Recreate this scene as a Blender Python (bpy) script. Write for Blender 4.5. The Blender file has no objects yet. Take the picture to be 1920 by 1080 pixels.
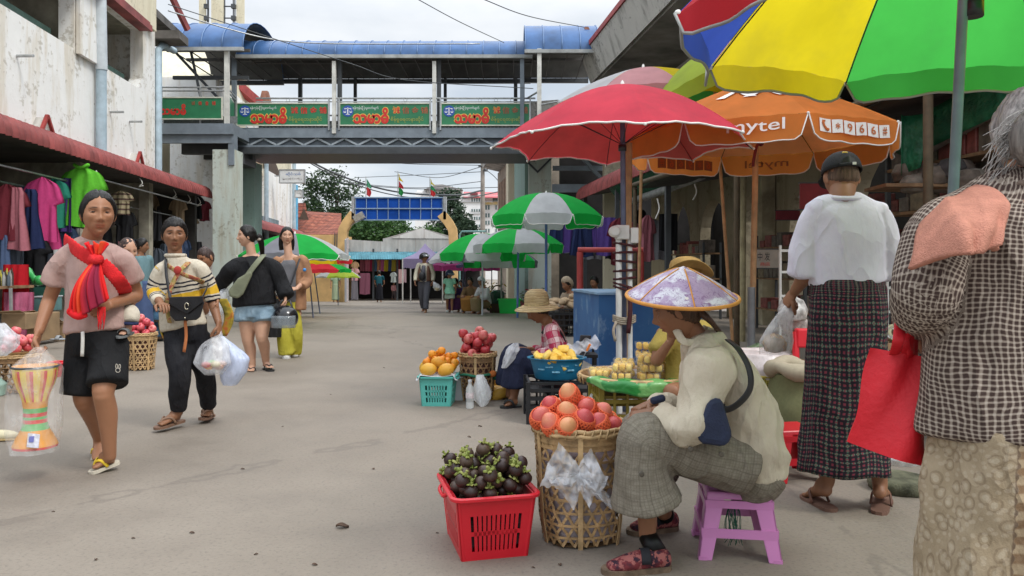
import bpy, math, random
import numpy as np
from mathutils import Vector, Matrix, noise as mnoise
R=math.radians; PI=math.pi; sin=math.sin; cos=math.cos
SC=bpy.context.scene; COL=SC.collection
FPX=1440.0; EYE=1.13; HZ=500.0
cd=bpy.data.cameras.new('camera'); cam=bpy.data.objects.new('camera',cd); COL.objects.link(cam)
cam.location=(0,0,EYE); cam.rotation_euler=(R(90),0,0)
cd.lens=27; cd.sensor_width=36; cd.shift_y=-40/1920; cd.clip_start=.05; cd.clip_end=3000
SC.camera=cam
SUN_EL,SUN_AZ=R(50),R(128)
wd=bpy.data.worlds.new('World'); SC.world=wd; wd.use_nodes=True
def world():
 nt=wd.node_tree; nt.nodes.clear(); n=nt.nodes.new; L=nt.links.new
 out=n('ShaderNodeOutputWorld'); bg=n('ShaderNodeBackground'); L(bg.outputs[0],out.inputs[0])
 sky=n('ShaderNodeTexSky'); sky.sky_type='NISHITA'; sky.sun_disc=False
 sky.sun_elevation=SUN_EL; sky.sun_rotation=SUN_AZ
 tc=n('ShaderNodeTexCoord'); sep=n('ShaderNodeSeparateXYZ'); L(tc.outputs['Generated'],sep.inputs[0])
 ma=n('ShaderNodeMath'); ma.operation='MAXIMUM'; ma.inputs[1].default_value=0.02; L(sep.outputs[2],ma.inputs[0])
 dv=n('ShaderNodeVectorMath'); dv.operation='SCALE'; L(tc.outputs['Generated'],dv.inputs[0])
 iv=n('ShaderNodeMath'); iv.operation='DIVIDE'; iv.inputs[0].default_value=1;
 ad=n('ShaderNodeMath'); ad.operation='ADD'; ad.inputs[1].default_value=.16; L(ma.outputs[0],ad.inputs[0]); L(ad.outputs[0],iv.inputs[1])
 L(iv.outputs[0],dv.inputs['Scale'])
 nz=n('ShaderNodeTexNoise'); nz.inputs['Scale'].default_value=.85; nz.inputs['Detail'].default_value=7; nz.inputs['Roughness'].default_value=.52
 L(dv.outputs[0],nz.inputs['Vector'])
 cr=n('ShaderNodeValToRGB'); e=cr.color_ramp.elements
 e[0].position=.40; e[0].color=(5.3,5.9,6.6,1); e[1].position=.60; e[1].color=(8.1,8.3,8.5,1)
 L(nz.outputs[0],cr.inputs[0])
 g=n('ShaderNodeMapRange'); g.inputs[1].default_value=0.30; g.inputs[2].default_value=1; g.inputs[3].default_value=1; g.inputs[4].default_value=3.4
 L(sep.outputs[2],g.inputs[0])
 mu=n('ShaderNodeVectorMath'); mu.operation='SCALE'; L(cr.outputs[0],mu.inputs[0]); L(g.outputs[0],mu.inputs['Scale'])
 mx=n('ShaderNodeMix'); mx.data_type='RGBA'; mx.inputs[0].default_value=.88
 L(sky.outputs[0],mx.inputs[6]); L(mu.outputs[0],mx.inputs[7]); L(mx.outputs[2],bg.inputs[0])
 bg.inputs[1].default_value=.1
world()
sd=bpy.data.lights.new('sun','SUN'); sun=bpy.data.objects.new('sun',sd); COL.objects.link(sun)
sd.energy=1.5; sd.angle=R(14); sd.color=(1,.97,.92)
_sv=Vector((sin(SUN_AZ)*cos(SUN_EL),cos(SUN_AZ)*cos(SUN_EL),sin(SUN_EL)))
sun.rotation_euler=_sv.to_track_quat('Z','Y').to_euler(); sun.location=(0,0,30)
SC.view_settings.view_transform='Standard'; SC.view_settings.look='None'
SC.view_settings.exposure=0.34; SC.view_settings.gamma=1
SC.cycles.max_bounces=8; SC.cycles.transparent_max_bounces=16
SC.cycles.use_denoising=True
def P(px,py,d): return Vector(((px-960)/FPX*d, d, EYE-(py-HZ)/FPX*d))
def gz(y): return 0.0 if y<17 else (-.031*(y-17) if y<46 else -.031*29)
def G(px,py):
 d=FPX*EYE/(py-HZ)
 if d>17: d=(EYE-.527)/((py-HZ)/FPX-.031)
 return Vector(((px-960)/FPX*d,d,gz(d)))
def lerp(a,b,t): return a+(b-a)*t
class NT:
 def __init__(s,name):
  s.m=bpy.data.materials.new(name); s.m.use_nodes=True; s.t=s.m.node_tree; s.t.nodes.clear()
  s.o=s.n('ShaderNodeOutputMaterial'); s.b=s.n('ShaderNodeBsdfPrincipled'); s.l(s.b.outputs[0],s.o.inputs[0])
 def n(s,t,**k):
  x=s.t.nodes.new(t)
  for a,b in k.items(): setattr(x,a,b)
  return x
 def l(s,a,b): s.t.links.new(a,b)
 def put(s,inp,v):
  if isinstance(v,(int,float)): inp.default_value=v
  elif isinstance(v,tuple): inp.default_value=v if len(v)==len(inp.default_value) else (*v,1)
  else: s.l(v,inp)
 def coord(s,kind='Object'): return s.n('ShaderNodeTexCoord').outputs[kind]
 def sep(s,v):
  x=s.n('ShaderNodeSeparateXYZ'); s.l(v,x.inputs[0]); return x.outputs
 def comb(s,x,y,z=0):
  c=s.n('ShaderNodeCombineXYZ'); s.put(c.inputs[0],x); s.put(c.inputs[1],y); s.put(c.inputs[2],z); return c.outputs[0]
 def mapv(s,v,scale=(1,1,1),loc=(0,0,0),rot=(0,0,0)):
  x=s.n('ShaderNodeMapping'); s.l(v,x.inputs[0]); x.inputs[1].default_value=loc; x.inputs[2].default_value=rot; x.inputs[3].default_value=scale; return x.outputs[0]
 def math(s,op,a,b=0,c=0):
  x=s.n('ShaderNodeMath',operation=op); s.put(x.inputs[0],a); s.put(x.inputs[1],b); s.put(x.inputs[2],c); return x.outputs[0]
 def noise(s,v,scale,detail=4,rough=.55,out=0):
  x=s.n('ShaderNodeTexNoise'); s.l(v,x.inputs['Vector']); x.inputs['Scale'].default_value=scale; x.inputs['Detail'].default_value=detail; x.inputs['Roughness'].default_value=rough; return x.outputs[out]
 def vor(s,v,scale,out='Distance',feature='F1',dim='3D'):
  x=s.n('ShaderNodeTexVoronoi',feature=feature,voronoi_dimensions=dim); s.l(v,x.inputs['Vector']); x.inputs['Scale'].default_value=scale; return x.outputs[out]
 def ramp(s,f,stops,interp='LINEAR'):
  x=s.n('ShaderNodeValToRGB'); s.l(f,x.inputs[0]); e=x.color_ramp.elements; x.color_ramp.interpolation=interp
  while len(e)<len(stops): e.new(.5)
  for i,(p,c) in enumerate(stops): e[i].position=p; e[i].color=(*c,1) if isinstance(c,tuple) else (c,c,c,1)
  return x.outputs[0]
 def mix(s,f,a,b,mode='MIX'):
  x=s.n('ShaderNodeMix',data_type='RGBA',blend_type=mode); s.put(x.inputs[0],f); s.put(x.inputs[6],a); s.put(x.inputs[7],b); return x.outputs[2]
 def step(s,f,lo,hi): # smooth threshold
  x=s.n('ShaderNodeMapRange',interpolation_type='SMOOTHSTEP'); s.put(x.inputs[0],f); x.inputs[1].default_value=lo; x.inputs[2].default_value=hi; return x.outputs[0]
 def band(s,f,period,width,soft=.03): # 1 inside a stripe of width (fraction) repeating every period
  a=s.math('FRACT',s.math('DIVIDE',f,period)); a=s.math('ABSOLUTE',s.math('SUBTRACT',a,.5)); return s.math('SUBTRACT',1,s.step(a,width/2-soft,width/2+soft))
 def bump(s,h,strength=.3,dist=.01,cr=None):
  x0=None
  if cr is not None: x0=s.n('ShaderNodeBump'); x0.inputs['Strength'].default_value=.55; x0.inputs['Distance'].default_value=.014; s.l(cr,x0.inputs['Height'])
  x=s.n('ShaderNodeBump'); x.inputs['Strength'].default_value=strength; x.inputs['Distance'].default_value=dist; s.l(h,x.inputs['Height'])
  if x0: s.l(x0.outputs[0],x.inputs['Normal'])
  s.l(x.outputs[0],s.b.inputs['Normal']); return x
 def attr(s,name):
  return s.n('ShaderNodeAttribute',attribute_name=name).outputs['Color']
 def fin(s,col,rough=.7,spec=.4,metal=0,sheen=0):
  s.put(s.b.inputs['Base Color'],col); s.put(s.b.inputs['Roughness'],rough); s.b.inputs['Specular IOR Level'].default_value=spec
  s.b.inputs['Metallic'].default_value=metal; return s.m
_MC={}
def mat(name,col,rough=.7,var=.12,scale=6,bump=.15,bscale=None,metal=0,spec=.4,dist=.01,detail=5):
 if name in _MC: return _MC[name]
 s=NT(name); v=s.coord(); f=s.noise(v,scale,detail)
 lo=tuple(max(0,c*(1-var*1.6)) for c in col); hi=tuple(min(1,c*(1+var*1.2)) for c in col)
 c=s.ramp(f,[(.3,lo),(.7,hi)])
 if bump: s.bump(s.noise(v,bscale or scale*8,3),bump,dist)
 _MC[name]=s.fin(c,rough,spec,metal); return _MC[name]
def fabric(name,col,trans=.0,rough=.85,scale=25,var=.08,wr=.35):
 if name in _MC: return _MC[name]
 s=NT(name); v=s.coord(); f=s.noise(v,scale,4); c=s.ramp(f,[(.3,tuple(x*(1-var) for x in col)),(.7,tuple(min(1,x*(1+var)) for x in col))])
 s.bump(s.noise(s.mapv(v,(1,1,.45)),9,3,.5),wr,.02)
 m=s.fin(c,rough,.2)
 if trans: translucent(s,c,trans)
 _MC[name]=m; return m
def translucent(s,c,f):
 t=s.n('ShaderNodeBsdfTranslucent'); s.put(t.inputs[0],c); mx=s.n('ShaderNodeMixShader'); mx.inputs[0].default_value=f
 s.l(s.b.outputs[0],mx.inputs[1]); s.l(t.outputs[0],mx.inputs[2]); s.l(mx.outputs[0],s.o.inputs[0])
def plastic_film(name,col,alpha,rough=.25,bump=.6,scale=14):
 if name in _MC: return _MC[name]
 s=NT(name); v=s.coord(); n1=s.noise(s.mapv(v,(1,1,.5)),scale,5,.6)
 s.bump(n1,bump,.02); m=s.fin(col,rough,.6)
 a=s.ramp(n1,[(.35,max(0,alpha-.13)),(.66,min(1,alpha+.22))])
 s.l(a,s.b.inputs['Alpha']); _MC[name]=m; return m
class MB:
 def __init__(s): s.v=[]; s.f=[]; s.mi=[]; s.uv={}; s.M=None
 def add(s,vs,fs,mi=0):
  b=len(s.v)
  for p in vs: s.v.append(tuple(s.M@Vector(p)) if s.M else tuple(p))
  for f in fs: s.f.append(tuple(b+i for i in f)); s.mi.append(mi)
  return b
 def box(s,x0,x1,y0,y1,z0,z1,mi=0):
  s.add([(x0,y0,z0),(x1,y0,z0),(x1,y1,z0),(x0,y1,z0),(x0,y0,z1),(x1,y0,z1),(x1,y1,z1),(x0,y1,z1)],
   [(0,3,2,1),(4,5,6,7),(0,1,5,4),(1,2,6,5),(2,3,7,6),(3,0,4,7)],mi); return s
 def hexa(s,p,mi=0): # 8 points bottom ring, top ring
  s.add(p,[(0,3,2,1),(4,5,6,7),(0,1,5,4),(1,2,6,5),(2,3,7,6),(3,0,4,7)],mi); return s
 def quad(s,a,b,c,d,mi=0): s.add([a,b,c,d],[(0,1,2,3)],mi); return s
 def beam(s,a,b,w,h=None,mi=0,up=(0,0,1)):
  a=Vector(a);b=Vector(b);h=h or w; d=(b-a).normalized(); u=Vector(up)
  if abs(d.dot(u))>.98: u=Vector((0,1,0))
  x=d.cross(u).normalized(); y=x.cross(d).normalized()
  x=x*w/2; y=y*h/2
  s.hexa([a-x-y,a+x-y,a+x+y,a-x+y,b-x-y,b+x-y,b+x+y,b-x+y],mi); return s
 def tube(s,path,rad,n=8,mi=0,caps=True,sq=None,roll=None):
  path=[Vector(p) for p in path]; m=len(path)
  vs,fs=tube_arr(path,rad,n,caps,roll); s.add(vs,fs,mi); return s
 def lathe(s,prof,n=16,c=(0,0,0),mi=0,caps=True,ax=None):
  c=Vector(c); vs=[];fs=[]
  for r,z in prof:
   for k in range(n):
    a=2*PI*k/n; p=Vector((r*cos(a),r*sin(a),z)); vs.append(c+(ax@p if ax else p))
  for i in range(len(prof)-1):
   for k in range(n): fs.append((i*n+k,i*n+(k+1)%n,(i+1)*n+(k+1)%n,(i+1)*n+k))
  if caps:
   if prof[0][0]>1e-4: fs.append(tuple(range(n-1,-1,-1)))
   if prof[-1][0]>1e-4: fs.append(tuple((len(prof)-1)*n+k for k in range(n)))
  s.add(vs,fs,mi); return s
 def sphere(s,c,r,n=12,m=8,mi=0,M3=None):
  r=(r,r,r) if isinstance(r,(int,float)) else r; vs=[];fs=[]; c=Vector(c)
  for i in range(m+1):
   t=PI*i/m
   for k in range(n):
    a=2*PI*k/n; p=Vector((r[0]*sin(t)*cos(a),r[1]*sin(t)*sin(a),r[2]*cos(t))); vs.append(c+(M3@p if M3 else p))
  for i in range(m):
   for k in range(n): fs.append((i*n+k,(i+1)*n+k,(i+1)*n+(k+1)%n,i*n+(k+1)%n))
  s.add(vs,fs,mi); return s
 def prism(s,poly,a,b,mi=0):
  n=len(poly); vs=[a(p) for p in poly]+[b(p) for p in poly]
  s.add(vs,[tuple(range(n-1,-1,-1)),tuple(range(n,2*n))]+[(i,(i+1)%n,n+(i+1)%n,n+i) for i in range(n)],mi); return s
 def grid(s,fn,nu,nv,mi=0,wrap=False,uv=None):
  vs=[fn(i/(nu if wrap else nu-1),j/(nv-1)) for j in range(nv) for i in range(nu)]; fs=[]
  for j in range(nv-1):
   for i in range(nu if wrap else nu-1):
    k=(i+1)%nu; fs.append((j*nu+i,j*nu+k,(j+1)*nu+k,(j+1)*nu+i))
  b=len(s.f); s.add(vs,fs,mi)
  if uv:
   q=b
   for j in range(nv-1):
    for i in range(nu if wrap else nu-1):
     den=nu if wrap else nu-1
     s.uv[q]=[uv(i/den,j/(nv-1)),uv((i+1)/den,j/(nv-1)),uv((i+1)/den,(j+1)/(nv-1)),uv(i/den,(j+1)/(nv-1))]; q+=1
  return s
 def build(s,name,mats,parent=None,smooth=False,bevel=0,sharp=None,thick=0,sub=0):
  me=bpy.data.meshes.new(name); me.from_pydata(s.v,[],s.f)
  for m in (mats if isinstance(mats,(list,tuple)) else [mats]): me.materials.append(m)
  if any(s.mi): me.polygons.foreach_set('material_index',s.mi)
  if s.uv:
   ul=me.uv_layers.new(name='UVMap').data
   for p in me.polygons:
    u=s.uv.get(p.index)
    if u:
     for k,li in enumerate(p.loop_indices): ul[li].uv=u[k]
  me.polygons.foreach_set('use_smooth',[smooth]*len(me.polygons))
  me.update()
  o=bpy.data.objects.new(name,me); COL.objects.link(o)
  if smooth and sharp: me.set_sharp_from_angle(angle=R(sharp))
  if parent: setpar(o,parent)
  if thick: md=o.modifiers.new('s','SOLIDIFY'); md.thickness=thick; md.offset=0
  if sub: md=o.modifiers.new('u','SUBSURF'); md.levels=md.render_levels=sub
  if bevel: md=o.modifiers.new('b','BEVEL'); md.width=bevel; md.segments=2; md.limit_method='ANGLE'; md.angle_limit=R(40)
  return o
def tube_arr(path,rad,n=8,caps=True,roll=None):
 m=len(path); vs=[];fs=[]
 x=None
 for i,p in enumerate(path):
  t=(path[min(i+1,m-1)]-path[max(i-1,0)]).normalized()
  if x is None:
   ref=Vector(roll) if roll is not None else (Vector((0,0,1)) if abs(t.z)<.9 else Vector((1,0,0)))
   x=(ref-t*ref.dot(t)).normalized()
  else: x=(x-t*x.dot(t)).normalized()
  y=t.cross(x)
  r=rad if isinstance(rad,(int,float)) else rad[i]
  rx,ry=(r,r) if isinstance(r,(int,float)) else r
  for k in range(n):
   a=2*PI*k/n; vs.append(p+x*(rx*cos(a))+y*(ry*sin(a)))
 for i in range(m-1):
  for k in range(n): fs.append((i*n+k,i*n+(k+1)%n,(i+1)*n+(k+1)%n,(i+1)*n+k))
 if caps: fs.append(tuple(range(n-1,-1,-1))); fs.append(tuple((m-1)*n+k for k in range(n)))
 return vs,fs
def smoothpath(pts,n=24):
 pts=[Vector(p) for p in pts]; q=[pts[0]*2-pts[1]]+pts+[pts[-1]*2-pts[-2]]; out=[]; m=len(pts)-1
 for i in range(n+1):
  t=i/n*m; k=min(int(t),m-1); u=t-k; a,b,c,d=q[k:k+4]
  out.append(.5*((2*b)+(c-a)*u+(2*a-5*b+4*c-d)*u*u+(3*b-a-3*c+d)*u**3))
 return out
def interp(xs,ys,x): return float(np.interp(x,xs,ys))
def tag(o,label=None,cat=None,group=None,kind=None):
 if label: o['label']=label
 if cat: o['category']=cat
 if group: o['group']=group
 if kind: o['kind']=kind
 return o
_WP={}
def setpar(o,p):
 o.parent=p
 if p.name in _WP: o.matrix_parent_inverse=_WP[p.name]
def thing(name,label,cat,loc=(0,0,0),rz=0,group=None,world=False):
 o=bpy.data.objects.new(name,None); COL.objects.link(o); o.location=loc; o.rotation_euler=(0,0,rz); o.empty_display_size=.1
 if world: _WP[o.name]=(Matrix.Translation(loc)@Matrix.Rotation(rz,4,'Z')).inverted()
 return tag(o,label,cat,group)
def struct(o): return tag(o,kind='structure')
def copy_tree(o,parent=None):
 c=o.copy(); COL.objects.link(c); c.parent=parent
 for ch in list(o.children): copy_tree(ch,c)
 return c
def textmesh(txt,size=1.0,extrude=0.0,offset=0.0):
 cu=bpy.data.curves.new('t','FONT'); cu.body=txt; cu.size=size; cu.align_x='CENTER'; cu.align_y='CENTER'; cu.extrude=extrude; cu.offset=offset; cu.resolution_u=3
 o=bpy.data.objects.new('t',cu); COL.objects.link(o); bpy.context.view_layer.update()
 dg=bpy.context.evaluated_depsgraph_get(); me=bpy.data.meshes.new_from_object(o.evaluated_get(dg)); bpy.data.objects.remove(o); bpy.data.curves.remove(cu)
 return me
def lettering(name,txt,h,w,M4,m,parent,extrude=.002,offset=0.0,fn=None):
 me=textmesh(txt,1,0,offset); n=len(me.vertices); co=np.empty(n*3); me.vertices.foreach_get('co',co); co=co.reshape(-1,3)
 mn,mx=co.min(0),co.max(0); c=(mn+mx)/2; sc=np.maximum(mx-mn,1e-6); co=(co-c)/sc*np.array([w,h,1]);
 if fn: co=np.array([fn(Vector(p)) for p in co])
 me.vertices.foreach_set('co',co.ravel()); me.transform(M4); me.name=name; me.materials.clear(); me.materials.append(m); me.update()
 o=bpy.data.objects.new(name,me); COL.objects.link(o); setpar(o,parent); return o
# ================================================================ ground
def m_ground():
 s=NT('street_concrete'); v=s.coord()
 big=s.noise(v,.35,5,.6); mid=s.noise(v,2.2,6,.62); fine=s.noise(v,60,3,.6); grit=s.vor(v,140)
 c=s.ramp(big,[(.3,(.175,.146,.116)),(.5,(.228,.193,.156)),(.72,(.275,.236,.193))])
 c=s.mix(.32,c,s.ramp(mid,[(.28,(.125,.104,.083)),(.5,(.22,.187,.151)),(.75,(.29,.252,.208))]))
 c=s.mix(s.math('MULTIPLY',s.step(fine,.50,.72),.45),c,(.12,.105,.09))
 c=s.mix(s.math('MULTIPLY',s.step(grit,.16,.04),.15),c,(.36,.33,.29))
 st=s.step(s.noise(s.mapv(v,(1,.45,1)),1.1,6,.7),.58,.70)      # damp and oily patches
 c=s.mix(s.math('MULTIPLY',st,.2),c,(.12,.104,.088))
 cr=s.vor(s.mapv(v,(.16,.11,1)),1.0,'Distance','DISTANCE_TO_EDGE')
 wob=s.math('ADD',cr,s.math('MULTIPLY',s.math('SUBTRACT',s.noise(v,3,5),.5),.06))
 c=s.mix(s.math('MULTIPLY',s.step(s.math('ABSOLUTE',wob),.005,.001),.35),c,(.12,.1,.085))
 s.bump(s.math('ADD',s.math('MULTIPLY',fine,.6),s.math('MULTIPLY',mid,1.2)),.45,.012)
 return s.fin(c,s.ramp(mid,[(.3,.62),(.7,.9)]),.35)
b=MB()
ys=[-6,0,4,8,12,17,19,22,26,30,38,46,60,120,900]; xs=[-700,-60,-20,-10,-5,0,5,10,20,60,700]
b.add([(x,y,gz(y)) for y in ys for x in xs],[(j*11+i,j*11+i+1,(j+1)*11+i+1,(j+1)*11+i) for j in range(len(ys)-1) for i in range(10)])
struct(b.build('street_ground',m_ground()))
# ================================================================ wall materials
def m_wall(name,base,stain,amt=.5,grey=(.33,.33,.31)):
 s=NT(name); v=s.coord()
 st=s.noise(s.mapv(v,(1.3,1.3,.22)),2.0,6,.62); pt=s.noise(v,1.1,7,.65); sp=s.noise(v,9,4,.6)
 c=s.mix(s.math('MULTIPLY',s.step(st,.47,.66),amt),base,stain)
 c=s.mix(s.math('MULTIPLY',s.step(pt,.60,.68),amt*.5),c,grey)
 c=s.mix(s.math('MULTIPLY',s.step(s.math('MULTIPLY',sp,pt),.29,.37),amt),c,tuple(x*.55 for x in stain))
 c=s.mix(.25,c,s.ramp(s.noise(v,3.5,5),[(.3,tuple(x*.8 for x in base)),(.7,base)]))
 s.bump(s.math('ADD',sp,pt),.3,.02); return s.fin(c,.85,.25)
W_WHITE=m_wall('weathered_white_wall',(.84,.83,.80),(.56,.46,.30),.62,(.42,.42,.40))
W_CREAM=m_wall('cream_wall',(.70,.64,.48),(.50,.42,.28),.45)
W_GREY=m_wall('stained_concrete',(.52,.50,.46),(.20,.19,.17),.8,(.15,.15,.14))
W_TEAL=m_wall('pale_teal_wall',(.26,.38,.34),(.22,.26,.22),.4,(.2,.26,.24))
W_TEALW=m_wall('whitewashed_teal_pillar',(.56,.62,.56),(.40,.33,.22),.7,(.3,.38,.35))
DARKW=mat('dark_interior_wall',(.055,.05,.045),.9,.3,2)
M_DARK=mat('painted_dark',(.022,.02,.02),.95,.2,3)  # near-black colour paints the darkness of openings and interiors
M_STEEL=mat('grey_painted_steel',(.20,.235,.27),.5,.12,3,.05)
M_STEELD=mat('dark_steel',(.06,.065,.07),.5,.15,4,.05)
M_GALV=mat('galvanised_pipe',(.42,.43,.43),.38,.15,9,.03,metal=.6)
M_POSTW=mat('whitish_post',(.62,.61,.56),.6,.15,4,.08)
M_BLUEPIPE=mat('pale_blue_pipe',(.38,.48,.54),.6,.15,4,.1)
M_RED=mat('oxide_red_paint',(.33,.045,.04),.6,.2,5,.15)
M_RUST=mat('red_metal_awning',(.25,.055,.05),.62,.25,3,.1)
M_BLUE=mat('blue_roof_sheet',(.045,.115,.27),.42,.2,2.2,.04)
M_BLUEL=mat('blue_roof_seam',(.13,.22,.40),.4,.1,3,.04)
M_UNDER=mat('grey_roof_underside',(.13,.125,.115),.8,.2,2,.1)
M_GREENP=mat('green_sign_board',(.03,.19,.085),.42,.1,3,.02)
M_CREAMF=mat('cream_sign_frame',(.62,.62,.52),.5,.1,6,.05)
M_WTEXT=mat('white_paint',(.8,.8,.8),.5,.05,9,0)
M_RTEXT=mat('red_paint',(.60,.035,.025),.5,.1,9,0)
M_YTEXT=mat('yellow_paint',(.78,.55,.09),.5,.1,9,0)
M_FADE=mat('faded_gold_paint',(.30,.33,.07),.5,.1,9,0)
M_REDFADE=mat('faded_red_paint',(.34,.10,.045),.5,.1,9,0)
M_EMB=mat('emblem_blue',(.03,.09,.36),.4,.05,9,0)
M_WOOD=mat('worn_wood',(.23,.135,.07),.75,.3,7,.2)
def sheared(k):
 S=Matrix(((1,k,0,0),(0,1,0,0),(0,0,1,0),(0,0,0,1))); return S
SL,SR=sheared(-.105),sheared(-.127)
def MBs(S): b=MB(); b.M=S; return b
def corrugated(S,prof,d0,d1,pitch,amp,step=6):
 b=MBs(S); n=int((d1-d0)/pitch*step); k=len(prof); vs=[];nm=[]
 for i,(u,z) in enumerate(prof):
  a=prof[max(i-1,0)]; c=prof[min(i+1,k-1)]; t=Vector((c[0]-a[0],c[1]-a[1])).normalized(); nm.append((-t[1],t[0]))
 for i in range(n+1):
  d=d0+(d1-d0)*i/n; w=amp*sin(2*PI*(d-d0)/pitch)
  for (u,z),(nu,nz) in zip(prof,nm): vs.append((u+nu*w,d,z+nz*w))
 b.add(vs,[(i*k+j,i*k+j+1,(i+1)*k+j+1,(i+1)*k+j) for i in range(n) for j in range(k-1)]); return b
# ================================================================ left building
LB=thing('market_building','weathered white market building with open upper gallery on the left side of the street','building',tuple(SL@Vector((-6.8,9,0))),world=True)
b=MBs(SL)
b.box(-7.1,-6.8,4,18.9,3.3,5.28)                       # wall under the gallery
b.box(-7.1,-6.8,14.62,15.62,5.28,8.6); b.box(-7.1,-6.8,18.1,18.9,5.28,8.6)
b.box(-7.1,-6.8,4,14.62,6.72,8.6); b.box(-7.1,-6.8,15.62,18.1,6.72,8.6)
b.hexa([(-7.1,17.8,5.28),(-6.8,17.8,5.28),(-6.8,18.1,5.28),(-7.1,18.1,5.28),(-7.1,18.06,5.55),(-6.8,18.06,5.55),(-6.8,18.1,5.55),(-7.1,18.1,5.55)])
b.box(-8.2,-7.1,18.6,18.9,3.3,8.6)                      # return into the recess
b.build('wall',W_WHITE,LB)
b=MBs(SL); b.box(-6.78,-6.70,14.66,15.45,5.2,6.7); b.build('pillar',W_WHITE,LB)
b=MBs(SL); b.box(-10,-7.1,4,18.6,5.1,5.26); b.box(-10,-7.1,4,18.6,6.75,6.95); b.box(-10.2,-9.9,4,18.6,5.26,6.75); b.box(-9.9,-7.1,14.9,15.2,5.26,6.75); b.build('gallery',mat('gallery_plaster',(.30,.28,.22),.9,.3,2),LB)
b=MBs(SL)
for d0,d1 in ((9,11.3),(11.5,14.5),(15.8,17.95)): b.box(-7.24,-7.18,d0,d1,5.28,5.62)
b.build('gallery_rail',mat('dark_green_rail',(.05,.10,.08),.7,.2,5),LB)
b=MBs(SL); b.box(-6.8,-6.55,4,17.9,6.62,6.82); b.box(-6.55,-6.5,4,17.9,6.60,6.74); b.build('fascia',M_RUST,LB)
b=MBs(SL); b.box(-6.80,-6.66,15.62,18.6,6.82,8.6); b.build('gable_panel',W_CREAM,LB)
b=MB()
b.beam(P(296,-60,20.3),P(352,56,21.4),.10,.16); b.build('barge_board',M_RUST,LB)
b=MBs(SL); b.box(-7.6,-6.2,18.9,19.6,6.75,6.95); b.box(-8.4,-7.0,18.9,21.5,7.5,7.7); b.build('eave',mat('dark_soffit',(.12,.11,.10),.9,.3,3),LB)  # one dark tone for the eave underside
b=MBs(SL); b.box(-8.4,-8.1,18.9,23.8,2.4,5.2); b.box(-8.4,-8.1,18.9,19.3,5.2,8); b.build('recess_wall',W_CREAM,LB)
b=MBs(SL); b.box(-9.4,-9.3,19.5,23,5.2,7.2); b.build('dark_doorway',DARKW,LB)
b=MBs(SL); b.box(-8.1,-8.05,19.3,21.0,3.3,4.45,0);
b.build('dark_window',M_DARK,LB)
b=MBs(SL)
for k in range(5): b.box(-8.04,-7.99,20.1+k*.19,20.1+k*.19+.15,3.3,4.35)
b.build('shutter',mat('grey_shutter',(.2,.22,.23),.7,.2,6),LB)
for px,py in ((32,105),(207,210),(243,228)):
 d=6.8/( (960-px)/FPX-.105); q=P(px,py,d); b=MB(); b.tube([q+Vector((-.1,0,0)),q+Vector((.3,-.05,-.01))],.025,8); b.build('drain_stub',M_GALV,LB)
def pipe(name,pts,r,m,parent,n=10):
 b=MB(); b.tube(pts,r,n); return b.build(name,m,parent,True,sharp=50)
LP=lambda u,d,z: tuple(SL@Vector((u,d,z)))
RP=lambda u,d,z: tuple(SR@Vector((u,d,z)))
pipe('downpipe',[LP(-6.66,15.5,3.4),LP(-6.66,15.5,5.1)],.10,M_BLUEPIPE,LB); pipe('downpipe',[LP(-6.66,15.5,5.1),LP(-6.66,15.42,7.2)],.115,mat('pale_grey_pipe',(.55,.60,.63),.5,.1,4),LB)
pipe('downpipe',[LP(-6.75,19.0,3.2),LP(-6.75,19.0,6.5),LP(-6.75,19.3,6.7),LP(-6.7,20,6.75)],.085,M_BLUEPIPE,LB)
prof=[(-6.8,3.46),(-6.66,3.46),(-6.54,3.43),(-6.45,3.37),(-6.40,3.28),(-6.38,3.17),(-6.38,3.11)]
aw=corrugated(SL,prof,4,22.4,.19,.03).build('awning',M_RUST,LB,True)
for d in (13.2,17.4):
 b=MBs(SL); b.prism([(d-.17,3.46),(d+.17,3.46),(d,3.70)],lambda p:(-6.8,p[0],p[1]),lambda p:(-6.62,p[0],p[1])); b.build('awning_gablet',W_GREY,aw)
 b=MBs(SL); b.beam((-6.6,d-.2,3.44),(-6.6,d,3.73),.06,.05); b.beam((-6.6,d+.2,3.44),(-6.6,d,3.73),.06,.05); b.build('gablet_trim',M_RED,aw)
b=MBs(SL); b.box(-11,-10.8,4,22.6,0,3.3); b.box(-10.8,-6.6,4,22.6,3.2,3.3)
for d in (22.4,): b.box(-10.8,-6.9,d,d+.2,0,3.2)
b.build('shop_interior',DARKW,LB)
b=MBs(SL); b.box(-10.8,-6.75,4,22.6,0,.12); b.build('shop_floor',mat('shop_floor_concrete',(.22,.20,.18),.85,.2,2),LB)
for d in (11.35,15.2,18.9):
 b=MBs(SL); b.box(-7.2,-6.95,d,d+.28,.12,3.2); b.box(-10.8,-7.2,d+.1,d+.16,.12,3.2); b.build('shop_pillar',mat('grimy_pillar',(.36,.33,.26),.85,.3,3),LB)
for d0,d1,z,u in ((9,15,2.72,-6.75),(11.5,22,2.55,-7.2),(9,22,2.1,-7.5),(15,22,2.9,-6.7)):
 pipe('hanging_rail',[LP(u,d0,z),LP(u,d1,z)],.018,M_GALV,LB,6)
LF=thing('market_building','far wing of the left market building beyond the blue footbridge, cream with brown louvres','building',LP(-6.8,25,0),world=True)
b=MBs(SL); b.box(-9.5,-6.9,24.6,31,-1,7.2); b.box(-9.5,-6.9,31.9,38.5,-1,5.2); b.box(-9.5,-7.3,31,31.9,-1,7.2); b.build('wall',W_WHITE,LF)
b=MBs(SL); b.box(-6.9,-6.6,26.3,27.3,-1,6.6); b.build('pilaster',W_CREAM,LF)
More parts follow.
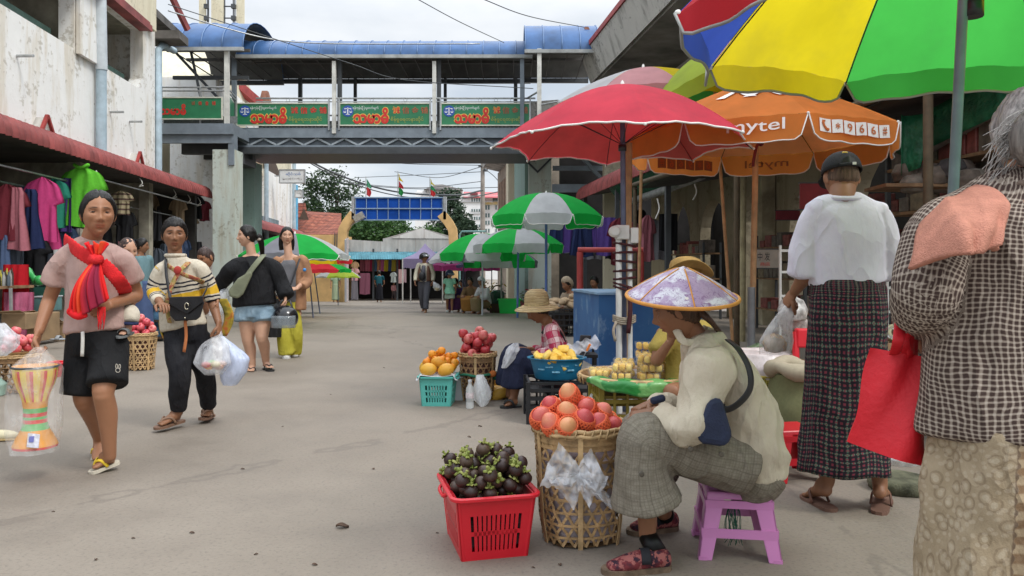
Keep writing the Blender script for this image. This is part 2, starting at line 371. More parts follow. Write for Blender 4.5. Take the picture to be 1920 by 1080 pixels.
b=MBs(SL); b.box(-6.9,-6.8,27.8,30.6,3.9,6.3); b.build('louvre_frame',mat('louvre_backing',(.2,.14,.09),.8),LF)
b=MBs(SL)
for k in range(16): b.hexa([(-6.8,27.9,3.98+k*.145),(-6.72,27.9,3.95+k*.145),(-6.72,30.5,3.95+k*.145),(-6.8,30.5,3.98+k*.145),(-6.8,27.9,4.08+k*.145),(-6.78,27.9,4.08+k*.145),(-6.78,30.5,4.08+k*.145),(-6.8,30.5,4.08+k*.145)])
b.build('louvre',mat('brown_louvre',(.42,.30,.19),.75,.2,6),LF)
b=MBs(SL); b.box(-6.9,-6.85,31.2,34.5,1.9,3.2); b.build('window',mat('blue_grey_glass',(.18,.24,.28),.2,.3,2),LF)
for d in (27.5,31.2,37.5): pipe('downpipe',[LP(-6.7,d,-.3),LP(-6.7,d,6.9)],.09,M_BLUEPIPE,LF,8)
pipe('downpipe',[LP(-6.75,38.3,-.5),LP(-6.75,38.3,5.2)],.1,mat('bright_blue_pipe',(.12,.40,.62),.5),LF,8)
pr=[(-6.9,2.95),(-6.7,2.95),(-6.4,2.85),(-6.2,2.7),(-6.15,2.5)]
corrugated(SL,pr,25.5,38,.2,.02,5).build('awning',M_RUST,LF,True)
b=MBs(SL); b.box(-6.85,-6.8,25.8,37.5,-.6,2.5); b.build('opening_dark_sheet',M_DARK,LF)  # near-black sheet on the wall, shade of the opening put into colour
b=MBs(SL); b.prism([(25,7.2),(35,7.2),(27.2,9.0)],lambda p:(-9.4,p[0],p[1]),lambda p:(-7.2,p[0],p[1])); b.build('gable',W_CREAM,LF)
b=MB(); b.beam(P(392,115,27),P(487,196,30.5),.25,.35); b.build('roof_trim',M_RED,LF)
b=MB(); q=P(497,192,31); b.hexa([q+Vector(x) for x in ((-.25,-.2,-.3),(.3,-.2,-.3),(.3,.2,-.3),(-.25,.2,-.3),(-.1,-.1,.45),(.12,-.1,.45),(.12,.1,.45),(-.1,.1,.45))]); b.build('finial',mat('terracotta',(.26,.12,.08),.8,.2,5),LF)
b=MBs(SL); b.prism([(31.5,4.9),(38.4,4.9),(38.4,6.9),(34,6.2)],lambda p:(-8.6,p[0],p[1]),lambda p:(-7.0,p[0],p[1])); b.build('curved_end_wall',W_CREAM,LF)
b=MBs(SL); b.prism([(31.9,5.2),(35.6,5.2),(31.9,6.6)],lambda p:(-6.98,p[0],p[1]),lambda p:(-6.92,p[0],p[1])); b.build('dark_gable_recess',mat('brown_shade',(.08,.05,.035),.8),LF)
def signboard(px0,px1,py0,py1,d,label,lines,name='sign_board'):
 a=P(px0,py1,d); c=P(px1,py0,d); t=thing(name,label,'sign',((a.x+c.x)/2,d,a.z),world=True)
 b=MB(); b.box(a.x,c.x,d,d+.12,a.z,c.z); b.build('board',mat('sign_white',(.70,.71,.70),.5,.08,3,.03),t)
 b=MB()
 for z0,z1 in ((a.z-.04,a.z),(c.z,c.z+.04)): b.box(a.x-.04,c.x+.04,d-.02,d+.14,z0,z1)
 for x0,x1 in ((a.x-.04,a.x),(c.x,c.x+.04)): b.box(x0,x1,d-.02,d+.14,a.z,c.z)
 b.build('frame',M_GALV,t); w=c.x-a.x; h=c.z-a.z
 for (txt,fx,fy,fw,fh,m) in lines:
  M4=Matrix.Translation((a.x+w*fx,d-.004,a.z+h*fy))@Matrix.Rotation(R(90),4,'X'); lettering('lettering',txt,h*fh,w*fw,M4,m,t)
 return t
t=signboard(525,570,319,342,33,'white framed shop sign with blue lettering high on the far left wall',[('ဆိုင်သစ်',.55,.66,.62,.34,mat('blue_paint',(.04,.14,.42),.5)),('ရွှေဆိုင်ကြီး',.5,.28,.8,.18,mat('dark_paint',(.12,.1,.1),.5))])
b=MB(); b.beam(P(515,330,33.06),P(526,330,33.06),.05); b.build('bracket',M_GALV,t)
signboard(554,566,358,369,36,'tiny white sign with dark print beside the blue downpipe',[('ကဗျ',.5,.5,.7,.5,mat('dark_paint',(.12,.1,.1),.5))])
t=thing('concrete_tower','pair of pale concrete tower legs with black cables rising far behind the footbridge roof','tower',P(418,60,44),world=True)
for x0,x1 in ((373,385),(396,419),(443,457)):
 a=P(x0,70,44); c=P(x1,-80,44); b=MB(); b.box(a.x,c.x,44,44.15,2,c.z); b.build('tower_leg',W_CREAM,t)
for px in (389,390.5,421,437,440): pipe('cable',[P(px,70,44),P(px+.6,20,44),P(px-.5,-80,44)],.035,M_STEELD,t,5)
for py in (12,34):
 b=MB(); b.beam(P(419,py,44.1),P(444,py,44.1),.06); b.build('brace',M_STEELD,t)
 for px in (387,438): b=MB(); q=P(px,py,43.9); b.box(q.x-.12,q.x+.12,43.8,44,q.z-.12,q.z+.12); b.build('junction_box',M_STEELD,t)
# ================================================================ footbridge
BR=thing('footbridge','grey steel footbridge with blue barrel roof and green sign panels spanning the street','footbridge',(-3.8,23,0),world=True)
def bx(name,m,bl,par=None,**k):
 b=MB()
 for q in bl: b.box(*q)
 return b.build(name,m,par or BR,**k)
X0,X1,YF,YB=-8.35,.75,23.0,25.5
bx('deck_girder',M_STEEL,[(X0,X1,YF-.08,YF+.02,4.98,5.28),(X0,X1,YB,YB+.1,4.6,5.28),(X0,X1,YF-.06,YF+.04,4.70,4.76)])
bx('bottom_chord',M_STEELD,[(X0,X1,YF-.1,YF+.1,4.50,4.70)])
bx('deck',M_STEELD,[(X0,X1,YF+.02,YB,5.0,5.22),(X0,X1,YF+.1,YB,4.55,4.62)])
bx('truss_web',mat('grey_steel_back',(.13,.155,.18),.5,.1,3),[(X0,X1,YF+.06,YF+.1,4.70,4.98)])
b=MB(); n=22; xs=[X0+.1+(X1-X0-.2)*i/n for i in range(n+1)]
for i in range(n): b.beam((xs[i],YF+.0,4.77 if i%2 else 4.97),(xs[i+1],YF+.0,4.97 if i%2 else 4.77),.05,.055)
b.build('truss_diagonal',mat('light_grey_steel',(.33,.37,.40),.5,.1,3),BR)
def barrel(x0,x1,y0,y1,ze,rise,name):
 def pt(t,x,off=0):
  a=PI*t; yc=(y0+y1)/2; return (x,yc-cos(a)*((y1-y0)/2+off),ze+sin(a)*(rise+off))
 b=MB(); b.grid(lambda u,v:pt(v,lerp(x0,x1,u)),2,17); o=b.build(name,M_BLUE,BR,True)
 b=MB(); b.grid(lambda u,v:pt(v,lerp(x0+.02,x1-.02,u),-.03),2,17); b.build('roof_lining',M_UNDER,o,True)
 b=MB(); n=max(2,int((x1-x0)/.48))
 for i in range(n+1):
  x=lerp(x0+.02,x1-.02,i/n); b.tube([pt(j/16,x,.012) for j in range(17)],.016,5)
 b.build('roof_seam',M_BLUEL,o,True)
 b=MB(); b.box(x0,x1,y0-.05,y0+.04,ze-.10,ze+.0); b.build('eaves_gutter',mat('dull_gutter',(.36,.37,.36),.6,.2,3),o)
 b=MB(); b.box(x0,x1,y1-.06,y1+.06,ze-.16,ze-.02); b.build('rear_eaves_beam',M_STEELD,o)
 b=MB()
 for i in range(int((x1-x0)/.5)): b.box(x0+.25+i*.5-.01,x0+.25+i*.5+.01,y0+.06,y1-.06,ze-.02,ze+.01)
 b.box(x0,x1,(y0+y1)/2-.05,(y0+y1)/2+.05,ze+.12,ze+.2); b.box(x0,x1,y0+.5,y0+.58,ze+.02,ze+.1)
 b.build('roof_frame',mat('dark_roof_frame',(.09,.085,.08),.7),o)
 return o
barrel(-8.2,.62,22.8,25.7,7.42,.72,'barrel_roof')
barrel(-9.95,-7.55,21.6,25.4,7.30,1.12,'landing_roof')
barrel(.36,2.5,21.9,25.2,7.32,1.08,'landing_roof')
for px in (628,815):
 x=P(px,0,23).x
 bx('roof_post',M_POSTW,[(x-.055,x+.055,22.85,22.96,5.1,7.25)])
 bx('roof_post',M_STEELD,[(x+.06,x+.18,23.05,23.17,5.1,7.4)]); bx('roof_post',M_STEELD,[(x+.05,x+.15,25.45,25.55,5.1,7.4)])
for x,y,m in ((-8.06,21.72,M_POSTW),(-8.3,22.95,M_STEEL),(-7.0,25.4,M_STEELD),(-9.9,25.2,M_STEELD),(.3,22.9,M_STEEL),(.12,25.4,M_STEELD),(.78,21.95,M_POSTW),(.35,25.0,M_STEEL)):
 bx('roof_post',m,[(x-.06,x+.06,y-.06,y+.06,5.0,7.35)])
def rail(a,c,z,r=.028): pipe('handrail',[(a[0],a[1],z),(c[0],c[1],z)],r,M_GALV,BR,8)
for z in (6.16,6.06): rail((X0+.7,YF-.05),(X1-.05,YF-.05),z,.028 if z>6.1 else .018)
for z in (6.2,6.1): rail((-9.95,21.7),(-8.08,21.7),z,.026); rail((-8.06,21.7),(-8.25,22.9),z,.026)
for z in (6.15,): rail((X0,YB),(X1,YB),z)
rail((.78,21.95),(.45,22.9),6.15); rail((.8,21.95),(1.6,21.2),5.75)
M_SHEET=mat('corrugated_kick_sheet',(.16,.17,.17),.6,.2,20)
bx('kick_sheet',M_SHEET,[(-7.6,.5,YF+.03,YF+.05,5.28,5.5),(-9.9,-7.8,21.8,21.82,5.2,5.4)])
b=MB()
for i in range(70): b.box(-7.5+i*.114,-7.46+i*.114,YF+.0,YF+.03,5.28,5.42)
b.box(-7.5,.5,YF+.01,YF+.02,5.36,5.40)
b.build('kick_bar',mat('pale_bar',(.35,.36,.35),.6),BR)
def panel(px0,px1,py0,py1,y,full=True,fade=False):
 a=P(px0,py1,y); c=P(px1,py0,y); w=c.x-a.x; h=c.z-a.z
 b=MB(); b.box(a.x,c.x,y,y+.04,a.z,c.z); o=b.build('sign_panel',M_GREENP,BR)
 b=MB(); e=.035
 b.box(a.x-e,c.x+e,y-.02,y+.05,a.z-e,a.z); b.box(a.x-e,c.x+e,y-.02,y+.05,c.z,c.z+e); b.box(a.x-e,a.x,y-.02,y+.05,a.z,c.z); b.box(c.x,c.x+e,y-.02,y+.05,a.z,c.z); b.build('panel_frame',M_CREAMF,o)
 def tx(txt,fx,fy,fw,fh,m,dy,off=0):
  M4=Matrix.Translation((a.x+w*fx,y-.003-dy,a.z+h*fy))@Matrix.Rotation(R(90),4,'X'); lettering('lettering',txt,h*fh,w*fw,M4,m,o,offset=off)
 if full:
  tx('သမာဓိ',.345,.44,.415,.83,M_YTEXT,.002,.085); tx('သမာဓိ',.345,.44,.40,.78,M_RTEXT,.006,.045)
  tx('ရန်ကုန်မြို့ ကျောက်မျက်',.285,.80,.29,.2,M_WTEXT,.004)
  for k,ch in enumerate('诚信金铺'):
   gold=(k==0 and px0>600);
   if gold: tx(ch,.63+k*.105,.70,.085,.36,M_YTEXT,.002,.05)
   tx(ch,.63+k*.105,.70,.08,.33,M_RTEXT if gold or px0<600 else M_REDFADE,.005,.015)
  tx('စိန်ရွှေရတနာဆိုင်',.75,.25,.37,.3,M_FADE,.003,.012)
  b=MB(); cx=a.x+w*.085; cz=a.z+h*.66; r=h*.27
  b.lathe([(0,-.004),(r,-.004),(r,.004),(0,.004)],24,(cx,y-.006,cz),ax=Matrix.Rotation(R(90),3,'X')); em=b.build('emblem',M_EMB,o)
  b=MB(); yy=y-.014; k=r
  b.box(cx-.03*k*3,cx+.03*k*3,yy,yy+.003,cz-.6*k,cz+.62*k); b.box(cx-.62*k,cx+.62*k,yy,yy+.003,cz+.38*k,cz+.5*k); b.box(cx-.35*k,cx+.35*k,yy,yy+.003,cz-.66*k,cz-.54*k)
  for sg in (-1,1):
   xx=cx+sg*.52*k
   b.prism([(-.28,-.12),(.28,-.12),(.16,-.3),(-.16,-.3)],lambda p:(xx+p[0]*k,yy,cz+p[1]*k),lambda p:(xx+p[0]*k,yy+.003,cz+p[1]*k))
   b.beam((xx,yy+.001,cz+.4*k),(xx-.25*k,yy+.001,cz-.12*k),.05*k,.004); b.beam((xx,yy+.001,cz+.4*k),(xx+.25*k,yy+.001,cz-.12*k),.05*k,.004)
  b.build('scales_mark',M_WTEXT,em)
 else:
  tx('သမာဓိ',.26,.44,.40,.55,M_RTEXT,.004,.045)
  for k,ch in enumerate('诚信金铺'): tx(ch,.57+k*.105,.75,.055,.2,M_RTEXT if k else M_REDFADE,.005,.01)
panel(293,415,184,222,21.62,False)
for x0,x1 in ((445,615),(638,805),(828,992)): panel(x0,x1,195,234,22.9)
b=MB(); b.hexa([(-8.08,21.75,5.33),(-8.04,21.75,5.33),(-8.26,22.85,5.33),(-8.30,22.85,5.33),(-8.08,21.75,6.02),(-8.04,21.75,6.02),(-8.26,22.85,6.02),(-8.30,22.85,6.02)]); b.build('return_panel',M_CREAMF,BR)
b=MB(); b.hexa([(-8.03,21.8,5.38),(-8.02,21.8,5.38),(-8.24,22.8,5.38),(-8.25,22.8,5.38),(-8.03,21.8,5.97),(-8.02,21.8,5.97),(-8.24,22.8,5.97),(-8.25,22.8,5.97)]); b.build('return_sign',M_GREENP,BR)
b=MB()
for x0 in (540,720,700+200,960,590,760,930):
 q=P(x0 if x0!=720 else 697,187,22.9); b.tube([q+Vector((.05*cos(a),0,.05*sin(a))) for a in [2*PI*i/10 for i in range(11)]],.008,5)
b.build('rail_ring',M_GALV,BR)
for px in (443,617,636,807,826,994,):
 x=P(px,0,22.9).x; bx('rail_post',M_GALV,[(x-.02,x+.02,22.86,22.92,5.2,6.16)])
for x in (-9.9,-8.8): bx('rail_post',M_GALV,[(x-.02,x+.02,21.66,21.72,5.1,6.2)])
bx('landing_girder',M_STEEL,[(-10.1,-7.86,21.6,21.7,4.86,5.16),(-10.05,-7.9,21.68,21.8,4.62,4.86),(-8.02,-7.86,21.7,22.0,4.0,4.86)])
bx('landing_deck',M_STEELD,[(-10.1,-8.0,21.7,25.3,4.95,5.1),(-9.6,-8.1,22.3,22.5,4.4,4.7),(-9.4,-7.9,23.4,23.6,4.4,4.7)])
bx('landing_deck',M_STEELD,[(.6,3.2,22.0,25.3,4.9,5.1)]); bx('landing_girder',M_STEEL,[(.6,3.2,21.9,22.0,4.75,5.2)])
b=MB(); b.hexa([(-7.94,21.7,4.86),(-7.86,21.7,4.86),(-7.86,22.95,4.86),(-7.94,22.95,4.86),(-7.94,21.7,5.16),(-7.86,21.7,5.16),(-7.86,22.95,5.16),(-7.94,22.95,5.16)]); b.build('landing_girder',M_STEEL,BR)
b=MB(); b.beam((-9.7,22.2,7.3),(-8.4,22.2,5.9),.07); b.beam((-9.2,22.0,7.3),(-8.9,22.0,5.9),.06); b.box(-9.9,-7.7,22.4,22.5,6.6,6.7); b.build('brace',M_STEELD,BR)
bx('column',W_TEALW,[(-8.48,-7.85,21.75,22.4,-.2,4.45)]); bx('column',W_TEAL,[(-8.55,-8.04,24.0,24.7,-.3,4.4)])
bx('column_head',M_STEELD,[(-8.5,-8.0,22.6,24,4.2,4.5)])
# ================================================================ right building
RB=thing('market_building','grey concrete market building with heavy red edged eaves on the right side','building',RP(6,14,0),world=True)
b=MBs(SR)
b.hexa([(5.02,3,7.45),(5.32,3,6.65),(5.32,23.2,6.65),(5.02,23.2,7.45),(5.12,3,7.50),(5.45,3,6.72),(5.45,23.2,6.72),(5.12,23.2,7.50)]); b.build('eaves_fascia',W_GREY,RB)
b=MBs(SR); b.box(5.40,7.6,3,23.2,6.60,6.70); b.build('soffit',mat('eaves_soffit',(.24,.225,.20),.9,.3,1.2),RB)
b=MBs(SR); b.box(4.98,5.16,3,22.8,7.46,7.60); b.build('coping',M_RED,RB)
b=MBs(SR); b.box(7.2,7.5,3,23.2,3.3,6.6)
for d in (6,10,14,18,21.5): b.box(6.9,7.2,d,d+.5,3.3,6.6)
b.build('wall',W_GREY,RB)
b=MBs(SR)
for d in (10.9,14.9,18.7):
 for k in range(9): b.box(7.12,7.18,d+k*.3,d+k*.3+.08,4.0,6.2)
 b.box(7.16,7.19,d,d+2.7,4,6.2)
b.build('louvre',mat('grey_louvre',(.17,.165,.15),.8,.2,5),RB)
b=MBs(SR); b.hexa([(4.9,22.3,7.45),(5.4,22.3,7.45),(5.4,22.9,7.45),(4.9,22.9,7.45),(4.95,22.3,8.1),(5.05,22.3,8.1),(5.05,22.8,8.1),(4.95,22.8,8.1)]); b.build('coping_horn',mat('terracotta',(.26,.12,.08),.8,.2,5),RB)
b=MBs(SR); b.beam((5.3,14.9,6.62),(6.2,14.2,6.0),.10,.06); b.build('eaves_bracket',M_GALV,RB)
pipe('downpipe',[RP(6.75,11.5,6.6),RP(6.75,11.5,3.4)],.07,mat('dark_pipe',(.12,.13,.13),.5),RB); pipe('downpipe',[RP(6.5,10.6,6.6),RP(6.5,10.6,3.4)],.10,M_POSTW,RB)
def archwall(d0,d1,h,openings):
 b=MBs(SR); u=4.99
 ops=sorted(openings); cur=d0
 for (a,c,spring) in ops:
  b.box(u,u+.25,cur,a,0,h); r=(c-a)/2; m=(a+c)/2; n=10; pts=[(m-r*cos(PI*i/n),spring+r*1.15*sin(PI*i/n)) for i in range(n+1)]
  for i in range(n):
   (p,q),(s_,t_)=pts[i],pts[i+1]; b.hexa([(u,p,q),(u+.25,p,q),(u+.25,s_,t_),(u,s_,t_),(u,p,h),(u+.25,p,h),(u+.25,s_,h),(u,s_,h)])
  cur=c
 b.box(u,u+.25,cur,d1,0,h); return b
u0=7.03
b=MB(); b.M=SR@Matrix.Translation((2.04,0,0));
w=archwall(7,22.8,3.3,[(7.6,9.8,1.9),(10.6,12.4,1.9),(13.0,14.4,1.8),(15.0,16.6,1.8),(17.3,18.9,1.8),(19.6,21.4,1.8)]);
w.v=[(x+2.04,y,z) for x,y,z in w.v]; w.build('arched_wall',m_wall('dull_cream_wall',(.42,.36,.25),(.2,.16,.1),.6,(.15,.13,.1)),RB)  # darker cream tone than the other cream walls, random stains
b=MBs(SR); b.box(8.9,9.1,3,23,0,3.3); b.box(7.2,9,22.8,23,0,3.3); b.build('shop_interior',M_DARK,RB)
b=MBs(SR)
for d in (9.4,14.9): b=MBs(SR); b.box(6.75,7.0,d,d+.3,0,3.3); b.build('pilaster',mat('dull_cream_pilaster',(.40,.35,.24),.85,.3,3),RB)  # same darker cream tone as the arched wall
b=MBs(SR); b.hexa([(4.9,3,3.22),(7.2,3,3.5),(7.2,23,3.5),(4.9,23,3.22),(4.9,3,3.26),(7.2,3,3.54),(7.2,23,3.54),(4.9,23,3.26)]); b.build('lean_to_roof',mat('dark_sheet_roof',(.07,.065,.06),.8,.3,2),RB)
pr=[(5.35,3.56),(5.2,3.56),(5.02,3.5),(4.9,3.40),(4.84,3.27),(4.83,3.10)]
corrugated(SR,[(u,z) for u,z in pr],15.3,22.9,.19,.03).build('awning',M_RUST,RB,True)
for d in (15.2,19,22.6):
 b=MBs(SR); b.box(4.98,5.08,d,d+.1,0,3.24); b.build('awning_post',M_STEELD,RB)
b=MB(); b.tube([RP(5.2,13.9,2.78),RP(5.2,16,2.72),RP(5.25,19.3,2.7)],.09,8); b.build('rolled_tarpaulin',mat('grey_rolled_tarp',(.26,.26,.25),.7,.25,8,.4),RB,True)
def m_tarp():
 s=NT('green_tarpaulin'); v=s.coord(); n=s.noise(v,5,5); c=s.ramp(n,[(.3,(.012,.09,.045)),(.7,(.03,.22,.10))]); s.bump(s.noise(v,9,5),.8,.05); m=s.fin(c,.45,.5); translucent(s,c,.35); return m
TARP=m_tarp()
b=MB(); b.grid(lambda u,v:Vector(RP(lerp(4.9,5.25,v),lerp(13,19.4,u),lerp(3.14,2.78,v)-.1*sin(u*14)*sin(v*PI)*.6)),24,8); b.build('tarpaulin',TARP,RB,True,thick=.004)
b=MB(); A=[P(1640,262,7.6),P(1905,118,6.3),P(1700,298,7.4),P(1935,185,6.1)]
b.grid(lambda u,v:A[0].lerp(A[1],u).lerp(A[2].lerp(A[3],u),v)+Vector((0,.0,.05*sin(u*9)*sin(v*PI))),16,6); b.build('tarpaulin',TARP,RB,True,thick=.004)
b=MB(); b.tube(smoothpath([P(1702,296,7.4),P(1780,252,7.0),P(1870,200,6.5),P(1960,150,6.1)],16),.075,8); b.build('rolled_tarpaulin',mat('brown_rolled_tarp',(.2,.165,.14),.8,.25,8,.4),RB,True)
b=MB(); A=[P(1690,215,7.0),P(1760,215,6.9),P(1690,330,7.0),P(1730,310,6.9)]
b.grid(lambda u,v:A[0].lerp(A[1],u).lerp(A[2].lerp(A[3],u),v)+Vector((0,.06*sin(u*7),0)),10,6); b.build('tarpaulin',TARP,RB,True,thick=.004)
for px,py,l in ((1232,372,38),(1302,345,30),(1500,345,26)):
 d=13.; b=MB(); b.tube(smoothpath([P(px,py,d),P(px+4,py+l*.5,d),P(px-3,py+l,d)],8),.012,5); b.build('tie_string',M_POSTW,RB)
RF=thing('market_building','far wing of the right market building with teal pillars beyond the footbridge','building',RP(4,26,0),world=True)
bx('pillar',W_TEALW,[(.55,1.28,25.0,25.9,-.3,6.2)],RF)
b=MBs(SR); b.box(3.72,4.4,25.9,28.6,-.5,5.6); b.build('side_wall',W_TEAL,RF)
b=MBs(SR); b.box(3.9,6.5,28.6,36,-.8,5.5); b.build('wall',mat('brown_plaster',(.30,.24,.19),.85,.25,2),RF)
b=MBs(SR); b.box(3.6,3.9,29.5,30.2,-.8,5.5); b.build('pilaster',W_CREAM,RF)
b=MBs(SR); b.hexa([(3.2,24,5.75),(4.5,24,5.45),(4.5,36,5.45),(3.2,36,5.75),(3.1,24,6.25),(4.5,24,6.35),(4.5,36,6.35),(3.1,36,6.25)]); b.build('canopy_slab',W_GREY,RF)
b=MBs(SR)
for k in range(7): b.box(3.84,3.9,31+k*.62,31.4+k*.62,2.6,4.9)
b.build('shutter',mat('brown_shutter',(.24,.15,.10),.8,.2,5),RF)
b=MBs(SR); b.hexa([(4.6,23.3,5.3),(6.5,23.3,5.3),(6.5,24.2,5.3),(4.6,24.2,5.3),(4.6,23.3,5.6),(6.5,23.3,7.0),(6.5,24.2,7.0),(4.6,24.2,5.6)]); b.build('stair_gable',W_GREY,RF)
b=MBs(SR); b.beam((4.5,23.2,5.6),(6.5,23.2,7.05),.1,.14); b.build('gable_trim',M_RED,RF)
bx('steel_beam',M_STEEL,[(1.25,3.3,23.9,24.1,3.45,3.7)],RF); b=MB(); b.beam((1.9,24.2,4.9),(3.0,24.2,3.7),.2,.1); b.box(1.3,3.2,24.5,24.6,4.2,4.35); b.build('brace',M_STEEL,RF)
b=MBs(SR); b.box(4.9,9,25.8,26,-.3,5.3); b.build('hall_dark_sheet',M_DARK,RF)  # flat near-black sheet paints the unlit hall behind the beams
bx('cream_column',W_CREAM,[(2.75,3.3,22.9,23.3,0,5)],RF)
b=MB(); q=P(1008,297,24.9); b.M=Matrix.Translation(q)@Matrix.Rotation(R(45),4,'Y')
for z0,z1,x0,x1 in ((-.34,-.28,-.34,.34),(.28,.34,-.34,.34),(-.28,.28,-.34,-.28),(-.28,.28,.28,.34)): b.box(x0,x1,-.02,.03,z0,z1)
b.build('diamond_plaque',M_STEELD,RF)
# ================================================================ gate at the end of the street
M_OCHRE=mat('ochre_plaster',(.62,.40,.17),.8,.14,1.5,.15)
GT=thing('market_gate','ochre arched gateway with a blue gridded name board at the end of the street','gate',(-5.9,40,gz(40)),world=True)
def gpost(pts,w,name):
 b=MB(); pts=smoothpath(pts,20)
 b.tube(pts,[(w*.5,.30)]*len(pts),4,roll=(1,0,0)); o=b.build(name,M_OCHRE,GT,True,sharp=40); return o
gd=40
def sq(px,py): return P(px,py,gd)
def gpost(cx,inner,sgn):
 b=MB(); n=12; pts=[]
 cen=[sq(cx,575),sq(cx,450),sq(cx+sgn*5,424),sq(cx+sgn*22,401)]
 path=smoothpath(cen,18); hw=[.21+.03*(i/18) for i in range(19)]
 vs=[];
 for i,p in enumerate(path):
  t=(path[min(i+1,18)]-path[max(i-1,0)]).normalized(); nrm=Vector((t.z,0,-t.x))
  for yy in (-.25,.25):
   for s_ in (-1,1): vs.append(p+nrm*hw[i]*s_+Vector((0,yy,0)))
 fs=[]
 for i in range(18):
  a=i*4; fs+=[(a,a+1,a+5,a+4),(a+2,a+6,a+7,a+3),(a,a+4,a+6,a+2),(a+1,a+3,a+7,a+5)]
 fs+=[(0,2,3,1),(72,73,75,74)]
 b.add(vs,fs); return b.build('gate_post',M_OCHRE,GT)
gpost(643,667,1); gpost(850,829,-1)
a=sq(668,412); c=sq(830,371)
b=MB(); b.box(a.x,c.x,gd-.15,gd+.1,a.z,c.z); bd=b.build('name_board',mat('blue_tarpaulin_board',(.008,.06,.30),.7,.18,1.6,.4,3,spec=.12),GT)
b=MB()
for i in range(9): x=lerp(a.x,c.x,i/8); b.box(x-.016,x+.016,gd-.19,gd-.15,a.z,c.z)
for z in (a.z-.02,(a.z+c.z)/2,c.z): b.box(a.x-.1,c.x+.1,gd-.22,gd-.15,z-.03,z+.03)
b.build('board_frame',mat('pale_blue_frame',(.22,.31,.43),.5,.1,5),bd)
for x in (a.x-.2,c.x+.05):
 b=MB(); b.box(x,x+.15,gd-.25,gd+.2,a.z,c.z+.05); b.build('board_end',M_GALV,bd)
b=MB(); b.beam(sq(652,427),sq(672,412),.07); b.build('lamp_arm',M_POSTW,GT)
b=MB(); q=sq(676,408)-Vector((0,.4,0)); b.M=Matrix.Translation(q)@Matrix.Rotation(R(-30),4,'Y'); b.box(-.28,.28,-.1,.12,-.18,.18); b.box(-.24,.24,-.13,-.1,-.14,.14,1); b.build('floodlight',[M_GALV,mat('lamp_glass',(.32,.30,.26),.2)],GT)
for px,nm,cs in ((686,'red and green',[(.55,.05,.05),(.1,.35,.2)]),(746,'green, yellow and red',[(.03,.25,.06),(.5,.04,.05),(.75,.6,.05)]),(806,'red, green and yellow',[(.6,.05,.05),(.05,.3,.12),(.7,.6,.1)])):
 t=thing('flag','limp %s flag on a thin pole above the blue gate board'%nm,'flag',tuple(sq(px,371)),group='flags above the gate',world=True)
 top=325 if px==746 else 335
 pipe('flag_pole',[sq(px,371),sq(px,top-4)],.022,M_GALV,t,5)
 b=MB(); H_=len(cs)
 L0=(371-top)*.85
 for k,cc in enumerate(cs):
  y1=top+L0*(1-k/H_); y0=top+L0*(1-(k+1)/H_)
  b.grid(lambda u,v:sq(px+.3,lerp(y1,y0,v))+Vector((.03+.26*u*(.6+.4*sin(v*3+k)),.06*sin(u*9+v*3),-.1*u)),7,6,k)
 b.build('flag_cloth',[fabric('flag_cloth_%d_%d'%(px,k),cc,.3) for k,cc in enumerate(cs)],t,True)
t=thing('ochre_wall','ochre plastered yard wall left of the gate under a red tile roof','wall',tuple(P(612,565,42)),world=True)
a=P(575,570,42); c=P(637,440,42); b=MB(); b.box(a.x,c.x,42,42.3,gz(42)-.2,c.z); b.build('wall',M_OCHRE,t)
b=MB()
for px in (628,632): b.tube([P(px,436,41.9),P(px-1.5,520,41.9)],.03,5)
b.build('wall_cable',M_STEELD,t)
def m_tile():
 s=NT('red_roof_tiles'); v=s.coord(); o=s.sep(v); f=s.noise(v,2.5,6,.65); c=s.ramp(f,[(.3,(.10,.04,.03)),(.5,(.24,.075,.05)),(.72,(.36,.13,.08))])
 w=s.math('ADD',s.band(o[2],.22,.25,.1),s.math('MULTIPLY',s.band(o[0],.3,.2,.1),.6)); c=s.mix(s.math('MULTIPLY',w,.35),c,(.05,.025,.02)); s.bump(w,.8,.05); return s.fin(c,.85,.2)
M_TILE=m_tile()
t=thing('tiled_house','old house with weathered red tile roofs behind the ochre yard wall','house',tuple(P(600,560,46)),world=True)
b=MB(); b.hexa([P(553,441,45),P(640,441,45),P(640,400,52),P(553,395,52),P(553,439,45),P(640,439,45),P(636,424,49),P(585,403,49)]); b.build('roof',M_TILE,t)
b=MB(); b.add([P(553,382,46),P(572,382,46),P(576,408,45.5),P(553,410,45.5),P(553,382,50),P(572,382,50)],[(0,1,2,3),(0,4,5,1),(1,5,2)]); b.build('roof',M_TILE,t,thick=.1)
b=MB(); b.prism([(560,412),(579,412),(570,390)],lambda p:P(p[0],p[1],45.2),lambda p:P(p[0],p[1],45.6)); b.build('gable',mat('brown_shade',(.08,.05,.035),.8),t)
b=MB(); b.box(P(553,0,46).x,P(640,0,46).x,46,49,gz(46),P(0,441,46).z); b.build('wall',M_OCHRE,t)
t=thing('gate_leaf','open grey metal gate leaf folded back against the left gate post','gate',tuple(P(650,565,39)),world=True)
b=MB(); b.hexa([P(646,566,38.6),P(648,566,38.6),P(651,566,39.6),P(649,566,39.6),P(646,450,38.6),P(648,450,38.6),P(651,447,39.6),P(649,447,39.6)]); b.build('gate_sheet',mat('grey_gate_sheet',(.33,.34,.35),.5,.1,3),t)
b=MB(); b.beam(P(651.5,566,39.4),P(651.5,446,39.4),.09); b.build('gate_stile',mat('pink_white_stile',(.6,.52,.5),.6),t)
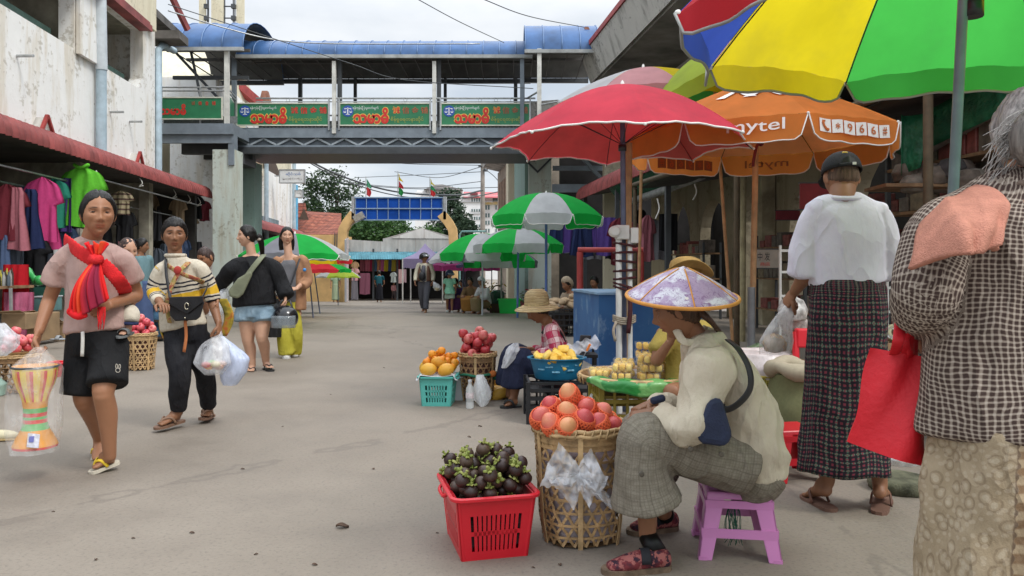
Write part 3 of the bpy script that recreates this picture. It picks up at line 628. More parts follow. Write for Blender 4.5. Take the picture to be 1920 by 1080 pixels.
# ================================================================ shed shops across the end road
def m_ribbed(name,c0,c1,per):
 s=NT(name); v=s.coord(); o=s.sep(v); f=s.noise(s.mapv(v,(1,1,.3)),1.6,6,.65); c=s.ramp(f,[(.3,c1),(.6,c0)])
 w=s.band(o[0],per,.5,.25); c=s.mix(s.math('MULTIPLY',s.band(o[0],per*3,.05,.02),.4),c,(.25,.2,.17)); s.bump(w,.5,.03); return s.fin(c,.6,.4)
t=thing('market_shed','long shed with grey ribbed metal gable and teal awning across the end road','shed',tuple(P(752,562,46)),world=True)
D=46
b=MB(); poly=[(600,473),(900,480),(900,455),(846,447),(790,428),(735,446),(718,447),(718,453),(652,449),(600,449)]
b.prism(poly,lambda p:P(p[0],p[1],D),lambda p:P(p[0],p[1],D+.15)); b.build('gable_sheet',m_ribbed('ribbed_grey_metal',(.47,.455,.43),(.30,.29,.27),.35),t)
b=MB(); b.prism([(734,446.5),(846,447.5),(790,428)],lambda p:P(p[0],p[1],D-.05),lambda p:P(p[0],p[1],D-.01)); b.build('gable_ridge_sheet',m_ribbed('ribbed_pale_metal',(.60,.58,.55),(.42,.40,.37),.5),t)
b=MB(); b.hexa([P(720,447,D+.16),P(860,447,D+.16),P(860,447,D+14),P(720,447,D+14),P(788,428,D+.16),P(792,428,D+.16),P(792,428,D+14),P(788,428,D+14)]); b.build('roof',mat('dull_roof_sheet',(.3,.28,.26),.7),t)
b=MB(); n=170
vs=[];
for i in range(n+1):
 px=lerp(640,905,i/n); w=.03*sin(i*2.2)
 vs+=[P(px,472,D-.05)+Vector((0,w,w)),P(px,475,D-.7)+Vector((0,w,w)),P(px,486,D-1.1)+Vector((0,w,0))]
b.add(vs,[(i*3+j,i*3+j+1,i*3+j+4,i*3+j+3) for i in range(n) for j in range(2)]); b.build('awning',mat('teal_awning_sheet',(.07,.21,.26),.7,.2,2),t)
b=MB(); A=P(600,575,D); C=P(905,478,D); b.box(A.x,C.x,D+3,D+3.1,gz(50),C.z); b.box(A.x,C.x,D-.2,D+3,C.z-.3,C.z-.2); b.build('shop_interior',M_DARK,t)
rnd=random.Random(4)
for px in (653,700,745,800,850):
 b=MB(); q=P(px,0,D-.2); b.box(q.x-.05,q.x+.05,D-.25,D-.15,gz(D),2.2); b.build('post',M_STEELD,t)
def garment(name,kind,w,h,top,ang,m,label,group,cat='garment',seed=0,lean=0.0,parent=None):
 r=random.Random(seed); ph=r.uniform(0,6); fq=r.uniform(9,15); A=.022+.02*r.random()
 prof={'shirt':([0,.06,.10,.34,.36,.40,.7,1],[.16,.40,.5,.66,.66,.42,.43,.47]),
  'dress':([0,.06,.2,.4,.7,1],[.2,.3,.3,.32,.45,.55]),
  'cloth':([0,1],[.5,.5]),'longyi':([0,.1,1],[.46,.5,.48]),
  'trouser':([0,.1,.3,1],[.36,.38,.42,.46])}[kind]
 M4=Matrix.Translation(top)@Matrix.Rotation(ang,4,'Z')
 b=MB(); nu,nv=17,15
 def fn(u,v,side=0):
  s=(u-.5)*2; hw=interp(prof[0],prof[1],v)*w
  x=s*hw+lean*v
  if kind=='trouser' and v>.35: x=s*hw+ (.05*w if s>0 else -.05*w)*(v-.35)
  z=-h*v-(.03*h*abs(s) if kind=='shirt' and v<.4 else 0)-.015*h*sin(s*4+ph)*v
  y=A*sin(s*fq*.5+ph+v*1.5)*(.25+.9*v)+A*.5*sin(s*fq+v*3)
  y+= .045*(1-s*s)*side
  return M4@Vector((x,y,z))
 b.grid(lambda u,v:fn(u,v,-1),nu,nv); b.grid(lambda u,v:fn(1-u,v,1),nu,nv)
 ns=nu*nv
 for j in range(nv-1):
  for (i,k) in ((0,nu-1),(nu-1,0)):
   a=j*nu+i; c=(j+1)*nu+i; d=ns+j*nu+k; e=ns+(j+1)*nu+k
   b.f.append((a,d,e,c) if i==0 else (a,c,e,d)); b.mi.append(0)
 o=b.build(name,m,parent,True);
 return tag(o,label,cat,group) if not parent else o
rnd=random.Random(11)
for k,(px,cname,cc) in enumerate([(663,'brown',(.2,.12,.07)),(680,'dusty rose',(.32,.10,.13)),(690,'pink',(.5,.14,.2)),(698,'crimson',(.4,.03,.08)),(703,'steel blue',(.08,.16,.27)),(709,'orange',(.55,.25,.12)),(716,'magenta pink',(.45,.12,.27)),(725,'mustard',(.45,.36,.03)),(732,'navy',(.05,.08,.18)),(739,'olive gold',(.36,.30,.05)),(745,'maroon',(.22,.03,.05))]):
 tp=P(px,486,46.2); garment('longyi_cloth','cloth',.33,.72,tp,rnd.uniform(-.15,.15),fabric('far_cloth_%d'%k,cc,0),'%s cloth length hanging in the row under the teal awning'%cname,'cloth lengths hanging under the teal awning','cloth',k)
for k,(px,py,w,h,kind,cname,cc) in enumerate([(666,490,.4,.8,'shirt','tan striped',(.35,.22,.12)),(665,502,.5,.75,'shirt','pink and yellow',(.55,.30,.32)),(665,520,.45,1.3,'trouser','grey',(.16,.15,.17)),(684,512,.65,1.25,'longyi','flowered maroon',(.17,.06,.09)),(738,510,.35,.6,'shirt','pale grey',(.3,.33,.31)),(752,505,.3,.8,'cloth','faded pink',(.5,.33,.32)),(757,505,.3,.75,'cloth','dusty mauve',(.33,.22,.24))]):
 garment('hanging_garment',kind,w,h,P(px,py,45.0 if px<700 else 44.2),rnd.uniform(-.2,.2),fabric('far_garment_%d'%k,cc,0),'%s %s hung at the front of the far shed shop'%(cname,{'shirt':'shirt','trouser':'trousers','longyi':'longyi','cloth':'cloth'}[kind]),'garments at the far shed shop','garment',k)
t=thing('canopy_tent','faded purple pop-up canopy tent on thin white legs before the shed','tent',tuple(P(800,565,36)),world=True)
MP=fabric('faded_purple_canopy',(.32,.27,.42),.35)
b=MB(); c0=P(755,485,34.5);c1=P(830,485,33.5);c2=P(846,487,37.5);c3=P(770,486,38.5); ap=P(797,456,36)
rim=[c0,c1,c2,c3]
for k in range(4):
 a,c=rim[k],rim[(k+1)%4]
 b.grid(lambda u,v:(lambda e:e.lerp(ap,v**.75 if v>0 else 0)+Vector((0,0,-.42*v*(1-v)*1.4)))(a.lerp(c,u)+Vector((0,0,.0))),7,9)
 b.grid(lambda u,v:a.lerp(c,u)+Vector((0,0,-.42*v+.03*sin(u*20)*v)),13,3)
b.build('canopy',MP,t,True)
for q in rim: pipe('leg',[q,Vector((q.x,q.y,gz(q.y)))],.03,M_POSTW,t,6)
# ================================================================ trees
def m_leaf(name,c0,c1,c2):
 s=NT(name); g=s.n('ShaderNodeNewGeometry'); v=s.coord(); f=s.math('ADD',s.math('MULTIPLY',g.outputs['Random Per Island'],.55),s.math('MULTIPLY',s.noise(v,.5,3),.5))
 c=s.ramp(f,[(.25,c0),(.5,c1),(.8,c2)]); m=s.fin(c,.6,.3); translucent(s,c,.3); return m
LEAF=[m_leaf('dark_tree_leaf',(.012,.03,.012),(.03,.06,.024),(.065,.11,.04)),m_leaf('fresh_tree_leaf',(.018,.05,.012),(.04,.10,.025),(.09,.17,.045)),m_leaf('grey_tree_leaf',(.022,.04,.025),(.04,.07,.04),(.07,.11,.06))]
BARK=mat('tree_bark',(.09,.07,.055),.9,.3,6,.4)
def tree(label,px,base_d,top_py,w,h,lm,seed,nclump=70,leaf=.32,gap=.75,trunk_z=None):
 r=random.Random(seed); d=base_d; top=P(px,top_py,d); z1=top.z; z0=z1-h; x=top.x
 t=thing('tree',label,'tree',(x,d,gz(d)),world=True)
 b=MB(); gzv=gz(d)
 cl=[]
 while len(cl)<nclump:
  p=Vector((r.uniform(-1,1),r.uniform(-1,1),r.uniform(-1,1)))
  if p.length>1 or p.length<.35: continue
  n=mnoise.noise(p*2.1+Vector((seed,0,0)))
  if n<-.12*gap-.05: continue
  cl.append(Vector((x+p.x*w/2,d+p.y*w/2,(z0+z1)/2+p.z*h/2)))
 fork=Vector((x,d,lerp(gzv,z0,.8)))
 b.tube([Vector((x,d,gzv)),fork],[w*.05,w*.035],7)
 for c in cl[:14]:
  mid=fork.lerp(c,.5)+Vector((r.uniform(-.4,.4),r.uniform(-.4,.4),.3)); b.tube(smoothpath([fork,mid,c],6),[w*.022*(1-i/7) for i in range(7)],5)
 b.build('trunk',BARK,t,True)
 b=MB(); vs=[];fs=[]
 for c in cl:
  rr=w*r.uniform(.07,.13); n=int(55*r.uniform(.7,1.3))
  for _ in range(n):
   q=Vector((r.gauss(0,1),r.gauss(0,1),r.gauss(0,.75)))*rr*.62; o=c+q
   a=Vector((r.gauss(0,1),r.gauss(0,1),r.gauss(0,.5))).normalized(); e=a.cross(Vector((r.gauss(0,1),r.gauss(0,1),1))).normalized(); s_=leaf*r.uniform(.6,1.3)
   k=len(vs); vs+=[o-a*s_*.5,o+e*s_*.24,o+a*s_*.5,o-e*s_*.24]; fs.append((k,k+1,k+2,k+3))
 b.add(vs,fs); b.build('crown',lm,t); return t
tree('tall spreading dark green tree behind the far left houses',616,62,318,5.6,7.0,LEAF[0],3,170,.30,.8)
tree('low rounded green tree behind the grey shed roof',708,58,404,5.4,2.8,LEAF[1],5,130,.30,.2)
tree('bushy dark tree rising right of the blue gate board',845,58,358,3.4,5.6,LEAF[2],8,150,.28,.3)
tree('small bright green tree peeking over the shed ridge',797,54,424,3.0,1.6,LEAF[1],9,40,.24,.3)
tree('dark green tree hidden low behind the right gate post',868,56,402,2.0,3.0,LEAF[2],12,70,.26,.2)
tree('low green tree behind the shed roof left of the first bush',672,60,415,2.6,2.0,LEAF[1],17,40,.26,.3)
# ================================================================ hotel far behind
t=thing('hotel_building','tall white hotel with red roof and rows of dark windows beyond the trees','building',tuple(P(905,500,120)),world=True)
HW=mat('white_hotel_wall',(.76,.75,.74),.7,.06,.3); D=120
b=MB(); a=P(866,520,D); c=P(905,364,D); b.box(a.x,c.x,D,D+12,-1,c.z); a2=P(905,520,D); c2=P(953,364,D); b.box(a2.x,c2.x,D+1.5,D+12,-1,c2.z); b.build('wall',HW,t)
b=MB(); q=[P(867,370,D-.5),P(955,371,D-.5)]; b.add([q[0],q[1],P(948,361,D+5),P(870,360,D+5),P(867,370,D+13),P(955,370,D+13)],[(0,1,2,3),(3,2,5,4),(1,5,2),(0,3,4)]); b.build('roof',mat('pink_red_roof',(.45,.09,.10),.6,.1,.6),t,thick=.1)
b=MB(); b.box(P(882,0,D).x,P(896,0,D).x,D-.6,D,P(0,366,D).z,P(0,362,D).z); b.build('roof_vent',mat('dark_roof_vent',(.2,.05,.06),.6),t)
GW=mat('dark_hotel_glass',(.12,.17,.17),.15,.2,.7);
for py0,py1,x0,x1,st in ((372,379,883,901,4),(392,397,883,901,4),(406.5,412,883,901,4),(421,426,883,901,4)):
 f=MB(); A=P(x0,py1,D-.06);C=P(x1,py0,D-.06); f.box(A.x,C.x,D-.08,D-.02,A.z,C.z); w=f.build('window',GW,t)
 f=MB()
 for i in range(st+1): x=lerp(A.x,C.x,i/st); f.box(x-.06,x+.06,D-.14,D-.081,A.z,C.z)
 f.build('window_frame',HW,w)
for py0,py1 in ((385,393),(400,407.5),(414,421),(429,436)):
 for x0,x1 in ((910,918),(929,936)):
  f=MB(); A=P(x0,py1,D+1.4);C=P(x1,py0,D+1.4); f.box(A.x,C.x,D+1.38,D+1.46,A.z,C.z); w=f.build('window',GW,t)
  f=MB(); x=(A.x+C.x)/2; f.box(x-.06,x+.06,D+1.32,D+1.379,A.z,C.z); f.build('window_frame',HW,w)
f=MB(); A=P(924,377,D+1.4);C=P(948,371,D+1.4); f.box(A.x,C.x,D+1.36,D+1.44,A.z,C.z); f.build('window',GW,t)
b=MB(); A=P(908,384,D+1.4); C=P(950,378.5,D+1.4); b.box(A.x,C.x,D+1.2,D+1.4,A.z,C.z); nb=b.build('name_band',mat('pale_gold_band',(.62,.53,.33),.6),t)
b=MB(); b.box(P(867,0,D).x,P(924,0,D).x,D-.25,D-.02,P(0,379,D).z,P(0,378.2,D).z); b.box(P(867,0,D).x,P(901,0,D).x,D-.2,D-.02,P(0,401,D).z,P(0,400.4,D).z); b.build('cornice',mat('grey_ledge',(.4,.4,.4),.7),t)
lettering('lettering','မြို့မ ဟိုတယ်',.33,(C.x-A.x)*.85,Matrix.Translation(((A.x+C.x)/2,D+1.15,(A.z+C.z)/2))@Matrix.Rotation(R(90),4,'X'),M_YTEXT,nb)
t=thing('apartment_block','long white block with dark hipped roof behind the middle tree','building',tuple(P(820,500,135)),world=True); D=135
b=MB(); A=P(782,520,D);C=P(868,357,D); b.box(A.x,C.x,D,D+9,-1,C.z); b.box(P(779,0,D).x,P(790,0,D).x,D-.5,D+3,-1,P(0,360,D).z); b.build('wall',HW,t)
b=MB(); b.add([P(795,356,D-1),P(868,357,D-1),P(830,346.5,D+4),P(815,347,D+4),P(795,356,D+9),P(868,356,D+9)],[(0,1,2,3),(3,2,5,4),(1,5,2),(0,3,4)]); b.build('roof',mat('dark_hip_roof',(.10,.085,.075),.7,.1,.5),t,thick=.15)
b=MB()
for px in (800,815,835,850): q=P(px,0,D); b.box(q.x-.1,q.x+.1,D-.6,D-.4,P(0,362,D).z,P(0,356.5,D).z)
b.box(P(795,0,D).x,P(868,0,D).x,D-.6,D-.5,P(0,360.5,D).z,P(0,360,D).z); b.build('terrace_rail',mat('grey_ledge',(.4,.4,.4),.7),t)
t=thing('pipe_frame','thin teal pipe frame standing behind the green umbrellas','frame',tuple(P(880,565,39)),world=True)
pipe('frame_pipe',[P(862,560,39),P(862,440,39),P(866,434,39),P(910,434,39)],.05,mat('teal_pipe',(.15,.3,.28),.5),t,6)
# ================================================================ utility pole and wires
t=thing('utility_pole','tall concrete utility pole standing right of the gate under the wires','utility pole',tuple(P(905,560,44)),world=True)
q=P(905,0,44); b=MB(); b.tube([(q.x,44,gz(44)),(q.x,44,P(0,297,44).z)],[.17,.11],10); b.build('pole',mat('pole_concrete',(.28,.245,.21),.85,.2,3),t,True,sharp=60)
b=MB(); b.box(q.x-.25,q.x+.25,43.85,43.95,P(0,313,44).z,P(0,311,44).z); b.box(q.x+.05,q.x+.3,43.8,43.95,P(0,322,44).z,P(0,318,44).z); b.build('cross_arm',M_STEELD,t)
def wire(pts,r,label,m=M_STEELD,n=30):
 b=MB(); b.tube(smoothpath(pts,n),r,5); return tag(b.build('overhead_wire',m,None,True),label,'wire','overhead wires')
wire([P(552,287,38),P(640,330,40),P(740,359,42),P(850,366,42),P(905,357,43.8)],.05,'thick black cable bundle sagging from the left wing to the utility pole')
wire([P(552,289,38),P(640,336,40),P(740,366,42),P(850,374,42),P(948,357,43)],.03,'black cable sagging just below the thick cable bundle')
wire([P(555,330,60),P(660,345,60),P(780,354,60),P(905,352,60),P(960,350,60)],.03,'thin wire crossing behind the flags at tree-top height')
for k,(y0,ym,y1,x0,d,lab) in enumerate([(288,306,310,590,55,'thin wire running from under the footbridge to the utility pole top'),(287,300,306,665,52,'upper thin wire dropping right from the middle of the footbridge'),(286,297,305,690,50,'highest thin wire above the gate flags'),(333,328,322,668,58,'level thin wire passing behind the middle flag'),(345,352,340,670,57,'wire crossing low behind the blue board flags'),(322,333,312,740,56,'slack thin wire rising right to the pole head')]):
 wire([P(x0,y0,d),P((x0+905)/2,ym,d-4),P(905,y1,44.2)],.022,lab)
wire([P(908,316,44),P(926,330,40),P(945,352,34)],.025,'short wire from the utility pole down to the right building')
wire([P(315,20,19.5),P(420,52,20.5),P(520,75,21.2),P(640,82,21.4),P(900,82,21.4)],.018,'grey wire slung along the blue footbridge roof',M_GALV)
wire([P(315,8,19.5),P(420,42,20.2),P(530,78,21),P(660,120,21.5),P(760,150,22),P(1000,166,22)],.012,'thin wire falling across the front of the footbridge opening')
wire([P(775,-6,16),P(860,40,18),P(945,80,21)],.010,'thin wire slanting down to the middle of the bridge roof')
wire([P(900,-4,15),P(990,30,17),P(1095,51,20)],.010,'thin wire slanting down to the right end of the bridge roof')
# ================================================================ market umbrellas
def ucloth(name,col,tr=.5):
 if name in _MC: return _MC[name]
 s=NT(name); v=s.coord(); f=s.noise(s.mapv(v,(1,1,.6)),4,5); st=s.noise(v,1.3,5,.7)
 c=s.ramp(f,[(.3,tuple(x*.88 for x in col)),(.7,tuple(min(1,x*1.06) for x in col))]); c=s.mix(s.math('MULTIPLY',s.step(st,.5,.75),.45),c,tuple(x*.6+.03 for x in col))
 s.bump(s.math('ADD',s.noise(s.mapv(v,(1,1,.35)),7,4,.6),s.math('MULTIPLY',s.noise(v,240,2),.12)),.35,.02); m=s.fin(c,.75,.2); translucent(s,c,tr); _MC[name]=m; return m
U_G=ucloth('umbrella_green',(.015,.46,.07)); U_W=ucloth('umbrella_white',(.58,.58,.60)); U_GR=ucloth('umbrella_grey',(.22,.22,.25),.3); U_R=ucloth('umbrella_red',(.62,.03,.045)); U_Y=ucloth('umbrella_yellow',(.88,.70,.02),.68); U_B=ucloth('umbrella_blue',(.05,.10,.48),.55)
U_LG=ucloth('umbrella_grass_green',(.08,.58,.09),.66); U_O=ucloth('umbrella_orange',(.88,.33,.08),.62); U_PK=ucloth('umbrella_pink',(.62,.30,.32)); U_LIME=ucloth('umbrella_lime',(.42,.55,.06)); U_RED2=ucloth('umbrella_coral_red',(.78,.085,.13),.55); U_MG=ucloth('umbrella_magenta',(.42,.06,.22)); U_PU=ucloth('umbrella_dark_purple',(.07,.06,.12),.2); U_MINT=ucloth('umbrella_mint',(.35,.6,.38))
M_HEM=mat('white_hem',(.72,.70,.66),.7,.05,9,0); M_RIB=mat('umbrella_rib',(.05,.05,.055),.4,.1,9,0,metal=.5)
M_PBLUE=mat('blue_painted_pole',(.10,.17,.42),.45,.15,6,.05); M_PGREY=mat('grey_steel_pole',(.22,.25,.28),.4,.15,6,.05); M_PBAM=mat('bamboo_pole',(.42,.25,.12),.6,.2,9,.1); M_PWH=mat('white_plastic_pipe',(.66,.66,.63),.5,.12,5,.05)
M_PSTEEL=mat('steel_blue_pole',(.10,.12,.19),.4,.2,6,.05)
def umbrella(label,apex,R_,rise,cols,n=8,rot=0,drop=.16,sc=.06,pole=(.016,M_PSTEEL),foot=None,tilt=(0,0),hem=None,group=None,name='market_umbrella',pw=1.7,nu=11,nv=12,vsc=.9,finial=True,bend=0,inner=None,sag=0):
 ax=Vector(apex); foot=Vector(foot) if foot is not None else Vector((ax.x,ax.y,gz(ax.y)))
 t=thing(name,label,'umbrella',tuple(foot),group=group,world=True)
 Mt=Matrix.Translation(ax)@Matrix.Rotation(tilt[0],4,'X')@Matrix.Rotation(tilt[1],4,'Y')
 def rib(k,s): a=rot+2*PI*k/n; return Vector((cos(a)*R_*s,sin(a)*R_*s,-rise*s**pw))
 def surf(k,u,s,off=0):
  e=4*u*(1-u); s2=s*(1-sc*e*s*s); p=rib(k,s2).lerp(rib(k+1,s2),u)
  p.z+=rise*(.05*e*s*(1-s))-sag*e*s*(1-s);
  ph=k*2.1; p.z+=.004*sin(u*23+ph)*s*s*R_; return Mt@(p+Vector((0,0,off)))
 for k in range(n):
  m=cols[k%len(cols)]
  b=MB(); b.grid(lambda u,v:surf(k,u,v),nu,nv)
  o=b.build('canopy_panel',m,t,True)
  if inner:
   b=MB(); b.grid(lambda u,v:surf(k,u,v*.985,-.006),nu,nv); b.build('panel_lining',inner,o,True)
  if drop:
   b=MB()
   out=(rib(k,1)+rib(k+1,1)); out.z=0; out.normalize()
   def val(u,v):
    e=1-abs(2*u-1)**14; dd=drop*v*e*vsc+drop*.04*v; p=surf(k,u,1)-ax
    base=Mt.inverted()@(p+ax); base+=out*(.015*sin(u*9+k)*v+.05*v*drop); base.z-=dd
    pass
    q=Mt@base; return q
   b.grid(val,17,5); b.build('valance',m,o,True)
   if hem:
    b=MB(); b.tube([val(i/20,1)+Vector((0,0,0)) for i in range(21)],.006,4); b.build('hem',hem,o,True)
  elif hem:
   b=MB(); b.tube([surf(k,i/12,1) for i in range(13)],.0075,5); b.build('hem',hem,o,True)
  b=MB(); b.tube([Mt@(rib(k,j/8)+Vector((0,0,-.012))) for j in range(9)],.0035,4); b.tube([Mt@Vector((0,0,-rise*.95)),Mt@(rib(k,.55)+Vector((0,0,-.012)))],.003,4)
  b.build('rib',M_RIB,t,True)
  if hem:
   b=MB(); b.sphere(Mt@(rib(k,1.005)),.012,6,5); b.build('rib_tip',M_HEM,t,True)
 top=Mt@Vector((0,0,.0))
 b=MB(); b.tube([foot,foot.lerp(top,.5)+Vector((bend,0,0)),top],pole[0],10); po=b.build('pole',pole[1],t,True,sharp=60)
 if finial:
  b=MB(); b.lathe([(0.0,-.03),(.03,-.03),(.034,-.01),(.016,.01),(.014,.035),(0,.05)],10,ax); b.build('finial',M_HEM,t,True)
 b=MB(); b.lathe([(.028,-.05),(.032,-.05),(.032,.0),(.028,.0)],10,Mt@Vector((0,0,-rise*.95))); b.build('runner',M_RIB,t,True)
 return t,surf,po,Mt,val if drop else None
def apx(px,py,d): return P(px,py,d)
t,_,po,_,_=umbrella('large coral-red umbrella with white piped rim and plum underside standing above the fruit sellers',P(1167,162,6.0),1.02,.48,[U_RED2],rot=-PI/2,drop=0,sc=.05,pole=(.021,M_PSTEEL),foot=(.88,6.0,0),hem=M_HEM,pw=1.75,inner=ucloth('plum_lining',(.55,.20,.18),.5))
for k,(dx,r_,m,z1,lab,cat) in enumerate([(-.034,.024,M_PWH,1.42,'thick white plastic pipe strapped left of the red umbrella pole','post'),(.052,.019,M_PWH,1.38,'thinner white pipe strapped right of the red umbrella pole','post')]):
 b=MB(); b.tube([(.862+dx,5.93,0),(.858+dx,5.93,z1)],r_,10); tag(b.build('support_post',m,None,True,sharp=60),lab,cat,'posts strapped to the red umbrella')
b=MB(); b.tube([(.915,6.14,0),(.935,6.14,2.12)],.028,8); tag(b.build('support_post',M_PBAM,None,True,sharp=60),'brown bamboo post tied behind the red umbrella pole','post')
M_STRAP=mat('dark_maroon_strap',(.06,.012,.015),.7,.2,9,.1)
t=thing('strap_lashing','dark maroon strap wound round the white pipes of the red umbrella','strap',(.87,5.93,1.1),world=True)
rr=random.Random(3)
for z in (1.30,1.24,1.17,1.10,1.04,.98,.95,.26,.20):
 b=MB(); tl=rr.uniform(-.03,.03)
 pts=[(.875+.085*cos(a),5.96+.065*sin(a),z+tl*cos(a)) for a in [2*PI*i/18 for i in range(19)]]; b.tube(pts,.010,5); b.build('strap_turn',M_STRAP,t,True)
b=MB(); b.tube(smoothpath([(.90,5.9,.98),(.905,5.88,.8),(.89,5.88,.62)],8),.018,6); b.build('strap_end',M_STRAP,t,True)
t=thing('rope_lashing','pale rope knotted round the white pipes below the maroon strap','rope',(.87,5.93,.72),world=True)
for z in (.70,.715,.73,.742):
 b=MB(); pts=[(.87+.085*cos(a),5.95+.06*sin(a),z+.01*cos(a*2)) for a in [2*PI*i/16 for i in range(17)]]; b.tube(pts,.009,5); b.build('rope_turn',mat('pale_rope',(.36,.31,.24),.9,.2,30,.3),t,True)
b=MB(); b.tube(smoothpath([(.80,5.89,.71),(.775,5.87,.64),(.79,5.87,.56)],8),.012,5); b.build('rope_end',mat('pale_rope',(.36,.31,.24)),t,True)
t=thing('pole_clamp','white plastic clamp knobs joining the red umbrella pole to its pipes','clamp',(.85,5.9,1.40),world=True)
b=MB(); b.lathe([(0,-.04),(.045,-.04),(.045,.03),(.03,.045),(0,.045)],12,(.79,5.9,1.40),ax=Matrix.Rotation(R(90),3,'X')); b.build('clamp_knob',M_PWH,t,True,sharp=40)
b=MB(); b.box(.80,.90,5.88,5.98,1.34,1.45); b.box(.91,.97,5.88,5.96,1.31,1.43); b.build('clamp_body',M_PWH,t,bevel=.008)
OC=(2.17,6.8);
t,surf,po,Mt,val=umbrella('orange printed umbrella on a bamboo pole behind the red umbrella',(OC[0],OC[1],2.76),1.17,.50,[U_O],rot=-PI/2,drop=.19,sc=.0,pole=(.027,M_PBAM),foot=(2.10,6.75,0),hem=M_HEM,pw=1.4,vsc=1.0,inner=ucloth('orange_lining',(.92,.62,.40),.66))
b=MB(); b.tube([(2.10,6.75,0),(2.106,6.753,.95)],.034,12); b.build('pole_sleeve',mat('galvanised_sleeve',(.24,.25,.26),.45,.15,8,.05,metal=.4),t,True,sharp=60)
M_PRW=mat('print_white',(.78,.74,.70),.7,.05,9,0); M_PRO=mat('print_orange',(.50,.13,.03),.7,.05,9,0); M_PRD=mat('print_through_brown',(.24,.075,.03),.8,.05,9,0); M_PRDK=mat('print_dark_orange',(.40,.08,.02),.8,.05,9,0)  # darker browns for the mirrored print showing through inside
def onval(k,inside=False,off=.012):
 def f(p):
  w=2*1.17*sin(PI/8); u=.5+(p.x/w); v=.5-p.y/.19
  s_=surf(k,u,1); a0=-PI/2+2*PI*(k+.5)/8; o=Vector((cos(a0),sin(a0),0));
  return s_+o*(-off if inside else off+.015*v)+Vector((0,0,-.19*v))
 return f
I4=Matrix.Identity(4)
def lett(txt,w,h,k,m,cx=0,cy=0,inside=False,off=.012,o=0):
 g=onval(k,inside,off); return lettering('lettering',txt,h,w,I4,m,t,offset=o,fn=lambda p:g(Vector((p.x+cx,p.y+cy,0))))
def quadv(k,x0,x1,y0,y1,m,off,name='number_tile',inside=False):
 g=onval(k,inside,off); b=MB(); b.grid(lambda u,v:g(Vector((lerp(x0,x1,u),lerp(y0,y1,v),0))),4,4); return b.build(name,m,t)
for i,ch in enumerate('☎*966#'):
 cx=-.30+i*.118; y0=.012-i*.002
 quadv(0,cx-.053,cx+.053,y0-.05,y0+.05,M_PRW,.012);
 if ch=='☎':
  g=onval(0,False,.018); b=MB(); pts=[(-.018,.032),(-.025,.015),(-.016,-.008),(.0,-.025),(.02,-.033)]
  b.tube([g(Vector((cx+x,y0+y,0))) for x,y in pts],[.013,.009,.008,.009,.013],6); b.build('phone_symbol',M_PRO,t)
 else: lett(ch,.046 if ch!='*' else .046,.066 if ch!='*' else .046,0,M_PRO,cx,y0,False,.018,.012)
lett('mytel',.42,.115,7,M_PRW,.08,.01,False,.014,.006)
for k in (4,):
 for i in range(6):
  cx=-.28+i*.112; quadv(k,cx-.05,cx+.05,-.05,.05,M_PRD,.008,'number_tile',True); lett('☎*966#'[i] if i else '6',.045,.07,k,M_PRDK,cx,.005,True,.012,.008)
for k in (3,): lett('mytel',.42,.10,k,M_PRD,.0,.0,True,.010,.004)
def emblem(k,s0,side,m):
 a,bb=surf(k,.5,s0-.24,side),surf(k,.5,s0+.20,side); x=(surf(k,.75,s0,side)-surf(k,.25,s0,side)).normalized(); y=(a-bb).normalized()
 if side<0: y=y
 c=surf(k,.5,s0,side); b=MB(); n=x.cross(y)*.0
 def q(p):
  s_=s0-p[1]/ (R_e); u=.5+p[0]/(2*R_e*s_*sin(PI/8)+1e-6); return surf(k,u,s_,side)
 R_e=1.17
 def poly(pts): b.add([q(p) for p in pts],[tuple(range(len(pts)))])
 for dx in (-.11,.11):
  poly([(dx-.15,-.11),(dx-.08,-.11),(dx+.0,.04),(dx+.0,.13)]); poly([(dx,.13),(dx,.04),(dx+.07,-.07),(dx+.12,-.11),(dx+.17,-.11)]);
 poly([(-.05,-.11),(.02,-.11),(.06,-.05),(.03,-.01)])
 b.build('emblem_print',m,t)
emblem(7,.58,.012,M_PRW); emblem(0,.55,.012,M_PRW); emblem(3,.66,-.02,M_PRD)
b=MB(); q=P(1415,290,6.6); b.tube(smoothpath([P(1432,262,6.7),P(1420,272,6.65),P(1413,300,6.65),P(1412,312,6.65)],10),.013,6); b.sphere(P(1426,268,6.68),.03,8,6); b.build('tie_ribbon',mat('maroon_ribbon',(.12,.012,.02),.7),t,True)
t,*_=umbrella('red, blue, yellow and green beach umbrella overhanging the grey-haired woman',(1.5,2.5,2.60),.955,.64,[U_Y,U_B,U_R,U_W,U_LG,U_LG,U_Y,U_LG],rot=R(90),drop=.10,sc=.02,pole=(.0165,mat('teal_grey_pole',(.19,.27,.28),.4,.15,7,.05)),foot=(1.365,2.5,0),hem=mat('grey_hem',(.30,.30,.28),.7),pw=1.5,vsc=1.0,name='beach_umbrella',nu=15,nv=16)
umbrella('pink, grey and yellow umbrella half hidden behind the red umbrella crown',P(1206,128,8.6),1.02,.34,[U_PK,U_GR,U_PK,U_Y,U_W,U_PK,U_Y,U_GR],rot=R(10),drop=.10,tilt=(R(4),R(-4)),pole=(.018,M_PBAM),foot=(1.42,8.7,0))
umbrella('lime, white and pink umbrella tucked under the eaves behind the beach umbrella',P(1335,92,8.0),.98,.44,[U_LIME,U_LG,U_PK,U_MINT,U_LIME,U_PK,U_LIME,U_LG],rot=R(22),drop=.16,tilt=(R(-6),R(-20)),pole=(.018,M_PBAM),foot=(2.35,8.1,0))
GW_='green and white umbrellas along the right side'
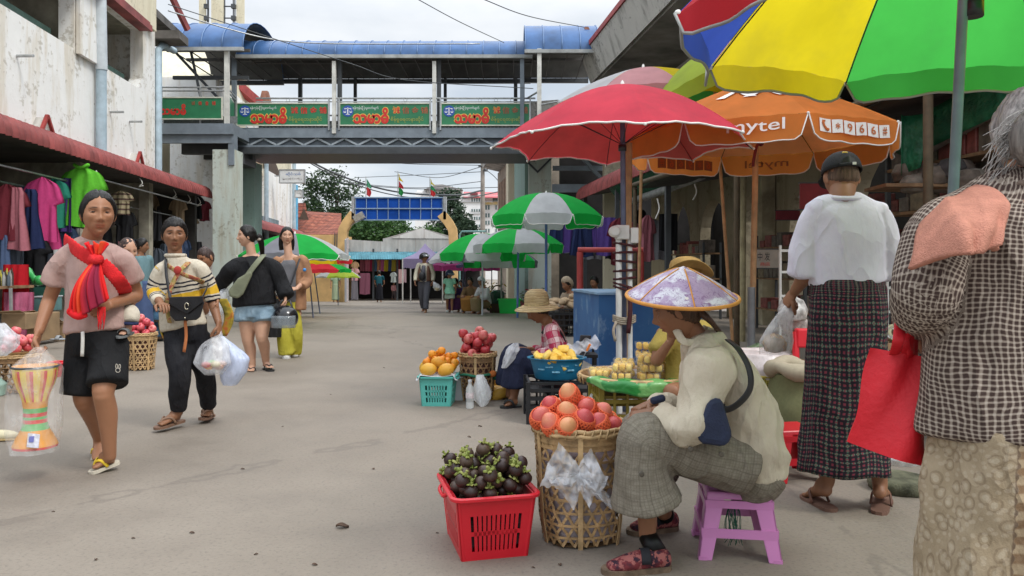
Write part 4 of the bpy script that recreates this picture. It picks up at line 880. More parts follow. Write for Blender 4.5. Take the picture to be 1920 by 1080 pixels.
def gwu(lab,px,pya,d,R_,rise,cols,rot,**k):
 a=P(px,pya,d); return umbrella(lab,a,R_,rise,cols,rot=R(rot),group=GW_,drop=.19,sc=.03,pw=2.3,nu=9,nv=9,vsc=1.0,**k)
gwu('green and white umbrella on a blue pole, nearest of the row behind the straw-hatted woman',1024,362,14.6,1.10,.47,[U_W,U_G],-112.5+0,pole=(.026,M_PBLUE),hem=M_HEM)
gwu('green and white umbrella partly hidden just under the nearest one of the row',972,428,17.0,1.0,.38,[U_G,U_W],-140,pole=(.024,M_PBLUE),foot=(.12,17,gz(17)))
gwu('green, white and grey umbrella over the flower sellers with a bucket at its foot',905,438,18.6,1.10,.50,[U_G,U_W,U_G,U_W,U_G,U_W,U_GR,U_W],-155,pole=(.022,mat('white_blue_pole',(.5,.52,.58),.5)),foot=(-.72,18.6,gz(18.6)))
gwu('green and dull grey umbrella at the back of the row above the white-capped seller',940,462,20.5,1.02,.40,[U_W,U_G,U_GR,U_G],-120,pole=(.022,M_GALV))
umbrella('dark grey and green umbrella beside the purple canopy tent',P(870,452,20.8),1.05,.55,[U_GR,U_W,U_GR,U_GR,U_G,U_W,U_PU,U_GR],rot=R(165),drop=.1,pw=1.9,nu=9,nv=9,foot=(-1.35,20.8,gz(20.8)))
umbrella('magenta pink umbrella low behind the child in the green dress',P(872,480,27),1.25,.36,[U_MG],rot=R(10),drop=.2,nu=9,nv=9)
umbrella('dark purple umbrella under the green row near the concrete pillar',P(922,478,24.5),1.2,.34,[U_PU,U_PU,U_R],rot=R(20),drop=.1,nu=9,nv=9)
umbrella('green and white umbrella behind the woman in yellow trousers',P(553,438,14.5),1.02,.42,[U_G,U_W,U_G,U_GR],rot=R(-70),drop=.12,hem=M_HEM,pole=(.024,M_PSTEEL),nu=9,nv=9,pw=1.9)
umbrella('red, yellow and green umbrella left of the ochre gate post',P(575,462,17),1.0,.30,[U_R,U_G,U_Y,U_R,U_W],rot=R(-38),drop=.12,nu=9,nv=9,foot=(-4.4,17,0))
umbrella('green, white and maroon umbrella lowest of the cluster by the ochre wall',P(586,486,20),1.0,.28,[U_R,U_G,U_W,U_G],rot=R(-80),drop=.10,nu=9,nv=9,foot=(-5.0,20,gz(20)))
umbrella('small lime and pale grey umbrella above the woman in light green',P(634,500,31),.95,.42,[U_LIME,U_W,U_W,U_LIME],rot=R(-60),drop=.06,nu=9,nv=9)
# ================================================================ baskets and fruit
M_CANE=mat('split_bamboo',(.40,.25,.115),.6,.3,14,.25); M_CANED=mat('aged_bamboo',(.26,.15,.07),.65,.3,14,.25); M_CANEL=mat('pale_bamboo_rim',(.50,.33,.16),.55,.25,16,.25)
def bamboo_basket(name,label,loc,prof,nd=20,rows=7,m=None,group=None,squash=0,band=True,liner=None):
 t=thing(name,label,'basket',loc,rz=.2,group=group); hs=[p[1] for p in prof]; rs=[p[0] for p in prof]; H0,H1=hs[0],hs[-1]; m=m or M_CANE
 def q(a,z,off=0):
  r=interp(hs,rs,z)+off
  if squash:
   k=squash*max(0,1-(z-H0)/(H1-H0)*1.25); c,s_=abs(cos(a)),abs(sin(a)); r*=1+k*(1/max(c,s_)-1)*.75
  return Vector((cos(a)*r,sin(a)*r,z))
 def ribbon(b,f,n,w):
  pts=[f(i/n) for i in range(n+1)]; vs=[]
  for i,(a,z,o) in enumerate(pts):
   c=q(a,z,o); a2,z2,o2=pts[min(i+1,n)]; a1,z1,o1=pts[max(i-1,0)]; tg=(q(a2,z2,o2)-q(a1,z1,o1)).normalized(); nr=Vector((cos(a),sin(a),0)); sd=tg.cross(nr).normalized()
   vs+=[c-sd*w/2,c+sd*w/2]
  b.add(vs,[(2*i,2*i+1,2*i+3,2*i+2) for i in range(n)])
 zt=H1-(H1-H0)*.10; tw=(H1-H0)/(rs[-1]*1.75)
 for sgn in (1,-1):
  b=MB()
  for k in range(nd): ribbon(b,lambda v:(2*PI*k/nd+sgn*tw*v,lerp(H0+.01,zt,v),.0035*sgn*cos(v*rows*PI*2)),30,.011)
  b.build('cane_weave',m,t,thick=.003)
 b=MB()
 for j in range(rows):
  z=lerp(H0+.02,zt,(j+.5)/rows); ribbon(b,lambda v:(2*PI*v,z,.0015),40,.010)
 b.build('cane_hoop',m,t,thick=.003)
 b=MB()
 for k in range(6): ribbon(b,lambda v:(2*PI*k/6+.25,lerp(H0,H1-.01,v),.007),14,.02)
 b.build('stake',M_CANEL,t,thick=.004)
 b=MB();
 for off,z in ((0,H1),(.006,H1-.018),(-.004,H1-.012)): b.tube([q(2*PI*i/48,z+.003*sin(i*2.1+off*900),off+.003*sin(i*1.3)) for i in range(49)],.0085,6)
 for k in range(38):
  a=2*PI*k/38; b.tube([q(a,H1-.03,.011),q(a+.07,H1+.008,.008),q(a+.11,H1-.02,-.006)],.0045,4)
 b.build('rim',M_CANEL,t,True)
 if band:
  b=MB()
  for j in range(5): ribbon(b,lambda v:(2*PI*v,zt-.004+.011*(j-2),.002*(-1)**j),40,.011)
  b.build('rim_band',m,t,thick=.004)
 b=MB(); b.add([q(2*PI*i/24,H0+.006,-.004) for i in range(24)],[tuple(range(24))]); b.build('bottom',M_CANED,t)
 if liner:
  b=MB(); z1=lerp(H0,H1,liner[1]); b.grid(lambda u,v:q(2*PI*u,lerp(H0+.02,z1,v),-.018-.006*sin(u*40+v*9)*v),48,8,wrap=True)
  n0=len(b.v); b.add([q(2*PI*i/24,z1,-.02) for i in range(24)],[tuple(range(24))]); b.build('liner',liner[0],t,True)
 return t
def heap(n,r,inside,z0,seed,tries=50,existing=None,grow=.0):
 rr=random.Random(seed); pts=list(existing or [])
 out=[]
 for k in range(n):
  rk=r if isinstance(r,(int,float)) else rr.uniform(*r); best=None
  for _ in range(tries):
   p=inside(rr); z=z0+rk
   for (q,rq) in pts:
    dd=(p[0]-q[0])**2+(p[1]-q[1])**2; s_=(rk+rq)*.97
    if dd<s_*s_: z=max(z,q[2]+math.sqrt(s_*s_-dd))
   cost=z+grow*math.hypot(p[0]-CEN[0],p[1]-CEN[1])
   if best is None or cost<best[0]: best=(cost,p[0],p[1],z)
  pts.append(((best[1],best[2],best[3]),rk)); out.append((Vector(best[1:]),rk))
 return out
CEN=(0,0)
def disc(cx,cy,R_):
 global CEN; CEN=(cx,cy)
 def f(rr):
  a=rr.uniform(0,2*PI); d=R_*math.sqrt(rr.random()); return (cx+cos(a)*d,cy+sin(a)*d)
 return f
def rnd_rot(rr,tiltmax=PI): return Matrix.Rotation(rr.uniform(0,2*PI),4,'Z')@Matrix.Rotation(rr.uniform(0,tiltmax),4,'X')@Matrix.Rotation(rr.uniform(0,2*PI),4,'Z')
def m_fruit(name,stops,scale=3,rough=.4,spec=.4,speck=None,bump=.05):
 s=NT(name); v=s.coord(); ob=s.n('ShaderNodeObjectInfo'); z=s.sep(v)
 f=s.math('ADD',s.math('MULTIPLY',s.noise(v,scale*12,3),.55),s.math('MULTIPLY',ob.outputs['Random'],.45)); c=s.ramp(f,stops)
 if speck: c=s.mix(s.math('MULTIPLY',s.step(s.vor(v,260),.25,.1),.5),c,speck)
 s.bump(s.noise(v,90,3),bump,.004); return s.fin(c,rough,spec)
F_APPLE=m_fruit('red_apple_skin',[(.2,(.30,.012,.022)),(.5,(.52,.05,.06)),(.75,(.62,.18,.15)),(.9,(.66,.40,.22))],3,.35,.5,(.7,.45,.3))
F_PINKA=m_fruit('pink_apple_skin',[(.2,(.45,.03,.05)),(.55,(.65,.11,.13)),(.85,(.72,.35,.25))],3,.35,.5,(.75,.55,.4))
F_PLUM=m_fruit('dark_plum_skin',[(.2,(.12,.008,.02)),(.6,(.30,.02,.04)),(.9,(.42,.06,.07))],3,.4,.4)
F_MANGO=m_fruit('yellow_mango_skin',[(.2,(.62,.25,.02)),(.55,(.72,.38,.04)),(.9,(.68,.46,.12))],1.5,.45,.4)
F_RMANGO=m_fruit('blushed_mango_skin',[(.25,(.52,.05,.07)),(.45,(.68,.16,.12)),(.62,(.72,.30,.14)),(.85,(.72,.42,.16))],.9,.4,.4,(.75,.5,.35))
F_ORANGE=m_fruit('orange_peel',[(.2,(.72,.20,.008)),(.6,(.80,.29,.015)),(.9,(.78,.36,.04))],3,.45,.4,None,.3)
F_MST=m_fruit('mangosteen_rind',[(.2,(.02,.009,.008)),(.5,(.05,.024,.019)),(.75,(.10,.062,.04)),(.95,(.16,.10,.065))],4,.42,.45)
F_CALYX=m_fruit('mangosteen_sepal',[(.2,(.14,.17,.03)),(.55,(.28,.31,.07)),(.85,(.38,.32,.14))],3,.6,.3)
F_PAPAYA=m_fruit('yellow_papaya_skin',[(.2,(.52,.28,.03)),(.6,(.68,.40,.06)),(.9,(.5,.42,.1))],1.2,.45,.4)
M_STEMB=mat('dry_fruit_stem',(.08,.05,.03),.9)
def apple_proto(r,m,label,group,name='apple',cat='apple'):
 b=MB(); prof=[(.02*r,-.82*r),(.35*r,-.9*r),(.7*r,-.7*r),(.95*r,-.2*r),(1.0*r,.15*r),(.9*r,.55*r),(.6*r,.82*r),(.28*r,.80*r),(.0,.62*r)]
 pz=[Vector((a,0,c)) for a,c in prof]; pr=[(p.x if p.x>0 else 0,p.z) for p in smoothpath(pz,14)]; b.lathe(pr,16,caps=False); o=b.build(name,m,None,True); tag(o,label,cat,group)
 b=MB(); b.tube([(0,0,.6*r),(.06*r,0,.98*r)],.05*r,5); b.build('stem',M_STEMB,o); return o
def place(proto,items,rr,tilt=PI,first=True,label=None):
 for k,(p,r_) in enumerate(items):
  o=proto if (k==0 and first) else copy_tree(proto)
  o.matrix_world=Matrix.Translation(p)@rnd_rot(rr,tilt);
  if label: o['label']=label
def ripe_mango(name,r,m,label,group):
 b=MB(); b.sphere((0,0,0),1,16,12);
 b.v=[(x*r*1.02,y*r*.9,z*r*1.3+ .18*r*(x)*(1 if z>0 else -.6)) for x,y,z in b.v]; o=b.build(name,m,None,True); return tag(o,label,'mango',group)
def plastic_basket(name,label,loc,rz,wx,wy,h,m,taper=.86,rows=2,ncol=10,group=None,cat='basket',wall=.006,slots=True,lip=.012):
 t=thing(name,label,cat,loc,rz,group); b=MB()
 def cor(z): k=lerp(taper,1,z/h); return wx/2*k,wy/2*k
 def strip(sx,u0,u1,z0,z1):
  def pt(u,z,off):
   X,Y=cor(z)
   if sx==0: return (lerp(-X,X,u),-Y+off,z)
   if sx==2: return (lerp(X,-X,u),Y-off,z)
   if sx==1: return (X-off,lerp(-Y,Y,u),z)
   return (-X+off,lerp(Y,-Y,u),z)
  b.hexa([pt(u0,z0,0),pt(u1,z0,0),pt(u1,z0,wall),pt(u0,z0,wall),pt(u0,z1,0),pt(u1,z1,0),pt(u1,z1,wall),pt(u0,z1,wall)])
 a0,a1=.20,.86
 for sx in range(4):
  if not slots: strip(sx,0,1,0,h); continue
  m0=.16; strip(sx,0,m0,0,h); strip(sx,1-m0,1,0,h); strip(sx,m0,1-m0,0,h*a0*.7); strip(sx,m0,1-m0,h*.72,h)
  z0,z1=h*a0*.7,h*.72; rh=(z1-z0)/rows
  for r_ in range(1,rows): strip(sx,m0,1-m0,z0+rh*r_-.008,z0+rh*r_+.008)
  for c in range(1,ncol): u=lerp(m0,1-m0,c/ncol); e=.0033/max(wx,.2); strip(sx,u-e*2,u+e*2,z0,z1)
 X,Y=cor(0); b.box(-X+.002,X-.002,-Y+.002,Y-.002,.0,.006)
 for sx_,sy_ in ((1,1),(1,-1),(-1,1),(-1,-1)): # rounded corners
  X0,Y0=cor(0);X1,Y1=cor(h); b.tube([(sx_*(X0-.010),sy_*(Y0-.010),.001),(sx_*(X1-.010),sy_*(Y1-.010),h)],.0125,8)
 b.build('body',m,t)
 b=MB(); X,Y=cor(h); n=10; rc=.03; pts=[]
 for cx,cy,a in ((X-rc,Y-rc,0),(-X+rc,Y-rc,90),(-X+rc,-Y+rc,180),(X-rc,-Y+rc,270)):
  for i in range(6): an=R(a+18*i); pts.append((cx+(rc+lip)*cos(an),cy+(rc+lip)*sin(an),h))
 pts.append(pts[0]); b.tube(pts,[(.010,lip)]*len(pts),6,roll=(0,0,1)); b.build('rim',m,t,True,sharp=50)
 for sx_ in (-1,1):
  b=MB(); b.tube(smoothpath([(sx_*(X+lip),-.07,h-.004),(sx_*(X+lip+.016),-.05,h-.022),(sx_*(X+lip+.016),.05,h-.022),(sx_*(X+lip),.07,h-.004)],10),.008,6); b.build('handle',m,t,True)
 return t
M_REDPL=mat('red_plastic',(.62,.012,.025),.32,.06,3,.03,spec=.5); M_TURQ=mat('turquoise_plastic',(.10,.46,.40),.35,.06,3,.03,spec=.5); M_LIMEP=mat('bright_green_plastic',(.02,.62,.10),.32,.05,3,.02,spec=.5)
M_BLKPL=mat('black_plastic',(.018,.018,.02),.45,.15,4,.05); M_BLUPL=mat('blue_plastic',(.015,.16,.30),.4,.12,4,.05); M_YELPL=mat('mustard_plastic_crate',(.34,.26,.04),.5,.2,4,.1); M_PINKPL=mat('lilac_pink_plastic',(.58,.22,.47),.33,.07,3,.03,spec=.5)
M_GREYPL=mat('grey_white_plastic',(.50,.52,.55),.45,.1,4,.03)
FILM=plastic_film('clear_bag_film',(.86,.87,.89),.30); FILMW=plastic_film('milky_bag_film',(.80,.81,.84),.40,.38,.5); FILMC=plastic_film('crisp_clear_film',(.9,.91,.92),.20,.12,.8,24)
RB_LOC=(-.105,3.13,0)
plastic_basket('plastic_basket','bright red slotted plastic basket heaped with mangosteens in the foreground',RB_LOC,R(14),.312,.39,.245,M_REDPL,.84,2,11)
M3=Matrix.Translation(RB_LOC)@Matrix.Rotation(R(14),4,'Z')
def inrect(rr):
 p=M3@Vector((rr.uniform(-.135,.135),rr.uniform(-.17,.17),0)); return (p.x,p.y)
b=MB(); b.sphere((0,0,0),(1,1,.9),14,10); b.v=[(x*.029,y*.029,z*.029) for x,y,z in b.v]; mp=b.build('mangosteen',F_MST,None,True); tag(mp,'dark purple mangosteen with green sepals in the heap of the red basket','mangosteen','mangosteens in the red basket')
for k in range(4):
 b=MB(); a=PI/2*k;
 b.grid(lambda u,v:Vector((cos(a+(u-.5)*1.5*sin(PI*min(v*.8+.12,1)))*.023*v,sin(a+(u-.5)*1.5*sin(PI*min(v*.8+.12,1)))*.023*v,.0265+.006*v-.007*(2*u-1)**2*v)),5,5); b.build('sepal',F_CALYX,mp,True,thick=.002)
b=MB(); b.tube([(0,0,.024),(.002,0,.044)],[.006,.005],6); b.sphere((.002,0,.044),(.0075,.0075,.004),6,4); b.build('stem',F_CALYX,mp,True)
rr=random.Random(21); CEN=(RB_LOC[0]+.01,RB_LOC[1]+.03)
lay=heap(128,.0285,inrect,.13,5,60,None,.38)
_Mi=M3.inverted(); vis=[q for q in lay if q[0].z>.19 and abs((_Mi@q[0]).x)<(.14 if q[0].z>.252 else .116) and abs((_Mi@q[0]).y)<(.175 if q[0].z>.252 else .15)]
place(mp,vis,rr,1.25)
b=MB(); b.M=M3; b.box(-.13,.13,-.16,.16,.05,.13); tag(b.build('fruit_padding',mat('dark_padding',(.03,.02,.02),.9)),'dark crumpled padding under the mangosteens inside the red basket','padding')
MB_LOC=(.285,3.22,0)
bamboo_basket('bamboo_basket','tall open-weave bamboo basket full of netted mangoes beside the red basket',MB_LOC,[(.150,.0),(.168,.10),(.178,.25),(.186,.40),(.192,.475)],22,8,M_CANE,squash=.35,liner=(mat('white_bag_liner',(.42,.36,.38),.6,.4,9,.3),.72))
mg=ripe_mango('mango',.042,F_RMANGO,'blushed mango in an orange foam net on the tall bamboo basket','netted mangoes')
M_NET=mat('orange_foam_net',(.85,.16,.06),.6,.08,9,.05)
def foam_net(r,parent,lo=-1.25,hi=.62):
 b=MB(); n=19
 def q(a,t):
  z=lerp(lo,hi,t); rad=math.sqrt(max(.02,1-(z/1.3)**2)); rad=max(rad,.35) if z>0 else rad
  return Vector((cos(a)*r*1.09*rad,sin(a)*r*.98*rad,z*r*1.03+.1*r*cos(a)*rad))
 for sg in (1,-1):
  for k in range(n): b.tube([q(2*PI*k/n+sg*t/9*1.15,t/9) for t in range(10)],.0036,4)
 b.tube([q(2*PI*i/24,1) for i in range(25)],.003,4)
 return b.build('foam_net',M_NET,parent,True)
foam_net(.042,mg)
rr=random.Random(9); hp=[(P(px,py,dd),.044) for px,py,dd in ((1014,784,3.14),(1034,797,3.10),(1064,801,3.07),(1095,789,3.10),(1123,797,3.12),(1146,799,3.2),(1034,763,3.20),(1065,776,3.14),(1099,766,3.19),(1126,775,3.22),(1069,741,3.21),(1050,768,3.28),(1086,762,3.28),(1016,790,3.27),(1140,790,3.3),(1078,800,3.2))]
for k,(p,r_) in enumerate(hp):
 o=mg if k==0 else copy_tree(mg); bl=Vector((rr.uniform(-.5,.5),-rr.uniform(.2,.9),rr.uniform(.45,.9))).normalized()
 o.matrix_world=Matrix.Translation(p)@bl.to_track_quat('Z','X').to_matrix().to_4x4()@Matrix.Rotation(rr.uniform(0,6),4,'Z')
def crumple_bag(name,label,pts,rad,m,knot=None,seed=0,n=22,nz=14,amp=.22,cat='plastic bag',group=None):
 b=MB(); sp=smoothpath(pts,nz-1);
 def fn(u,v):
  i=v*(nz-1); k=min(int(i),nz-2); c=sp[k].lerp(sp[k+1],i-k); a=2*PI*u; r_=interp([j/(len(rad)-1) for j in range(len(rad))],[x[0] for x in rad],v); r2=interp([j/(len(rad)-1) for j in range(len(rad))],[x[1] for x in rad],v)
  d=Vector((cos(a)*r_,sin(a)*r2,0)); nn=mnoise.noise(Vector((cos(a)*2,sin(a)*2,v*3.5+seed)))+.6*mnoise.noise(Vector((cos(a)*5,sin(a)*5,v*7+seed))); nn+=.5*sin(a*7+seed)*(1-v)**2
  return c+d*(1+amp*nn)
 b.grid(fn,n*2,nz*2,wrap=True)
 o=b.build(name,m,None,True); return tag(o,label,cat,group)
t=thing('plastic_bag','crumpled clear plastic bag knotted onto the front of the tall bamboo basket','plastic bag',(.27,3.02,.3),world=True)
kn=Vector((.262,3.025,.305))
def sheetbag(a,c,w0,w1,seed,m=FILMW):
 b=MB(); a=Vector(a);c=Vector(c); d=(c-a); sd=Vector((d.z,0,-d.x)).normalized()
 b.grid(lambda u,v:a+d*v+sd*(u-.5)*lerp(w0,w1,v**.8)+Vector((0,-.014*sin(u*8+seed)*(.3+v)-.035*sin(v*PI)*sin(u*PI)-.02*mnoise.noise(Vector((u*5,v*5,seed))),.015*mnoise.noise(Vector((u*6,v*6,seed+4))))),26,16); return b.build('bag_flap',m,t,True)
sheetbag(kn,(.145,3.02,.355),.05,.19,1); sheetbag(kn,(.19,3.0,.245),.04,.16,2); sheetbag(kn,(.345,2.99,.345),.05,.17,3); sheetbag(kn,(.405,3.0,.19),.04,.035,4); sheetbag(kn,(.34,2.99,.25),.03,.14,5)
b=MB(); b.sphere(kn,.02,10,8); b.build('knot',FILMW,t,True)
TB=(-.607,6.33,0)
plastic_basket('plastic_basket','small turquoise slotted basket carrying yellow mangoes and oranges',TB,R(-3),.275,.27,.235,M_TURQ,.86,3,8)
b=MB(); b.M=Matrix.Translation((TB[0],TB[1],.247)); b.grid(lambda u,v:Vector(((u-.5)*.335,(v-.5)*.31,.012*sin(u*9+v*4)*abs(2*u-1)+(.0 if .08<u<.92 else -.035))),21,11); tag(b.build('white_cloth',mat('white_sheet',(.72,.73,.75),.7,.08,6,.1),None,True,thick=.006),'white plastic sheet spread over the turquoise basket under the fruit','sheet')
plastic_basket('plastic_bucket','pale grey plastic tub behind the turquoise basket','x' and (-.50,6.58,0),0,.22,.22,.2,M_GREYPL,.85,slots=False,cat='tub')
ym=ripe_mango('mango',.052,F_MANGO,'large yellow mango on the turquoise basket','yellow mangoes')
rr=random.Random(2)
for k,(px,py,d,an) in enumerate([(803,697,6.22,80),(836,697,6.20,70),(823,680,6.3,95),(800,688,6.4,60),(846,690,6.42,30)]):
 o=ym if k==0 else copy_tree(ym); p=P(px,py,d); o.matrix_world=Matrix.Translation((p.x,p.y,max(p.z,.30)))@Matrix.Rotation(R(an-90),4,'Y')@Matrix.Rotation(R(90),4,'Y')@Matrix.Rotation(rr.uniform(0,6),4,'Z')
og=apple_proto(.034,F_ORANGE,'bright orange mandarin piled on the turquoise basket','oranges on the turquoise basket','orange','orange')
ins=disc(-.60,6.42,.13); place(og,heap(26,.034,ins,.262,3,40,None,.7),rr)
AB=(-.292,6.52,0)
bamboo_basket('bamboo_basket','bamboo basket of red apples with a water bottle at its foot',AB,[(.12,0),(.135,.1),(.148,.25),(.155,.40)],18,7,M_CANED,liner=(mat('brown_paper_liner',(.12,.05,.04),.8),.8))
ap=apple_proto(.042,F_APPLE,'red apple in the heap on the bamboo basket beside the turquoise basket','apples on the middle basket')
ins=disc(AB[0],AB[1],.125); place(ap,heap(27,.042,ins,.33,8,50,None,.35),rr,1.4)
pl=apple_proto(.03,F_PLUM,'dark red plum on top of the apple heap','plums on the apple heap','plum','plum')
place(pl,[(P(px,py,6.55),.03) for px,py in ((872,636),(880,630),(888,636),(884,644),(874,646),(893,641))],rr)
t=thing('green_net_scarf','green netting tied round the waist of the apple basket','netting',(AB[0],AB[1],.2),world=True)
b=MB(); b.tube([(AB[0]+cos(a)*.155,AB[1]+sin(a)*.155,.225+.006*sin(a*5)) for a in [2*PI*i/30 for i in range(31)]],.011,6); b.build('band',fabric('green_netting',(.04,.20,.12),.2),t,True)
b=MB(); b.sphere((AB[0]+.17,AB[1]-.05,.21),(.05,.03,.04),10,8); b.build('knot',fabric('green_netting',(.04,.20,.12)),t,True)
b=MB(); b.sphere((AB[0]+.13,AB[1]-.10,.235),(.035,.02,.028),10,8); b.build('orange_knot',fabric('rust_netting',(.4,.12,.03)),t,True)
t=thing('water_bottle','clear plastic water bottle with white cap standing before the apple basket','bottle',tuple(G(881,766)))
GL=NT('bottle_plastic'); GL.fin((.85,.88,.88),.12,.6); GL.b.inputs['Alpha'].default_value=.38; GL=GL.m
b=MB(); b.lathe([(.0,.003),(.028,.0),(.032,.01),(.032,.05),(.030,.055),(.032,.06),(.032,.145),(.028,.168),(.016,.19),(.0135,.2),(.0135,.212)],16); b.build('bottle_body',GL,t,True)
b=MB(); b.lathe([(.0,.21),(.0155,.21),(.0155,.228),(0,.23)],12); b.build('cap',M_GREYPL,t,True,sharp=40)
b=MB(); b.lathe([(.0328,.085),(.0328,.13)],16,caps=False); b.build('label_band',mat('bottle_label',(.62,.55,.56),.5,.3,30),t,True)
crumple_bag('plastic_bag','clear bag of nested plastic cups leaning on the apple basket',[G(905,762)+Vector((0,0,.0)),G(904,762)+Vector((0,.02,.12)),G(902,762)+Vector((-.01,.04,.25))],[(.02,.03),(.07,.05),(.075,.05),(.05,.04),(.03,.02)],plastic_film('cup_bag_film',(.85,.86,.87),.42),seed=4)
for k,(dx,zz) in enumerate([(0,.04),(.012,.09),(.0,.14)]):
 q=G(904,761); b=MB(); b.lathe([(.026,0),(.036,.06),(.038,.062)],14,(q.x+dx,q.y+.01,zz),caps=False); tag(b.build('plastic_cup',GL,None,True),'clear plastic cup stacked inside the bag before the apple basket','cup','cups in the clear bag')
pp=MB(); pp.sphere((0,0,0),1,14,10); pp.v=[(x*.052*(1-.25*z),y*.052*(1-.25*z),z*.11) for x,y,z in pp.v]; pp=pp.build('papaya',F_PAPAYA,None,True); tag(pp,'small yellow papaya lying on the ground behind the apple basket','papaya','papayas on the ground')
for k,(px,py,an) in enumerate([(938,741,60),(948,748,75),(936,733,80),(928,722,20)]):
 o=pp if k==0 else copy_tree(pp); q=P(px,py,6.62); o.matrix_world=Matrix.Translation((q.x,6.55+k*.07,.05 if k<3 else .1))@Matrix.Rotation(R(an),4,'Y')
def crate(name,label,c,rz,wx,wy,h,m,rows=5,group=None):
 t=thing(name,label,'crate',c,rz,group); b=MB()
 for sx,sy in ((1,1),(1,-1),(-1,1),(-1,-1)): b=MB(); b.box(sx*wx/2-.015,sx*wx/2+.015,sy*wy/2-.015,sy*wy/2+.015,0,h); b.build('corner_post',m,t)
 for ax in range(4):
  b=MB()
  for r_ in range(rows+1):
   z=h*r_/rows; e=.012 if r_ not in (0,rows) else .02
   z0=max(0,z-e);z1=min(h,z+e)
   if ax<2: y=(wy/2-.008)*(1 if ax else -1); b.box(-wx/2+.015,wx/2-.015,y-.008,y+.008,z0,z1)
   else: x=(wx/2-.008)*(1 if ax==3 else -1); b.box(x-.008,x+.008,-wy/2+.015,wy/2-.015,z0,z1)
  for c_ in (1,2,3,4,5):
   f=-.5+c_/6
   if ax<2: y=(wy/2-.008)*(1 if ax else -1); b.box(wx*f-.008,wx*f+.008,y-.0055,y+.0055,0.02,h-.02)
   else: x=(wx/2-.008)*(1 if ax==3 else -1); b.box(x-.0055,x+.0055,wy*f-.008,wy*f+.008,.02,h-.02)
  b.build('crate_side',m,t)
 b=MB(); b.box(-wx/2+.016,wx/2-.016,-wy/2+.016,wy/2-.016,.01,.02); b.box(-wx/2+.02,wx/2-.02,-wy/2+.02,wy/2-.02,h-.08,h-.06); b.build('crate_floor',m,t); return t
crate('plastic_crate','black slatted plastic crate under the blue basin',(.37,5.72,0),R(2),.52,.40,.30,M_BLKPL)
BS=(.335,5.72,.30)
t=thing('plastic_basin','oval blue plastic basin of pale fruit slices on the black crate','basin',BS)
b=MB(); b.lathe([(0,.004),(.155,.0),(.165,.01),(.20,.145),(.222,.15),(.224,.158),(.198,.156),(.16,.02),(0,.016)],28); b.v=[(x,y*.8,z) for x,y,z in b.v]; b.build('body',M_BLUPL,t,True,sharp=45)
rr=random.Random(31)
for k,(an,zz) in enumerate([(-110,.10),(-95,.065),(-75,.11),(-60,.075),(-40,.11),(-130,.08)]):
 a=R(an); b=MB(); b.M=Matrix.Translation((cos(a)*.187,sin(a)*.15,zz))@Matrix.Rotation(a+R(90),4,'Z')@Matrix.Rotation(R(76),4,'X'); b.box(-.028,.028,-.006,.006,.0005,.0015); b.build('worn_mark',mat('pale_scuff',(.12,.30,.42),.6,.4,60),t)
def m_pine():
 s=NT('fruit_flesh'); v=s.coord(); ob=s.n('ShaderNodeObjectInfo'); f=s.math('ADD',s.math('MULTIPLY',s.noise(v,30,4),.6),s.math('MULTIPLY',ob.outputs['Random'],.4)); c=s.ramp(f,[(.25,(.62,.33,.03)),(.5,(.76,.50,.08)),(.8,(.78,.60,.20))]); s.bump(s.noise(v,45,4),.5,.006); return s.fin(c,.5,.4)
M_PINE=m_pine()
def chunkmesh(sx,sy,sz,seed):
 b=MB(); b.sphere((0,0,0),1,10,7); r_=random.Random(seed)
 def f(p):
  x,y,z=[math.copysign(abs(c)**.55,c) for c in p]; n=mnoise.noise(Vector(p)*1.7+Vector((seed,0,0)))*.18+1; return (x*sx*n,y*sy*n,z*sz*n)
 b.v=[f(p) for p in b.v]; return b
ch=chunkmesh(.045,.03,.022,1).build('fruit_slice',M_PINE,None,True); tag(ch,'pale yellow fruit slice piled in the blue basin','fruit slice','fruit slices in the blue basin')
CEN=(BS[0],BS[1])
def inb(rr): a=rr.uniform(0,2*PI); d=math.sqrt(rr.random()); return (BS[0]+cos(a)*d*.17,BS[1]+sin(a)*d*.13)
place(ch,heap(34,.032,inb,.36,4,30,None,.35),rr)
t=thing('knife','kitchen knife with an orange handle stuck in the blue basin','knife',tuple(P(1085,668,5.75)),world=True)
b=MB(); b.beam(P(1100,658,5.74),P(1107,645,5.73),.022,.016); b.build('handle',mat('orange_plastic',(.75,.2,.03),.4),t,bevel=.004); b=MB(); b.beam(P(1100,658,5.74),P(1090,676,5.75),.028,.003); b.build('blade',M_GALV,t)
b=MB(); b.grid(lambda u,v:P(1070,668,5.9).lerp(P(1128,650,5.8),u)+Vector((0,0,.0)).lerp(Vector((-.03,.12,.07)),v)+Vector((0,.02*sin(u*15+v*6),.012*sin(u*21))),21,9); tag(b.build('plastic_sheet',FILMW,None,True),'crinkled clear plastic sheet rising behind the blue basin','sheet')
crate('plastic_crate','mustard yellow crate holding up the round bamboo tray',(.80,5.05,0),R(3),.50,.44,.375,M_YELPL,4)
TY=(.80,5.0,.385)
t=thing('bamboo_tray','round bamboo tray on the mustard crate with packed fruit','tray',TY)
b=MB(); b.lathe([(0,0),(.33,0),(.355,.02),(.36,.045),(.35,.047),(.325,.012),(0,.01)],40); b.build('tray_floor',M_CANED,t,True,sharp=40)
b=MB(); b.tube([(cos(a)*.36,sin(a)*.36,.045) for a in [2*PI*i/48 for i in range(49)]],.012,6)
for i in range(40): a=2*PI*i/40; b.tube([(cos(a)*.362,sin(a)*.362,.0),(cos(a+.03)*.372,sin(a+.03)*.372,.045)],.006,4)
b.build('rim',M_CANEL,t,True)
